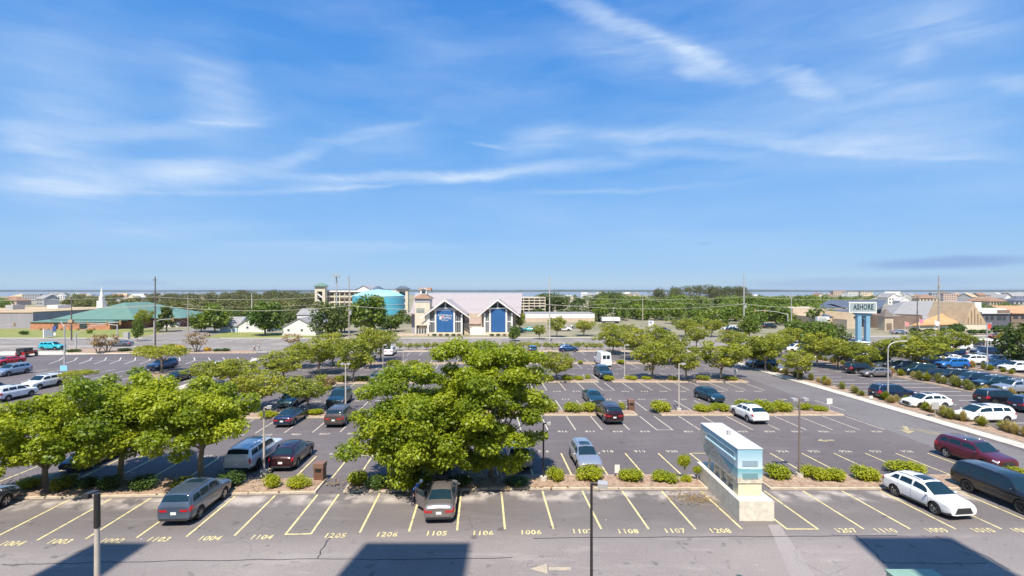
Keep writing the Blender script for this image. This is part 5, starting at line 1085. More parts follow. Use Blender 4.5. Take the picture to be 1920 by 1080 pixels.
lamp(1171, 713, 646, 'slim lamp pole behind the teal car in the third planting island', m_poletan, .07, 1, .6)
lamp(718, 707, 646, 'thin grey lamp pole behind the dark estate car with roof window', m_steel, .06, 1, .6)
lamp(1665, 752, 640, 'tall galvanised curved lamp in the grassy strip of the right car park', m_steel, .09, 1, 1.2, curved=True)
lamp(1851, 695, 605, 'straight pale lamp pole behind the white estate car in the right car park', m_steel, .085, 1, .6)
lamp(756, 682, 640, 'thin lamp pole near the white car at the back row', m_poletan, .06, 1, .5)
# double signal and lamp column at the left
p = G(121, 706); o = tag(empty('traffic_column', p), 'tall steel column with spread arms and a pale blue sign in the left car park', 'lamp column')
hh_ = HC-(611-HY)*p.y/FOC
part('pole', m_steel, o, lambda b_: b_.cyl((0, 0, 0), (0, 0, hh_), .13, .1, 10))
for s_ in (-1, 1): part('arm', m_steel, o, lambda b_: b_.cyl((0, 0, hh_-.1), (s_*.75+.1, 0, hh_+.65), .06, .05, 6))
part('lamp_head', m_tanroof, o, lambda b_: b_.box(.7, 1.35, -.2, .2, hh_+.5, hh_+.95))
part('sign', mat('sign_pale_blue', (.25, .55, .78), .5), o, lambda b_: b_.box(-.55, .55, -.18, -.14, .9, 1.75))
def signal(px, pyb, pyt, dirx, L, label, heads=2, rise=1.2):
    p = G(px, pyb); h = HC-(pyt-HY)*p.y/FOC; o = tag(empty('traffic_signal', p), label, 'traffic signal')
    part('pole', m_steel, o, lambda b_: b_.cyl((0, 0, 0), (0, 0, h), .2, .15, 10))
    part('mast_arm', m_steel, o, lambda b_: b_.tube([(0, 0, h-.3), (dirx*L*.35, 0, h+rise*.6), (dirx*L*.7, 0, h+rise*.9), (dirx*L, 0, h+rise)], .09, 7))
    for k in range(heads):
        x = dirx*L*(1-.3*k); z = h+rise*(1-.1*k)
        s = part('signal_head', m_yellow, o, lambda b_: b_.box(x-.16, x+.16, -.14, .12, z-.62, z+.38))
        part('lens', m_black, s, lambda b_: [b_.cyl((x, -.14, z-.45+.32*i), (x, -.17, z-.45+.32*i), .1, n=10) for i in range(3)])
signal(142, 657, 624, 1, 10, 'mast arm traffic signal reaching right over the side street from the left planting bed', 2, 2.4)
signal(220, 637, 608, -1, 11.5, 'mast arm traffic signal on the far kerb in front of the brick hall', 2, .3)
signal(-30, 640, 625, 1, 8, 'mast arm at the left frame edge over the highway', 1, 2.4)
signal(289, 640, 601, 1, 5, 'traffic signal pole with a short arm next to the tall wooden pole', 1, .4)
signal(1477, 627, 588, -1, 10, 'mast arm traffic signal left of the pylon sign', 2, 1.0)
POLES = {}
def upole(key, px, pyb, pyt, label, m=None, r=.17, arms=((.6, 1.1),), tf=False, Z=None):
    if Z is None: Z = FOC*HC/(pyb-HY)
    h = HC-(pyt-HY)*Z/FOC; x = (px-960)*Z/FOC; o = tag(empty('utility_pole', (x, Z, 0)), label, 'utility pole', 'utility poles along the highway'); m = m or m_wood
    part('pole', m, o, lambda b_: b_.cyl((0, 0, 0), (0, 0, h), r, r*.6, 9))
    for dz, L in arms: part('crossarm', m, o, lambda b_: b_.box(-L, L, -r-.1, -r*.6, h-dz-.07, h-dz+.07))
    if tf: part('transformer', m_steel, o, lambda b_: b_.cyl((.4, -.15, tf-.5), (.4, -.15, tf+.5), .28, n=10)); part('bracket', m_steel, o, lambda b_: b_.box(-.9, .9, -.32, -.2, tf+.7, tf+.82))
    POLES[key] = (x, Z, h); return o
upole('a', 291, 652, 518.5, 'tall dark wooden pole rising above the horizon behind the left planting bed', m_wooddk, .19, ((.8, .5),))
upole('b', 654.5, 640, 517, 'tall grey pole right of the turquoise tank edge', m_wood, .18, (), 7.5)
upole('c', 1030.5, 642, 517.5, 'tall pale pole right of the white gabled building', mat('pale_wood', (.46, .42, .35), .9, noise=.2, nscale=2), .19, ())
upole('d', 1395, 628, 515.5, 'tall grey pole in front of the green woods with equipment half way up', m_steel, .24, (), 8.6)
upole('e', 1760, 632, 516, 'tall brown wooden pole with crossarms in front of the grey shingled roof', m_wood, .25, ((3.2, 1.2), (6.8, 1.9)))
upole('f', 1205, 613, 553, 'shorter grey pole in the middle of the woods', m_wood, .22, ((.5, 1.2),))
upole('g', 646, 622, 556, 'shorter wooden pole just left of the tall tank pole', m_wood, .22, ((.6, 1),))
upole('h', 352.5, 625, 553, 'wooden pole with a white crossarm by the side street', m_wood, .17, ((2.9, 1.3),))
upole('i', 134, 638, 556, 'grey pole with crossarms in front of the green roof', m_wooddk, .19, ((.3, .4), (8, .9)))
upole('j', 1484, 622, 551, 'thin grey pole left of the pylon sign', m_steel, .16, ((.6, 1.6),))
upole('k', 1720, 628, 556, 'dark pole with a lamp left of the brown crossarm pole', m_wooddk, .2, ())
upole('l', 472, 600, 550, 'small distant white pole above the round tree', m_white, .15, (), Z=230)
upole('m', 1150, 622, 577, 'small grey lamp post in front of the white trailer', m_steel, .1, ((.0, .5),))
# cell mast
Zm = 270; xm_ = X(631, Zm); o = tag(empty('cell_mast', (xm_, Zm, 0)), 'slender mast crowned by a cluster of antennas above the long block', 'antenna mast'); hm = Zp(516, Zm)
part('mast', m_steel, o, lambda b_: b_.cyl((0, 0, 0), (0, 0, hm), .5, .28, 10))
for k in range(9):
    a = k*2*math.pi/9; part('antenna', m_steel, o, lambda b_: b_.box(1.7*math.cos(a)-.18, 1.7*math.cos(a)+.18, 1.7*math.sin(a)-.1, 1.7*math.sin(a)+.1, hm-1.6+(k % 3)*.6, hm+.3+(k % 3)*.4))
part('platform', m_steel, o, lambda b_: (b_.cyl((0, 0, hm-.9), (0, 0, hm-.7), 1.75, n=9), b_.cyl((0, 0, hm-3), (0, 0, hm-2.8), 1.0, n=9)))
WN = [0]
def wire(k1, k2, z1, z2, sag, label, r=.045):
    def pt(k):
        if isinstance(k, str): return POLES[k][:2]
        return k
    (x0, y0), (x1, y1) = pt(k1), pt(k2); mb = MB(); pts = []
    for i in range(17):
        t = i/16; pts.append((x0+(x1-x0)*t, y0+(y1-y0)*t-.2, z1+(z2-z1)*t-sag*4*t*(1-t)))
    mb.tube(pts, r, 4); tag(mb.build('overhead_cable', m_wire), label, 'cable', 'cables between the poles')
seg = [((-190, 120), 'a', 'left frame edge and the tall dark pole'), ('a', 'b', 'tall dark pole and the tank pole'), ('b', 'c', 'tank pole and the pale pole'), ('c', 'd', 'pale pole and the grey equipment pole'), ('d', 'e', 'grey equipment pole and the brown crossarm pole'), ('e', (205, 158), 'brown crossarm pole and the right frame edge')]
hs_ = {'a': (9.9, 11.9, 13.2), 'b': (9.4, 12.2, 13.2), 'c': (9.8, 12.0, 13.0), 'd': (9.3, 11.5, 13.2), 'e': (9.0, 11.6, 13.4)}
for k1, k2, t in seg:
    for lv, nm in enumerate(('lower thick cable', 'upper cable')):
        z1 = hs_.get(k1 if isinstance(k1, str) else k2)[lv]; z2 = hs_.get(k2 if isinstance(k2, str) else k1)[lv]
        wire(k1, k2, z1, z2, (1.3, .9, .6)[lv], '%s strung between the %s' % (nm, t), (.07, .05, .035)[lv])
wire('c', 'f', 9.6, 10.2, .8, 'pale cable from the tall pale pole to the shorter pole in the woods', .05)
wire('f', 'd', 10.2, 9.4, .8, 'pale cable from the shorter pole in the woods to the grey equipment pole', .05)
wire('h', 'g', 8.6, 9.6, .9, 'pale cable from the side street pole to the shorter tank pole', .05)
wire('i', 'a', 9.0, 9.8, .4, 'pale cable from the grey left pole to the tall dark pole', .05)

# ------------------------------------------------------------ small things
def bin_(px, py, label):
    p = G(px, py); o = tag(empty('litter_bin', p), label, 'litter bin')
    part('body', m_binbrown, o, lambda b_: b_.box(-.33, .33, -.33, .33, 0, 1.0)); part('hood', mat('bin_brown_light', (.20, .11, .075), .6), o, lambda b_: b_.prism([(-.36, -.36), (.36, -.36), (.36, .36), (-.36, .36)], 1.002, 1.32))
    part('opening', m_black, o, lambda b_: b_.box(-.2, .2, -.345, -.331, .74, .95))
bin_(600, 902, 'brown litter bin beside the painted walkway near the maroon car'); bin_(1183, 771, 'brown litter bin between the shrubs of the second planting island')
def sgn(px, py, pyt, w, hgt, m, label, post=m_poletan, two=False):
    p = G(px, py); h = HC-(pyt-HY)*p.y/FOC; o = tag(empty('sign_post', p), label, 'sign'); part('post', post, o, lambda b_: b_.box(-.04, .04, -.03, .03, 0, h-.02)); part('sign_plate', m, o, lambda b_: b_.box(-w/2, w/2, -.06, -.032, h-hgt, h))
    return o
sgn(1157, 898, 871, .36, .58, m_white, 'small blank white sign on a short post between the shrubs')
sb = mat('sign_pale_blue', (.25, .55, .78), .5)
sgn(1555, 769, 747, .62, .62, m_white, 'square blue and white sign on a post at the end of the second island')
sgn(1379, 707, 692, .5, .6, m_white, 'little white sign at the end of the third planting island')
o = sgn(1753, 784, 754, .75, .75, m_steel, 'grey weathered double sign on a wooden post in the right grassy strip', m_wood)
sgn(1633, 751, 742, .4, .35, m_white, 'short white marker near the base of the curved lamp')
# lawn signs at the left
p = G(90, 634); o = tag(empty('lawn_sign', p), 'grey notice board with white frame on the left lawn', 'notice board'); part('board', mat('board_grey', (.22, .25, .26), .6), o, lambda b_: b_.box(-1.1, 1.3, 0, .2, .35, 2.4)); part('frame', m_white, o, lambda b_: b_.box(-1.4, -1.11, -.05, .25, 0, 2.5))
p = G(102, 631); o = tag(empty('blue_sign', p), 'small navy blue sign above a white panel right of the notice board', 'sign'); part('panel', mat('navy_sign', (.06, .09, .25), .5), o, lambda b_: b_.box(-.5, .6, -.1, 0, 1.5, 3.0)); part('lower_panel', m_white, o, lambda b_: b_.box(-.3, .5, -.1, 0, .3, 1.1)); part('post', m_steel, o, lambda b_: b_.box(.05, .13, .0, .08, 0, 3))
p = G(235, 636); o = tag(empty('utility_cabinet', p), 'pale utility cabinet on the kerb left of the side street', 'cabinet'); part('housing', m_steel, o, lambda b_: b_.box(-.6, .7, 0, .8, .1, 1.9)); part('base', m_conc, o, lambda b_: b_.box(-.7, .8, -.05, .9, 0, .1))
# foreground green cabinet and valve cap
p = G(1706, 1069, 1.05); o = tag(empty('transformer_box', (p.x, p.y-.9, 0)), 'pale green transformer box cut by the bottom edge of the photo', 'transformer box')
part('housing', m_ltgreen, o, lambda b_: b_.box(-1.05, 1.05, -.9, .9, .08, 1.0)); part('lid', mat('lid_green', (.20, .32, .25), .55, noise=.08), o, lambda b_: b_.prism([(-1.1, -.95), (1.1, -.95), (1.02, .95), (-1.1, .95)], 1.002, 1.07)); part('pad', m_conc, o, lambda b_: b_.box(-1.25, 1.25, -1.1, 1.1, 0, .078))
p = G(1383, 1073, .95); o = tag(empty('standpipe', (p.x, p.y-.3, 0)), 'small dark teal standpipe cap at the bottom edge', 'standpipe'); mt = mat('teal_cap', (.02, .09, .09), .4)
part('pipe', mt, o, lambda b_: b_.cyl((0, 0, 0), (0, 0, .8), .1, n=10)); part('cap', mt, o, lambda b_: (b_.lathe([(.22, .78), (.24, .84), (.14, .93), (.01, .97)], 14), b_.lathe([(.01, .78), (.22, .78)], 14)))
# flags
for px, pyb, pyt, c, lb in ((1697, 628, 602, (.7, .25, .22), 'red and white flag left of the brown crossarm pole'), (1724, 627, 597, (.65, .22, .3), 'pinkish flag on a white pole by the curved brown wall'), (1753, 634, 600, (.8, .8, .8), 'white feather flag at the base of the brown crossarm pole'), (1850, 640, 605, (.6, .08, .06), 'small red flag in front of the A-frame facade')):
    p = G(px, pyb); h = HC-(pyt-HY)*p.y/FOC; o = tag(empty('flag', p), lb, 'flag'); part('pole', m_white, o, lambda b_: b_.cyl((0, 0, 0), (0, 0, h), .06, .04, 8))
    part('cloth', mat('flag_%s' % px, c, .8), o, lambda b_: b_.add([(.05, 0, h-.1), (.7, .15, h-.35), (1.3, 0, h-.5), (1.2, .05, h-1.5), (.6, .15, h-1.7), (.05, 0, h-1.2), (.05, .02, h-.1), (.7, .17, h-.35), (1.3, .02, h-.5), (1.2, .07, h-1.5), (.6, .17, h-1.7), (.05, .02, h-1.2)], [(0, 1, 4, 5), (1, 2, 3, 4), (7, 6, 11, 10), (8, 7, 10, 9)]))
# car park entrance sign at far left, small white posts
for px, py, lb in ((115, 664, 'white bollard beside the left column'), (120, 731, 'short white marker post by the white cars')):
    p = G(px, py); o = MB(); o.cyl((0, 0, 0), (0, 0, .9), .09, n=8); tag(o.build('bollard', m_white, None, p), lb, 'bollard')

# ------------------------------------------------------------ people
def person(label, loc, rz, joints, cols, sc=1.0):
    """joints: name -> (x,y,z,r, parent)"""
    names = list(joints); V = [joints[n][:3] for n in names]; E_ = [(names.index(joints[n][4]), i) for i, n in enumerate(names) if joints[n][4]]
    me = bpy.data.meshes.new('p'); me.from_pydata(V, E_, []); ob = bpy.data.objects.new('p', me); COL.objects.link(ob)
    ob.modifiers.new('s', 'SKIN'); 
    for i, n in enumerate(names): me.skin_vertices[0].data[i].radius = (joints[n][3],)*2
    me.skin_vertices[0].data[0].use_root = True
    sb_ = ob.modifiers.new('u', 'SUBSURF'); sb_.levels = 1; bpy.context.view_layer.update()
    nm = bpy.data.meshes.new_from_object(ob.evaluated_get(bpy.context.evaluated_depsgraph_get())); bpy.data.objects.remove(ob); nm.name = 'person'
    for m in cols: nm.materials.append(m)
    jl = [(Vector(joints[n][:3]), n) for n in names]
    for p in nm.polygons:
        n = min(jl, key=lambda q: (q[0]-p.center).length)[1]
        p.material_index = 1 if n in ('pelvis', 'hipL', 'hipR', 'kneeL', 'kneeR') else 2 if n in ('chest', 'waist', 'shL', 'shR', 'elL_') else 3 if n.startswith(('toe', 'ank')) else 0
        p.use_smooth = True
    o = tag(link_mesh('person', nm, None, loc, rz, (sc,)*3), label, 'person')
    hd = joints['head']; mb = MB(); mb.lathe([(.001, .13), (.07, .115), (.105, .05), (.108, -.01), (.09, -.06)], 12, 0, 'Z', (hd[0]-.01, hd[1], hd[2]+.02)); mb.build('hair', cols[4], o); return o
def stand(bend=0.0, step=.1):
    cb, sb_ = math.cos(bend), math.sin(bend)
    def up(x, y, z):  # rotate about the hips, forward is +X
        return (x*cb+z*sb_, y, .95-x*sb_+z*cb)
    J = {'pelvis': (0, 0, .95, .13, None)}
    def a(n, x, y, z, r, p): J[n] = (*up(x, y, z), r, p)
    a('waist', 0, 0, .14, .125, 'pelvis'); a('chest', 0, 0, .38, .15, 'waist'); a('neck', .01, 0, .54, .06, 'chest'); a('head', .03, 0, .69, .105, 'neck')
    for s, t in (('L', 1), ('R', -1)):
        a('sh'+s, 0, t*.18, .46, .065, 'chest'); a('el'+s, .05, t*.27, .18, .048, 'sh'+s); a('wr'+s, .22, t*.25, -.02, .032, 'el'+s); a('hand'+s, .28, t*.25, -.08, .04, 'wr'+s)
        for k in range(4): a('f%s%d' % (s, k), .34+.01*(k % 2), t*.25+(k-1.5)*.022, -.15-.01*(k % 3), .010, 'hand'+s)
        a('th'+s, .33, t*.21, -.06, .011, 'hand'+s)
        J['hip'+s] = (0, t*.1, .86, .095, 'pelvis'); J['knee'+s] = (.03+t*step*.4, t*.11, .48, .062, 'hip'+s); J['ank'+s] = (-.03+t*step, t*.11, .08, .042, 'knee'+s); J['toe'+s] = (.14+t*step, t*.12, .035, .035, 'ank'+s)
    return J
skin = mat('skin', (.55, .33, .24), .6); navy = mat('navy_cloth', (.02, .025, .05), .9); bluet = mat('blue_cloth', (.04, .14, .45), .9); shoe = mat('shoe', (.08, .07, .07), .8); hair = mat('hair_grey', (.28, .24, .2), .9)
p = G(775, 947); person('person in a blue shirt bending towards the open door of the tan saloon', (p.x, p.y, .014), .15, stand(.75, .08), [skin, navy, bluet, shoe, mat('cap_white', (.6, .7, .7), .8)])
p = G(477, 660); person('person in a white top walking left of the red capped walker by the highway', (p.x, p.y, .02), 0, stand(.05, .2), [skin, navy, mat('white_cloth', (.7, .7, .7), .9), shoe, hair])
p = G(486, 658); person('small walker in a red cap and pale clothes beside the highway', (p.x, p.y, .02), math.pi, stand(.05, .18), [skin, mat('grey_cloth', (.4, .4, .4), .9), mat('pale_cloth', (.55, .5, .5), .9), shoe, m_red])

# ------------------------------------------------------------ cars
PC = dict(white=paint('white', (.78, .78, .77), .0, .25), pearl=paint('pearl', (.80, .79, .76), .0, .3), black=paint('black', (.014, .016, .020)), navy=paint('navy', (.010, .022, .060)), blue=paint('blue', (.015, .06, .16)),
 dteal=paint('dark_teal', (.010, .045, .065)), silver=paint('silver', (.42, .44, .47), .6), grey=paint('grey', (.16, .17, .19), .6), steel=paint('steel_blue', (.10, .135, .19), .5), pale=paint('pale_silver', (.62, .66, .69), .15), tan=paint('tan', (.24, .21, .20), .5), brown=paint('brown', (.13, .10, .085), .6),
 maroon=paint('maroon', (.13, .010, .022), .4), wine=paint('wine', (.035, .008, .012), .4), red=paint('red', (.50, .012, .02), .2), turq=paint('turquoise', (.02, .42, .50), .1), sky=paint('sky_blue', (.30, .38, .48), .5), brightblue=paint('bright_blue', (.01, .13, .42), .2), teal=paint('teal', (.02, .28, .30), .2))
GF, GB, GCD, GEF, GR, GL, GH = 'cars in the front row', 'cars facing the second row', 'cars around the second island', 'cars in the back rows', 'cars in the right car park', 'cars in the left car park', 'cars on the highway'
def carp(kind, col, px, py, hd, label, g, det=2, dx=0, dy=0, cat='car'):
    p = G(px, py); return car(kind, {'suv': 'parked_suv', 'sedan': 'parked_sedan', 'big': 'parked_suv', 'van': 'parked_van', 'pickup': 'parked_pickup', 'minivan': 'parked_minivan', 'wagon': 'parked_estate_car', 'hatch': 'parked_hatchback', 'crossover': 'parked_crossover'}[kind], PC[col], (p.x+dx, p.y+dy), hd, label, cat, g, det)
def cara(kind, col, x, y, hd, label, g, det=2, cat='car'):
    return car(kind, {'suv': 'parked_suv', 'sedan': 'parked_sedan', 'big': 'parked_suv', 'van': 'parked_van', 'pickup': 'parked_pickup', 'minivan': 'parked_minivan', 'wagon': 'parked_estate_car', 'hatch': 'parked_hatchback', 'crossover': 'parked_crossover'}[kind], PC[col], (x, y), hd, label, cat, g, det)
cara('suv', 'steel', -19.4, 31.25, 93, 'steel grey SUV in the front row at left, tail lamps towards us', GF)
sed = cara('sedan', 'tan', -4.35, 31.6, 93, 'tan grey saloon under the big tree with a person at its open door', GF)
dr = MB(); dr.box(.05, 1.0, .90, .95, .28, .96); dpart = dr.build('open_door', m_trim, sed); dpart.rotation_euler = (0, 0, R_(38)); dpart.location = (-.45, .2, 0); dpart.data.materials[0] = PC['tan']
gl = MB(); gl.box(.12, .95, .91, .94, .962, 1.32); gl.build('door_window', m_cgl, dpart)
cara('crossover', 'white', 26.1, 31.95, 277, 'gleaming white crossover facing us in the front row at right', GF)
cara('big', 'black', 31.5, 32.3, 275, 'long black full size SUV with dark wheels beside the white crossover', GF)
cara('suv', 'maroon', 36.1, 39.6, 279, 'maroon SUV behind the long black SUV', GB)
cara('suv', 'grey', -32.35, 30.1, 93, 'dark grey SUV cut by the left frame edge in the front row', GF)
cara('big', 'pale', -20.05, 39.6, 91, 'boxy silver white SUV next to the maroon crossover', GB)
cara('crossover', 'wine', -17.25, 39.9, 92, 'dark maroon crossover with shining tailgate beside the boxy silver SUV', GB)
cara('suv', 'brown', -5.4, 39.9, 92, 'gold grey SUV in deep tree shade behind the tan saloon', GB)
cara('suv', 'silver', .5, 39.8, 92, 'silver SUV half under the right side of the big tree', GB)
cara('wagon', 'silver', 5.65, 39.4, 274, 'light blue silver estate car facing us behind the clipped shrubs', GB)
cara('sedan', 'navy', -32.6, 39.6, 273, 'dark blue saloon in shade behind the left trees', GB)
cara('sedan', 'navy', -22.6, 52.0, 91, 'navy saloon next to the brown grey estate car, tail towards us', GCD)
cara('suv', 'brown', -17.5, 51.9, 91, 'brown grey SUV right of the navy saloon', GCD)
cara('suv', 'wine', 10.1, 53.0, 94, 'black cherry SUV left of the litter bin', GCD)
cara('crossover', 'white', 24.8, 53.1, 94, 'white crossover with dark windows in front of the long hedge', GCD)
cara('minivan', 'dteal', -25.9, 60.0, 273, 'dark teal minivan facing us, left of its twin', GCD)
cara('suv', 'dteal', -20.4, 60.0, 273, 'dark teal SUV facing us behind the pale lamp pole', GCD)
cara('sedan', 'dteal', 9.8, 61.2, 275, 'dark blue green saloon facing us behind the yellow green shrub', GCD)
cara('hatch', 'dteal', 24.2, 62.2, 282, 'dark teal hatchback facing us in the middle of the second row', GCD)
cara('suv', 'grey', -19.2, 73.2, 92, 'grey SUV with white plate beside the big tree, back row', GEF, 1)
cara('suv', 'dteal', 14.1, 78.6, 275, 'dark teal SUV in front of the white van', GEF, 1)
cara('van', 'white', 16.3, 91.3, 93, 'tall white panel van at the back of the lot', GEF, 1, 'van')
cara('sedan', 'brown', 9.4, 90, 93, 'dark brown saloon half hidden by leaves left of the white van', GEF, 1)
cara('suv', 'grey', -27.3, 90, 91, 'dark grey SUV behind the lot trees, nearest of a pair', GEF, 1)
cara('suv', 'dteal', -27.6, 97.3, 91, 'teal SUV just behind the dark grey SUV', GEF, 1)
cara('suv', 'white', -25.4, 106, 92, 'white SUV in the back row right of the leafy trees', GEF, 1)
cara('hatch', 'white', -30.4, 108, 92, 'white hatchback glimpsed between leaves in the back row', GEF, 1)
cara('suv', 'dteal', 4.3, 107.5, 92, 'dark SUV at the far kerb right of the big tree', GEF, 1)
cara('hatch', 'blue', 12.4, 111.5, 2, 'blue hatchback driving past the hedge trees', GEF, 1)
carp('suv', 'sky', 34, 703, 267, 'silver blue SUV side on in the left car park', GL, 2, -.9)
carp('sedan', 'red', 25, 683, 262, 'red saloon in the left car park entrance', GL, 1, -.9)
carp('suv', 'white', 92, 727, 268, 'white SUV facing us at left, nearer the tree', GL, 2, -.8)
carp('suv', 'white', 36, 748, 88, 'white SUV tail on at the left, nearest of the white pair', GL, 2, -.8)
carp('suv', 'black', -10, 742, 88, 'black SUV cut by the left frame edge in the left car park', GL, 1, -.6)
carp('suv', 'blue', 305, 692, 262, 'dark blue SUV behind the small spreading tree at left', GL, 2)
carp('suv', 'white', 402, 700, 265, 'white SUV seen through the leaves at left', GL, 1)
carp('sedan', 'black', 333, 714, 268, 'black saloon mostly hidden by the left trees', GL, 1)
carp('sedan', 'white', 700, 663, 250, 'pale saloon in the far lane behind the lot trees', GEF, 1, 0, -6)
# red off-roader
jp = G(59, 669); j = tag(empty('off_roader', (jp.x-.9, jp.y, .014), R_(100)), 'red open off-roader with black soft top and spare wheel at the lot entrance', 'off-roader', GL)
def jbody(m):
    m.prism([(-1.9, -.78), (.55, -.78), (2.0, -.60), (2.0, .60), (.55, .78), (-1.9, .78)], .55, 1.12); m.box(-.35, 2.02, -.55, .55, 1.122, 1.2)
part('body', PC['red'], j, jbody); part('soft_top', m_trim, j, lambda m: m.prism([(-1.85, -.72), (.5, -.72), (.5, .72), (-1.85, .72)], 1.24, 1.84)); part('fender', m_trim, j, lambda m: (m.box(.85, 1.95, -.92, -.62, .86, .93), m.box(-1.7, -.6, -.95, -.782, .86, .93)))
part('windshield', m_cgl, j, lambda m: m.box(.52, .56, -.66, .66, 1.22, 1.78)); part('side_window', m_cgl, j, lambda m: m.box(-1.6, .3, -.735, -.722, 1.3, 1.74)); part('headlight', m_hl, j, lambda m: m.cyl((2.0, -.42, .95), (2.04, -.42, .95), .11, n=10))
jt, jr = wheel_meshes(.40)
for xw in (-1.2, 1.3):
    for sd in (1, -1):
        w = link_mesh('wheel', jt, j, (xw, sd*.82, .40), 0 if sd > 0 else math.pi); link_mesh('rim', jr, w)
w = link_mesh('spare_wheel', jt, j, (-2.02, .1, 1.0), R_(90)); link_mesh('rim', jr, w)
# highway traffic
def cget(kind, nm, col, px, py, hd, lb, cat='car'): p = G(px, py); return car(kind, nm, PC[col], (p.x, p.y+.9), hd, lb, cat, GH, 1)
cget('suv', 'driving_suv', 'turq', 91, 656.5, 1, 'bright turquoise car driving on the highway at left')
cget('sedan', 'driving_sedan', 'grey', 222, 650, 184, 'dark saloon turning at the mouth of the side street')
cget('suv', 'driving_suv', 'red', 1880, 637, 180, 'red SUV on the highway at the right edge')
cget('sedan', 'parked_sedan', 'teal', 993, 622, 175, 'small teal car in the yard right of the white gabled building')
cget('suv', 'parked_suv', 'white', 1058, 621, 0, 'white SUV between the yard trees across the road')
cget('sedan', 'parked_sedan', 'silver', 1082, 616, 0, 'pale saloon in the yard left of the white trailer')
cget('suv', 'parked_suv', 'black', 1378, 625, 0, 'black SUV in the driveway of the woods across the road')
cget('sedan', 'parked_sedan', 'silver', 1175, 620, 0, 'silver saloon just below the white trailer')
cget('suv', 'parked_suv', 'grey', 1245, 624, 0, 'grey SUV parked under the woods edge')
cget('suv', 'parked_suv', 'white', 1372, 621, 180, 'white SUV parked behind the black SUV under the woods')
cget('suv', 'parked_suv', 'black', 1445, 616, 0, 'dark SUV left of the signal mast across the road')
cget('sedan', 'parked_sedan', 'silver', 1690, 627, 0, 'silver saloon in front of the stone turret forecourt')
# right-hand car park: columns across the aisles
cara('suv', 'navy', 47.4, 63.2, 2, 'dark navy SUV by the curved lamp, nose pointing right', GR)
cara('crossover', 'white', 47.6, 58.2, 181, 'white crossover pointing left behind the grassy strip', GR)
cara('minivan', 'pearl', 48.6, 52.2, 181, 'large white minivan pointing left, nearest in the right car park', GR)
cara('sedan', 'tan', 45.6, 82.6, 181, 'beige saloon half behind the small tree at the strip end', GR, 1)
cara('suv', 'black', 57.6, 59.9, 2, 'black SUV with bright red tail lamps at the right', GR)
cara('suv', 'navy', 58.2, 56.3, 2, 'dark navy SUV cut by the right frame edge', GR)
cara('suv', 'black', 56.6, 82.2, 2, 'black SUV nose right beside the beige rally like car', GR, 1)
cara('hatch', 'tan', 56.6, 78.9, 181, 'pale beige hatchback pointing left beside the black SUV', GR, 1)
col3 = [('suv','silver','silver'),('suv','dteal','grey teal'),('suv','navy','navy'),('suv','black','black'),('sedan','navy','navy'),('suv','dteal','dark teal'),('suv','navy','dark navy'),('sedan','silver','pale'),('suv','dteal','teal'),('suv','navy','dark blue'),('big','black','large black'),('suv','dteal','teal'),('sedan','black','black'),('suv','navy','navy')]
onames = ['first', 'second', 'third', 'fourth', 'fifth', 'sixth', 'seventh', 'eighth', 'ninth', 'tenth', 'eleventh', 'twelfth', 'thirteenth', 'fourteenth']
for i, (k, c, w) in enumerate(col3):
    y = 66.4+2.95*i; cara(k, c, 66.3-(y-60)*.06, y, 180, '%s car facing the middle grassy strip, %s from the near end' % (w, onames[i]), GR, 2 if i < 5 else 1)
col4 = [('suv','brightblue',76,87.5,180,'bright blue SUV standing out at the kerb end'),('suv','navy',75.5,91,0,'dark blue SUV left of the bright blue one'),('suv','white',83.2,83.6,180,'white estate like SUV at the kerb end near the pale lamp pole'),('hatch','blue',83.5,87.2,180,'small blue hatchback behind the pale lamp pole'),('suv','white',83.3,92,180,'white SUV left of the pale lamp pole, front of a pair'),('sedan','white',82.5,95.3,180,'white saloon, rear of the pair left of the pale lamp pole'),('suv','navy',82,99,180,'dark blue car in the shade of the lot trees'),
 ('suv','white',90.8,90.3,180,'white SUV at the right frame edge, middle distance'),('sedan','grey',90.5,94.2,180,'grey saloon behind the white SUV at the right'),('sedan','silver',90.2,98,180,'silver saloon in the second file at the right'),('suv','navy',88,101.5,180,'navy SUV beyond the pale lamp pole'),('big','black',106,109,180,'large black pickup like SUV near the white roofed shelter'),('suv','dteal',107.5,105.5,180,'dark green SUV at the right edge below the dark tree'),('suv','navy',98,105,180,'dark blue SUV left of the large black one'),('van','white',100,114,180,'white van beside the shelter'),('big','white',94.5,113.5,180,'large white truck like car in the row before the highway'),('suv','silver',89,113,180,'silver SUV left of the white vehicles before the highway')]
for k, c, x, y, h, lb in col4: cara(k, c, x, y, h, lb, GR, 1, 'van' if k == 'van' else 'car')
for i, (k, c, px, py, lb) in enumerate([('suv','white',1493,660,'white and blue SUV at the far end of the right car park'),('suv','navy',1466,647,'dark car beyond the small trees at the far end'),('suv','dteal',1428,690,'dark teal car in the shade of the entrance trees'),('suv','dteal',1520,668,'dark car under the trees, far left of the right car park'),('sedan','silver',1545,675,'pale saloon in shade by the white kerb'),('suv','navy',1640,668,'navy SUV behind the tree row'),('suv','white',1610,655,'white SUV beyond the tree row near the pylon leg'),('sedan','silver',1680,655,'silver saloon on the lane right of the pylon'),('suv','white',1760,660,'white SUV glimpsed above the tree crowns')]):
    carp(k, c, px, py, (180, 0)[i % 2], lb, GR, 1)
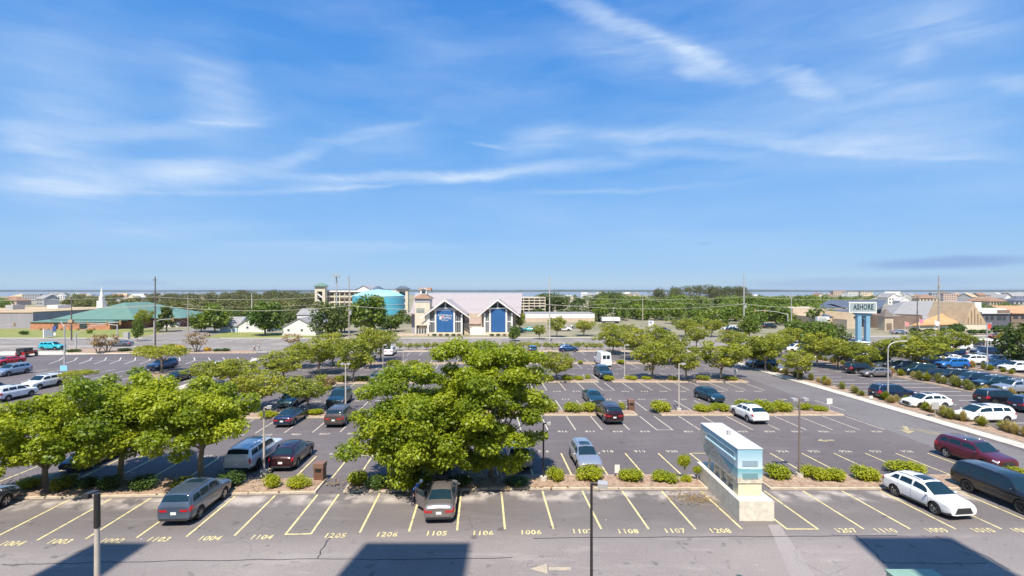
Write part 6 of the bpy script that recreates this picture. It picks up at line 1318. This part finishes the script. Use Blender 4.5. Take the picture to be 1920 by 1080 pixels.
# ------------------------------------------------------------ trees
def NUMW(n):
    o = ['', 'first', 'second', 'third', 'fourth', 'fifth', 'sixth', 'seventh', 'eighth', 'ninth', 'tenth', 'eleventh', 'twelfth', 'thirteenth', 'fourteenth', 'fifteenth', 'sixteenth', 'seventeenth', 'eighteenth', 'nineteenth', 'twentieth']
    if n <= 20: return o[n]
    t = ('twenty', 'thirty', 'forty', 'fifty')[n//10-2]
    return (t[:-1]+'ieth') if n % 10 == 0 else t+'-'+o[n % 10]
def tz(px, pyb, pyt, hw, Z=None):
    if Z is None: Z = FOC*HC/(pyb-HY)
    return ((px-960)*Z/FOC, Z, 0), HC-(pyt-HY)*Z/FOC, hw*Z/FOC
BIG = [ # px, py base, H, R, seed, base, n, cl, label
 (84, 917, 6.9, 3.6, 11, 1.3, 13000, 26, 'broad leafy tree with thick trunk at the far left of the front island', 'lime'),
 (229, 905, 8.1, 4.3, 12, 1.8, 17000, 32, 'middle of the three big leafy trees in the left front island', 'lime'),
 (379, 901, 7.6, 3.9, 13, 2.2, 15500, 29, 'right one of the three big leafy trees in the left front island', 'lime'),
 (783, 903, 8.3, 4.5, 14, .5, 27000, 42, 'wide bright green tree left of centre hanging low over the tan saloon', 'lime'),
 (920, 897, 10.7, 4.1, 15, .9, 29000, 42, 'tallest bright green tree in the centre, joined to the wide one on its left', 'limegreen')]
for px, py, H, R, sd, ba, n, cl, lb, lf in BIG:
    p = G(px, py); t = place_tree('leafy_tree', tree_parts(sd, H, R*.98, ba, int(n*1.75), .19, lf, int(cl*2.2), .20, .62, .19, up=.8, ragged=1, ly=-.9), p, 1, 0, lb, 'tree', 'big trees of the front island')
protos = {}
for i in range(4): protos['lot%d' % i] = tree_proto('lot%d' % i, 30+i, 5, 2.6, 1.4, 3300, .23, 'olive', 34, .245, .55, .10, shape='vase', lean=(-.4, .3, 0, .5)[i], ragged=1)
for i in range(2): protos['round%d' % i] = tree_proto('round%d' % i, 40+i, 6, 3, .9, 2600, .42, 'green', 18, .38, .8, .16)
for i in range(2): protos['dark%d' % i] = tree_proto('dark%d' % i, 50+i, 6, 3, .7, 2600, .40, 'dark', 18, .38, .8, .16)
protos['pine'] = tree_proto('pine', 60, 7, 2.6, 2.2, 1800, .42, 'pine', 14, .36, .45, .14, shape='umbrella')
protos['ever'] = tree_proto('ever', 61, 6, 1.7, .6, 1800, .36, 'dark', 16, .34, .9, .12, shape='cone')
protos['crape'] = tree_proto('crape', 62, 3, 1.5, 1.0, 600, .20, 'dry', 12, .30, .6, .05, shape='vase', stems=4)
protos['umb'] = tree_proto('umb', 63, 4.5, 3.6, 2.2, 2400, .26, 'olive', 18, .30, .35, .13, shape='umbrella')
for i in range(3): protos['mini%d' % i] = tree_proto('mini%d' % i, 70+i, 2.2, 1.15, .85, 520, .22, 'olive', 9, .42, .7, .06, shape='vase')
PD = {'lot': (5, 2.6), 'rou': (6, 3), 'dar': (6, 3), 'pin': (7, 2.6), 'eve': (6, 1.7), 'cra': (3, 1.5), 'umb': (4.5, 3.6), 'min': (2.2, 1.15)}
TG = 'trees of the car park'; SG = 'trees across the highway'
TREES = [
 ('lot0',577,770,699,52,'small spreading tree in the second island in front of the dark teal SUV',TG),('lot1',486,768,688,58,'spreading tree left of the dark teal minivan',TG),('lot2',434,730,668,52,'leafy lot tree behind the right end of the big left trees',TG),
 ('lot3',534,716,655,52,'lot tree with pale trunk in the left part of the third island',TG),('lot0',598,702,633,50,'slim dark trunked lot tree left of the tall pale lamp pole',TG),('lot1',663,717,628,46,'leafy tree just right of the tall pale lamp pole',TG),
 ('lot2',714,677,614,34,'tree in the fourth island above the shaded strip',TG),('lot3',625,686,622,44,'olive green tree at the left end of the fourth island',TG),('lot1',560,690,640,36,'lot tree in front of the white gabled cottage',TG),('lot0',395,722,676,46,'low lot tree above the left big trees',TG),('lot2',690,692,606,30,'tree in front of the turquoise tank, far side of the lot',TG),
 ('lot1',1044,714,657,42,'lot tree touching the right side of the big central tree',TG),('lot2',1224,712,634,48,'olive lot tree left of centre in the third island, over the shaded hedge',TG),('lot3',1288,714,646,42,'leaning pale trunked lot tree in the third island',TG),('lot0',1353,713,636,56,'wide brownish green lot tree at the right end of the third island',TG),
 ('lot1',1150,664,612,38,'lot tree in the back row below the white trailer',TG),('lot3',1196,675,614,38,'lot tree behind the pair in the third island',TG),('lot2',1258,684,622,38,'lot tree at the right part of the fourth island',TG),('lot0',1232,664,606,30,'back row tree below the white box sign',TG),
 ('lot1',1411,693,628,42,'tree at the driveway edge, left of a pair',TG),('lot0',1436,697,626,42,'tree at the driveway edge, right of a pair',TG),('lot3',1494,713,655,37,'small tree at the near end of the right grassy strip',TG),('lot2',1452,668,622,36,'tree in front of the signal mast at the right',TG),
 ('lot1',1375,660,616,34,'tree by the lot exit below the grey equipment pole',TG),('lot0',1305,656,606,26,'tree by the lot exit right of the road gap',TG),
 ('lot3',1530,686,622,38,'tree shading the dark cars, leftmost in the right car park',TG),('round0',1535,664,604,32,'denser green tree behind the leftmost shade tree of the right car park',TG),('dark0',1562,655,606,28,'dark green tree left of the pylon legs',TG),('lot2',1572,692,630,40,'shade tree over the dark cars below the pylon sign',TG),('lot0',1622,698,646,34,'shade tree right of the pylon legs',TG),('dark1',1595,676,640,26,'dark green tree at the foot of the pylon sign',TG),
 ('lot1',1655,688,636,36,'low shade tree behind the curved lamp',TG),('lot2',1717,696,624,62,'widest shade tree of the right car park, over the navy cars',TG),('lot3',1745,676,618,40,'shade tree behind the widest one in the right car park',TG),('lot0',1790,668,616,38,'shade tree left of the white roofed shelter',TG),('dark0',1925,690,602,44,'dark tree entering at the right frame edge',TG),('lot2',1905,664,612,32,'olive tree at the right frame edge above the black car',TG),('lot1',1480,652,612,28,'small tree beyond the entrance of the right car park',TG),('round1',1500,644,598,28,'green tree left of the low white sign',TG),
 ('umb',303,700,645,54,'small spreading tree with a dark forked trunk in the left car park',TG),('umb',147,722,692,36,'low flat topped tree beside the tall left column',TG),
 ('crape',184,663,626,20,'bare stemmed reddish shrub tree, left of a pair in the left bed',TG),('crape',201,662,625,22,'bare stemmed reddish shrub tree, right of a pair in the left bed',TG),('crape',369,661,622,24,'bare stemmed brownish shrub tree between two golden bushes',TG),('crape',548,652,624,22,'brownish shrub tree in front of the white gabled cottage',TG),
 ('round0',403,624,572,30,'round green tree left of the pale blue shed',SG),('round1',378,622,586,22,'smaller green tree with visible trunk beside the side street',SG),('round1',497,629,563,34,'large round green tree left of the white gabled cottage',SG),('dark0',615,632,566,30,'dark evergreen right of the white gabled cottage',SG),('dark1',640,624,570,26,'dark tree behind the paired poles by the tank',SG),('round0',690,628,556,38,'tall olive tree in front of the turquoise tank',SG),('ever',702,618,550,22,'pointed dark tree against the turquoise tank',SG),('round1',733,622,590,22,'low tree between the tank and the corner tower',SG),
 ('lot2',269,622,576,18,'thin olive tree on the lawn before the green roof',SG),('ever',312,622,572,20,'conical evergreen before the green roof',SG),('round0',258,640,600,10,'tiny round tree at the lawn corner',SG),
 ('lot0',975,625,584,14,'slim reddish green tree at the right end of the gabled building',SG),('lot1',1044,632,591,22,'yard tree just right of the tall pale pole',SG),('lot2',1095,630,598,24,'yard tree across the road between parked cars',SG),('lot3',1012,636,608,16,'small yard tree left of the tall pale pole',SG),('lot1',1145,630,604,26,'low tree in front of the white trailer',SG),('lot0',1178,630,606,20,'low tree just right of the white trailer',SG),('round0',1405,634,592,22,'green tree right of the grey equipment pole',SG),('lot0',1335,632,596,24,'greyish tree in front of the woods edge',SG),('lot2',1285,632,594,28,'brownish tree behind the lot exit',SG),
 ('pine',815,600,544,14,'dark tree against the water right of the corner tower',SG),('pine',866,580,551,9,'small distant tree on the shoreline above the white roof',SG),('round1',965,640,610,12,'shrubby tree at the right corner of the gabled building',SG)]
rt = random.Random(3)
for k, px, pb, pt_, hw, lb, g in TREES:
    loc, H, R = tz(px, pb, pt_, hw); h0, r0 = PD[k[:3]]; sxy = R/r0/1.08
    place_tree('small_tree' if k[:3] in ('lot', 'umb', 'cra') else 'evergreen_tree' if k[:3] in ('eve', 'pin', 'dar') else 'round_tree', protos[k], loc, (sxy, sxy, H/h0/1.04), rt.random()*6.28, lb, 'tree', g)
pos = list(range(752, 1190, 15))
for i, px in enumerate(pos):
    loc, H, R = tz(px+rt.uniform(-3, 3), 657+rt.uniform(-.8, .8), 642+rt.uniform(-2, 2), 9)
    s_ = R/1.15; lb = 'small kerb tree of the highway row, %s' % (('%s left of the blue hatchback' % NUMW(21-i)) if i < 21 else ('%s right of the blue hatchback' % NUMW(i-20)))
    place_tree('kerb_tree', protos['mini%d' % (i % 3)], loc, (s_, s_, H/2.2), rt.random()*6.28, lb, 'tree', 'small trees along the highway kerb')
# ------------------------------------------------------------ woodland masses
def woodland(name, label, regs, seed, leaf):
    rng = np.random.default_rng(seed); Cs = []; Rs = []
    n = 0
    for px0, px1, Z0, Z1, h0, h1, cnt, r0 in regs:
        for i in range(cnt):
            Z = math.sqrt(rng.uniform(Z0*Z0, Z1*Z1)); px = rng.uniform(px0, px1); x = (px-960)*Z/FOC; H = rng.uniform(h0, h1); R = r0*rng.uniform(.7, 1.3)
            for k in range(7):
                a = rng.random()*6.283; rr = R*.6*math.sqrt(rng.random()); Cs.append((x+math.cos(a)*rr, Z+math.sin(a)*rr, H-R*.5-rng.random()**1.5*H*.55)); Rs.append(R*rng.uniform(.35, .6))
            n += 1
    Cs = np.array(Cs); Rs = np.array(Rs); tint = np.repeat(rng.random(n), 7)*.7+rng.random(7*n)*.3
    V, F, T = leaves(rng, Cs, Rs, n*420, .85, tint, .8, .8, .6); V[:, 2] = np.maximum(V[:, 2], .1)
    me = np_mesh(name, V, F, [LEAF[leaf]], tint=T); o = link_mesh(name, me); tag(o, label, 'woodland', None, 'stuff'); return o
woodland('woodland', 'dense bright green woods behind the highway, left of the pylon sign', [(1112, 1545, 215, 250, 7.5, 9.5, 46, 4), (1115, 1545, 250, 330, 9, 11.5, 100, 4.5), (1250, 1560, 186, 230, 4.5, 8.5, 44, 3.5)], 1, 'green')
woodland('woodland', 'tall dark hump of pine woods on the horizon', [(1222, 1270, 480, 520, 14, 18.5, 14, 7), (1255, 1340, 480, 540, 17, 20.5, 26, 7), (1340, 1395, 480, 540, 16, 19.5, 20, 7), (1385, 1412, 470, 520, 11, 13.5, 7, 6)], 2, 'pine')
woodland('woodland', 'dark pines above the yard right of the parking garage', [(1014, 1082, 262, 290, 10, 13.2, 16, 4), (1080, 1125, 270, 300, 8, 11, 9, 4), (1115, 1165, 330, 370, 11.5, 13.6, 11, 5)], 3, 'dark')
woodland('woodland', 'olive woods stretching along the horizon at left of the tank', [(420, 595, 420, 500, 11.5, 14.5, 44, 6), (350, 600, 330, 420, 9.5, 12.2, 60, 5), (280, 420, 480, 620, 9, 12.5, 38, 6), (440, 560, 470, 520, 13, 16, 10, 6)], 4, 'pine')
woodland('woodland', 'low dark scrub between the hall, the cottages and the tank', [(355, 600, 205, 240, 3, 6, 40, 3.5), (590, 770, 200, 250, 3, 6, 26, 3.5), (60, 130, 215, 260, 3, 5, 10, 3), (960, 1110, 232, 250, 3, 6, 10, 3)], 14, 'dark')
woodland('woodland', 'mixed green woods in front of the left horizon', [(300, 600, 235, 330, 6, 9.2, 60, 4), (120, 370, 270, 420, 4.5, 8.2, 60, 4), (60, 125, 205, 235, 2.5, 4.5, 10, 3), (140, 260, 450, 700, 6, 10, 26, 5)], 5, 'far')
woodland('woodland', 'scattered green tree clumps between the distant houses at right', [(1400, 1560, 330, 450, 8, 11.5, 34, 5), (1550, 1600, 420, 480, 8, 9.5, 10, 5), (1620, 1680, 400, 600, 6, 8, 10, 5), (1690, 1925, 300, 420, 3, 5.5, 20, 4), (1895, 1960, 340, 420, 6, 8, 6, 6), (-60, 15, 330, 400, 7, 9, 7, 5), (1500, 1930, 650, 950, 5, 8, 36, 6), (100, 600, 800, 1050, 6, 10, 50, 8), (1050, 1230, 700, 900, 5, 8, 20, 6)], 6, 'green')
# dark hedges of the shopping complex and bay trees
HB = bush_mesh(80, 1500, .16, 'hedge'); HB2 = bush_mesh(81, 1500, .16, 'hedge', ncl=16)
def shrub(name, me, px, py, hw, hpx, label, cat='shrub', group=None, depth=1.0, Z=None):
    p = G(px, py) if Z is None else Vector((X(px, Z), Z, 0)); w = hw*p.y/FOC; h = hpx*p.y/FOC
    o = link_mesh(name, me, None, (p.x, p.y+(.1 if Z is None else 0), .1), rt.random()*6.28, None); o.rotation_euler = (0, 0, rt.choice((0, math.pi))+rt.uniform(-.2, .2)); o.scale = (w, min(w*depth, 1.0+.3*w), h/1.02); return tag(o, label, cat, group)
for i, (px, hw, h) in enumerate(((1718, 14, 12), (1743, 14, 11), (1769, 12, 13), (1795, 20, 21), (1826, 16, 9), (1846, 12, 9), (1876, 20, 17))):
    shrub('hedge', (HB, HB2)[i % 2], px, 627, hw, h, 'dark green hedge clump before the right complex, %s from the left' % onames[i], 'hedge', 'dark hedges across the highway')
BU = [bush_mesh(90+i, 2600, .115, 'bush', ncl=14+2*i, up=1.0) for i in range(3)]; BD = bush_mesh(95, 2400, .12, 'hedge', ncl=16); BO = bush_mesh(96, 1800, .14, 'olive', ncl=12); BGOLD = bush_mesh(97, 1200, .14, 'gold'); BDRY = bush_mesh(98, 1800, .13, 'dry')
I1 = 'shrubs of the front island'; I2 = 'shrubs of the second island'; I3 = 'shrubs of the third island'
for me, px, py, hw, h, lb, g in [
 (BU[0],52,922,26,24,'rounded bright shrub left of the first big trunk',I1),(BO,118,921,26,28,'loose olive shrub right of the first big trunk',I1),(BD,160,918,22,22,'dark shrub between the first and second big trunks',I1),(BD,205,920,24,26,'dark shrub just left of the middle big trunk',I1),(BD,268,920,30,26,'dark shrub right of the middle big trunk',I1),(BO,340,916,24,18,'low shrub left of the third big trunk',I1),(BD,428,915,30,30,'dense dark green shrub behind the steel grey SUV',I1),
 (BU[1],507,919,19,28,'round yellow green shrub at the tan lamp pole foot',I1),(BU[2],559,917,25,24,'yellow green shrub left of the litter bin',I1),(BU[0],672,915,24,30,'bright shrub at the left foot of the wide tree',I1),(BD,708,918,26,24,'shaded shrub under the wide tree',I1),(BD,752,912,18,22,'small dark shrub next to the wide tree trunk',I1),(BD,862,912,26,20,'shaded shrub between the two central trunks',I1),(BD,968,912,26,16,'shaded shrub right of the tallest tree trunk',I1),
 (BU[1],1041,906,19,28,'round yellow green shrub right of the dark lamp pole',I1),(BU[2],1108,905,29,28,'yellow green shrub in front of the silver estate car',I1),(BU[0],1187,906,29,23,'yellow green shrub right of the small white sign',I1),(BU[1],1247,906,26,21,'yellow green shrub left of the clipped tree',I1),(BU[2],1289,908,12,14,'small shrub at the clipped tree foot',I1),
 (BU[0],1456,900,28,28,'yellow green shrub just right of the mural cabinet',I1),(BU[1],1527,902,26,26,'yellow green shrub right of the brown lamp pole',I1),(BU[2],1568,906,24,25,'greener shrub adjoining the one right of the brown pole',I1),(BU[0],1621,902,30,26,'broad shrub left of the white crossover',I1),(BU[1],1702,890,34,22,'shrub behind the roof of the white crossover',I1),(BU[2],1912,898,24,18,'shrub at the right edge between the maroon and black SUVs',I1),
 (BU[0],591,780,20,11,'low bright shrub right of the spreading tree in the second island',I2),(BU[1],500,783,22,10,'low bright shrub beside the navy saloon',I2),(BU[0],1022,774,28,22,'bright shrub at the central tree edge in the second island',I2),(BU[1],1073,775,18,21,'bright shrub, left half of the long clump before the cherry SUV',I2),(BU[2],1104,775,18,20,'bright shrub, right half of the long clump before the cherry SUV',I2),(BO,1166,770,10,14,'small shrub left of the brown bin in the second island',I2),(BU[0],1237,773,24,21,'round bright shrub left of the slim lamp pole',I2),(BU[2],1317,773,20,15,'low bright shrub before the teal hatchback, left one',I2),(BU[1],1350,773,20,16,'low bright shrub before the teal hatchback, right one',I2),
 (BU[0],1395,772,24,22,'left third of the long bright hedge behind the white crossover',I2),(BU[1],1432,774,24,24,'middle third of the long bright hedge behind the white crossover',I2),(BU[2],1466,773,22,22,'right third of the long bright hedge behind the white crossover',I2),(BU[0],1512,772,16,15,'small bright shrub right of the long hedge',I2),(BU[1],1538,773,14,12,'smallest bright shrub at the end of the second island',I2),
 (BDRY,612,730,22,24,'reddish bush in the left part of the third island',I3),(BO,640,716,20,12,'olive shrub left of the pale trunk in the third island',I3),(BO,680,715,20,9,'low olive shrub left of the grey SUV',I3),(BO,1030,716,12,12,'olive shrub at the central tree edge in the third island',I3),(BU[0],1062,714,14,11,'bright shrub left of the painted walkway in the third island',I3),(BU[1],1084,714,12,9,'low bright shrub nearest the painted walkway',I3),(BU[2],1102,713,6,11,'little bright shrub on the walkway edge',I3),(BU[0],1141,714,13,9,'bright shrub in front of the dark teal SUV',I3),(BU[1],1183,714,13,9,'bright shrub right of the slim lamp pole in the third island',I3),(BU[2],1212,713,11,8,'bright shrub left of the left trunk in the third island',I3),(BO,1262,714,12,8,'dim shrub between the two trunks in the third island',I3),(BO,1318,714,16,10,'dim shrub between the second and third trunks of the third island',I3),(BO,1370,714,16,8,'dim shrub right of the last trunk of the third island',I3),
 (BO,738,684,18,9,'olive shrub in the fourth island left of the lamp pole',I3),(BO,775,684,16,8,'olive shrub in the fourth island right of the lamp pole',I3),(BU[0],1088,683,6,7,'tiny bright shrub left of the white van',I3),(BU[1],1165,683,9,8,'bright shrub right of the white van',I3),
 (BD,138,661,16,6,'dark low shrub at the left column foot',TG),(BD,232,660,14,7,'dark low shrub under the spreading tree in the left bed',TG),(BO,272,661,24,14,'olive juniper like shrub in the left bed',TG),(BO,318,660,16,16,'olive shrub left of the golden bush',TG),(BGOLD,337,660,10,14,'golden bush at the foot of the tall dark pole bed, left one',TG),(BGOLD,389,660,8,9,'golden bush right of the brownish shrub tree',TG),(BD,408,660,9,6,'dark low shrub right of the second golden bush',TG),(BD,423,660,9,7,'dark low shrub at the right end of the left bed',TG),
 (BD,45,628,9,8,'dark shrub on the left lawn',SG),(BO,168,626,6,9,'little clipped bush on the lawn before the brick wall',SG)]:
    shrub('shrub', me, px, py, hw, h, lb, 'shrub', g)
# clipped little tree pair beside the mural cabinet
for px, py, s_, lb in ((1284, 903, 1.0, 'clipped ball tree left of the mural cabinet'), (1308, 905, .62, 'smaller clipped ball tree touching the mural cabinet')):
    p = G(px, py); o = tag(empty('clipped_tree', p), lb, 'tree'); part('trunk', m_bark, o, lambda b_: b_.cyl((0, 0, 0), (0, 0, 1.3*s_), .05, .04, 7)); c_ = link_mesh('crown', BU[0], o, (0, 0, .95*s_)); c_.scale = (.58*s_, .58*s_, 1.0*s_)
# foundation shrubs of the venue
for i, px in enumerate((814, 826, 838, 850, 860, 922, 934, 946, 957)): shrub('shrub', (BD, BDRY)[i % 3 == 1], px, 630.5, 5, 4.5, 'low foundation shrub before the gabled venue, %s from the left' % onames[i], 'shrub', 'foundation shrubs of the gabled venue')
for i, px in enumerate((76, 90, 115, 132, 146, 160, 176)): shrub('shrub', BDRY, px, 619.5, 2.6, 3.4, 'tiny round shrub along the brick wall, %s from the left' % onames[i], 'shrub', 'tiny shrubs along the brick wall')
# ornamental grasses
TU = [tuft_mesh(100, 420, 'straw'), tuft_mesh(101, 460, 'tuft'), tuft_mesh(102, 380, 'straw', .6), tuft_mesh(103, 460, 'olive', .9)]
gi = 0
def tufts(path, n, w, label, s0, s1, seed):
    rr = random.Random(seed)
    for i in range(n):
        t = (i+.5)/n*(len(path)-1); k = min(int(t), len(path)-2); f = t-k; x = path[k][0]+(path[k+1][0]-path[k][0])*f+rr.uniform(-w, w); y = path[k][1]+(path[k+1][1]-path[k][1])*f
        ki = rr.choice((0, 1, 1, 2, 3, 3)); s_ = rr.uniform(s0, s1); o = link_mesh('tufted_plant', TU[ki], None, (x, y, .12), rr.random()*6.28, (s_, s_, s_*rr.uniform(.75, 1.1)))
        tag(o, '%s tuft %s, %s from the near end' % (('straw coloured', 'grey green', 'short straw coloured', 'olive')[ki], label, NUMW(i+1)), 'grass tuft', 'ornamental grasses '+label)
tufts([(46.9, 42), (46.4, 50), (45.6, 58), (44.9, 64), (44.1, 76), (43.3, 90)], 44, .8, 'in the driveway strip', .65, 1.15, 1)
tufts([(61.9, 60), (61.4, 68), (60.9, 76), (59.5, 90), (58.4, 101)], 28, .7, 'in the middle right strip', .8, 1.3, 2)
tufts([(80, 80), (79.3, 88), (78.3, 98)], 10, .6, 'in the far right strip', .8, 1.3, 3)
# leaf litter by the cabinet and mulch under the big trees
rng = np.random.default_rng(9)
def litter(name, label, cx, cy, rx, ry, n, leaf, size, z):
    P = np.stack([cx+rng.normal(size=n)*rx, cy+rng.normal(size=n)*ry, np.full(n, z)], 1); nr = rng.normal(size=(n, 3))*.3+np.array((0, 0, 1)); nr /= np.linalg.norm(nr, axis=1)[:, None]
    t = np.cross(nr, rng.normal(size=(n, 3))); t /= np.linalg.norm(t, axis=1)[:, None]; b = np.cross(nr, t); s = size*(.5+rng.random(n))[:, None]
    V = np.stack([P-t*s, P-b*s*.6, P+t*s, P+b*s*.6], 1).reshape(-1, 3); V[:, 2] += .02; o = link_mesh(name, np_mesh(name, V, np.arange(4*n).reshape(n, 4), [LEAF[leaf]], tint=np.repeat(rng.random(n), 4))); tag(o, label, 'leaf litter', None, 'stuff')
litter('leaf_litter', 'dry brown leaf litter drifted against the cabinet plinth', 11.9, 32.8, .9, .6, 800, 'dry', .05, .012)
litter('leaf_litter', 'brown litter under the big left trees', -26, 35, 5, .7, 2500, 'dry', .09, .16)
litter('leaf_litter', 'brown litter under the central trees', -4, 35.3, 4, .6, 2000, 'dry', .09, .16)

# ------------------------------------------------------------ air
hz = MB(); hz.box(-16500, 16500, -16500, 16500, -1, 46); hzo = hz.build('haze', []); tag(hzo, 'thin blue summer haze over the whole place', None, None, 'stuff')
mh = bpy.data.materials.new('haze_air'); mh.use_nodes = True; nt = mh.node_tree; nt.nodes.clear()
pv = node(nt, 'ShaderNodeVolumePrincipled', {'Color': (0.75, 0.86, 1.0, 1), 'Density': 0.00006, 'Anisotropy': 0.2}); nt.links.new(pv.outputs[0], node(nt, 'ShaderNodeOutputMaterial').inputs['Volume'])
hzo.data.materials.append(mh)
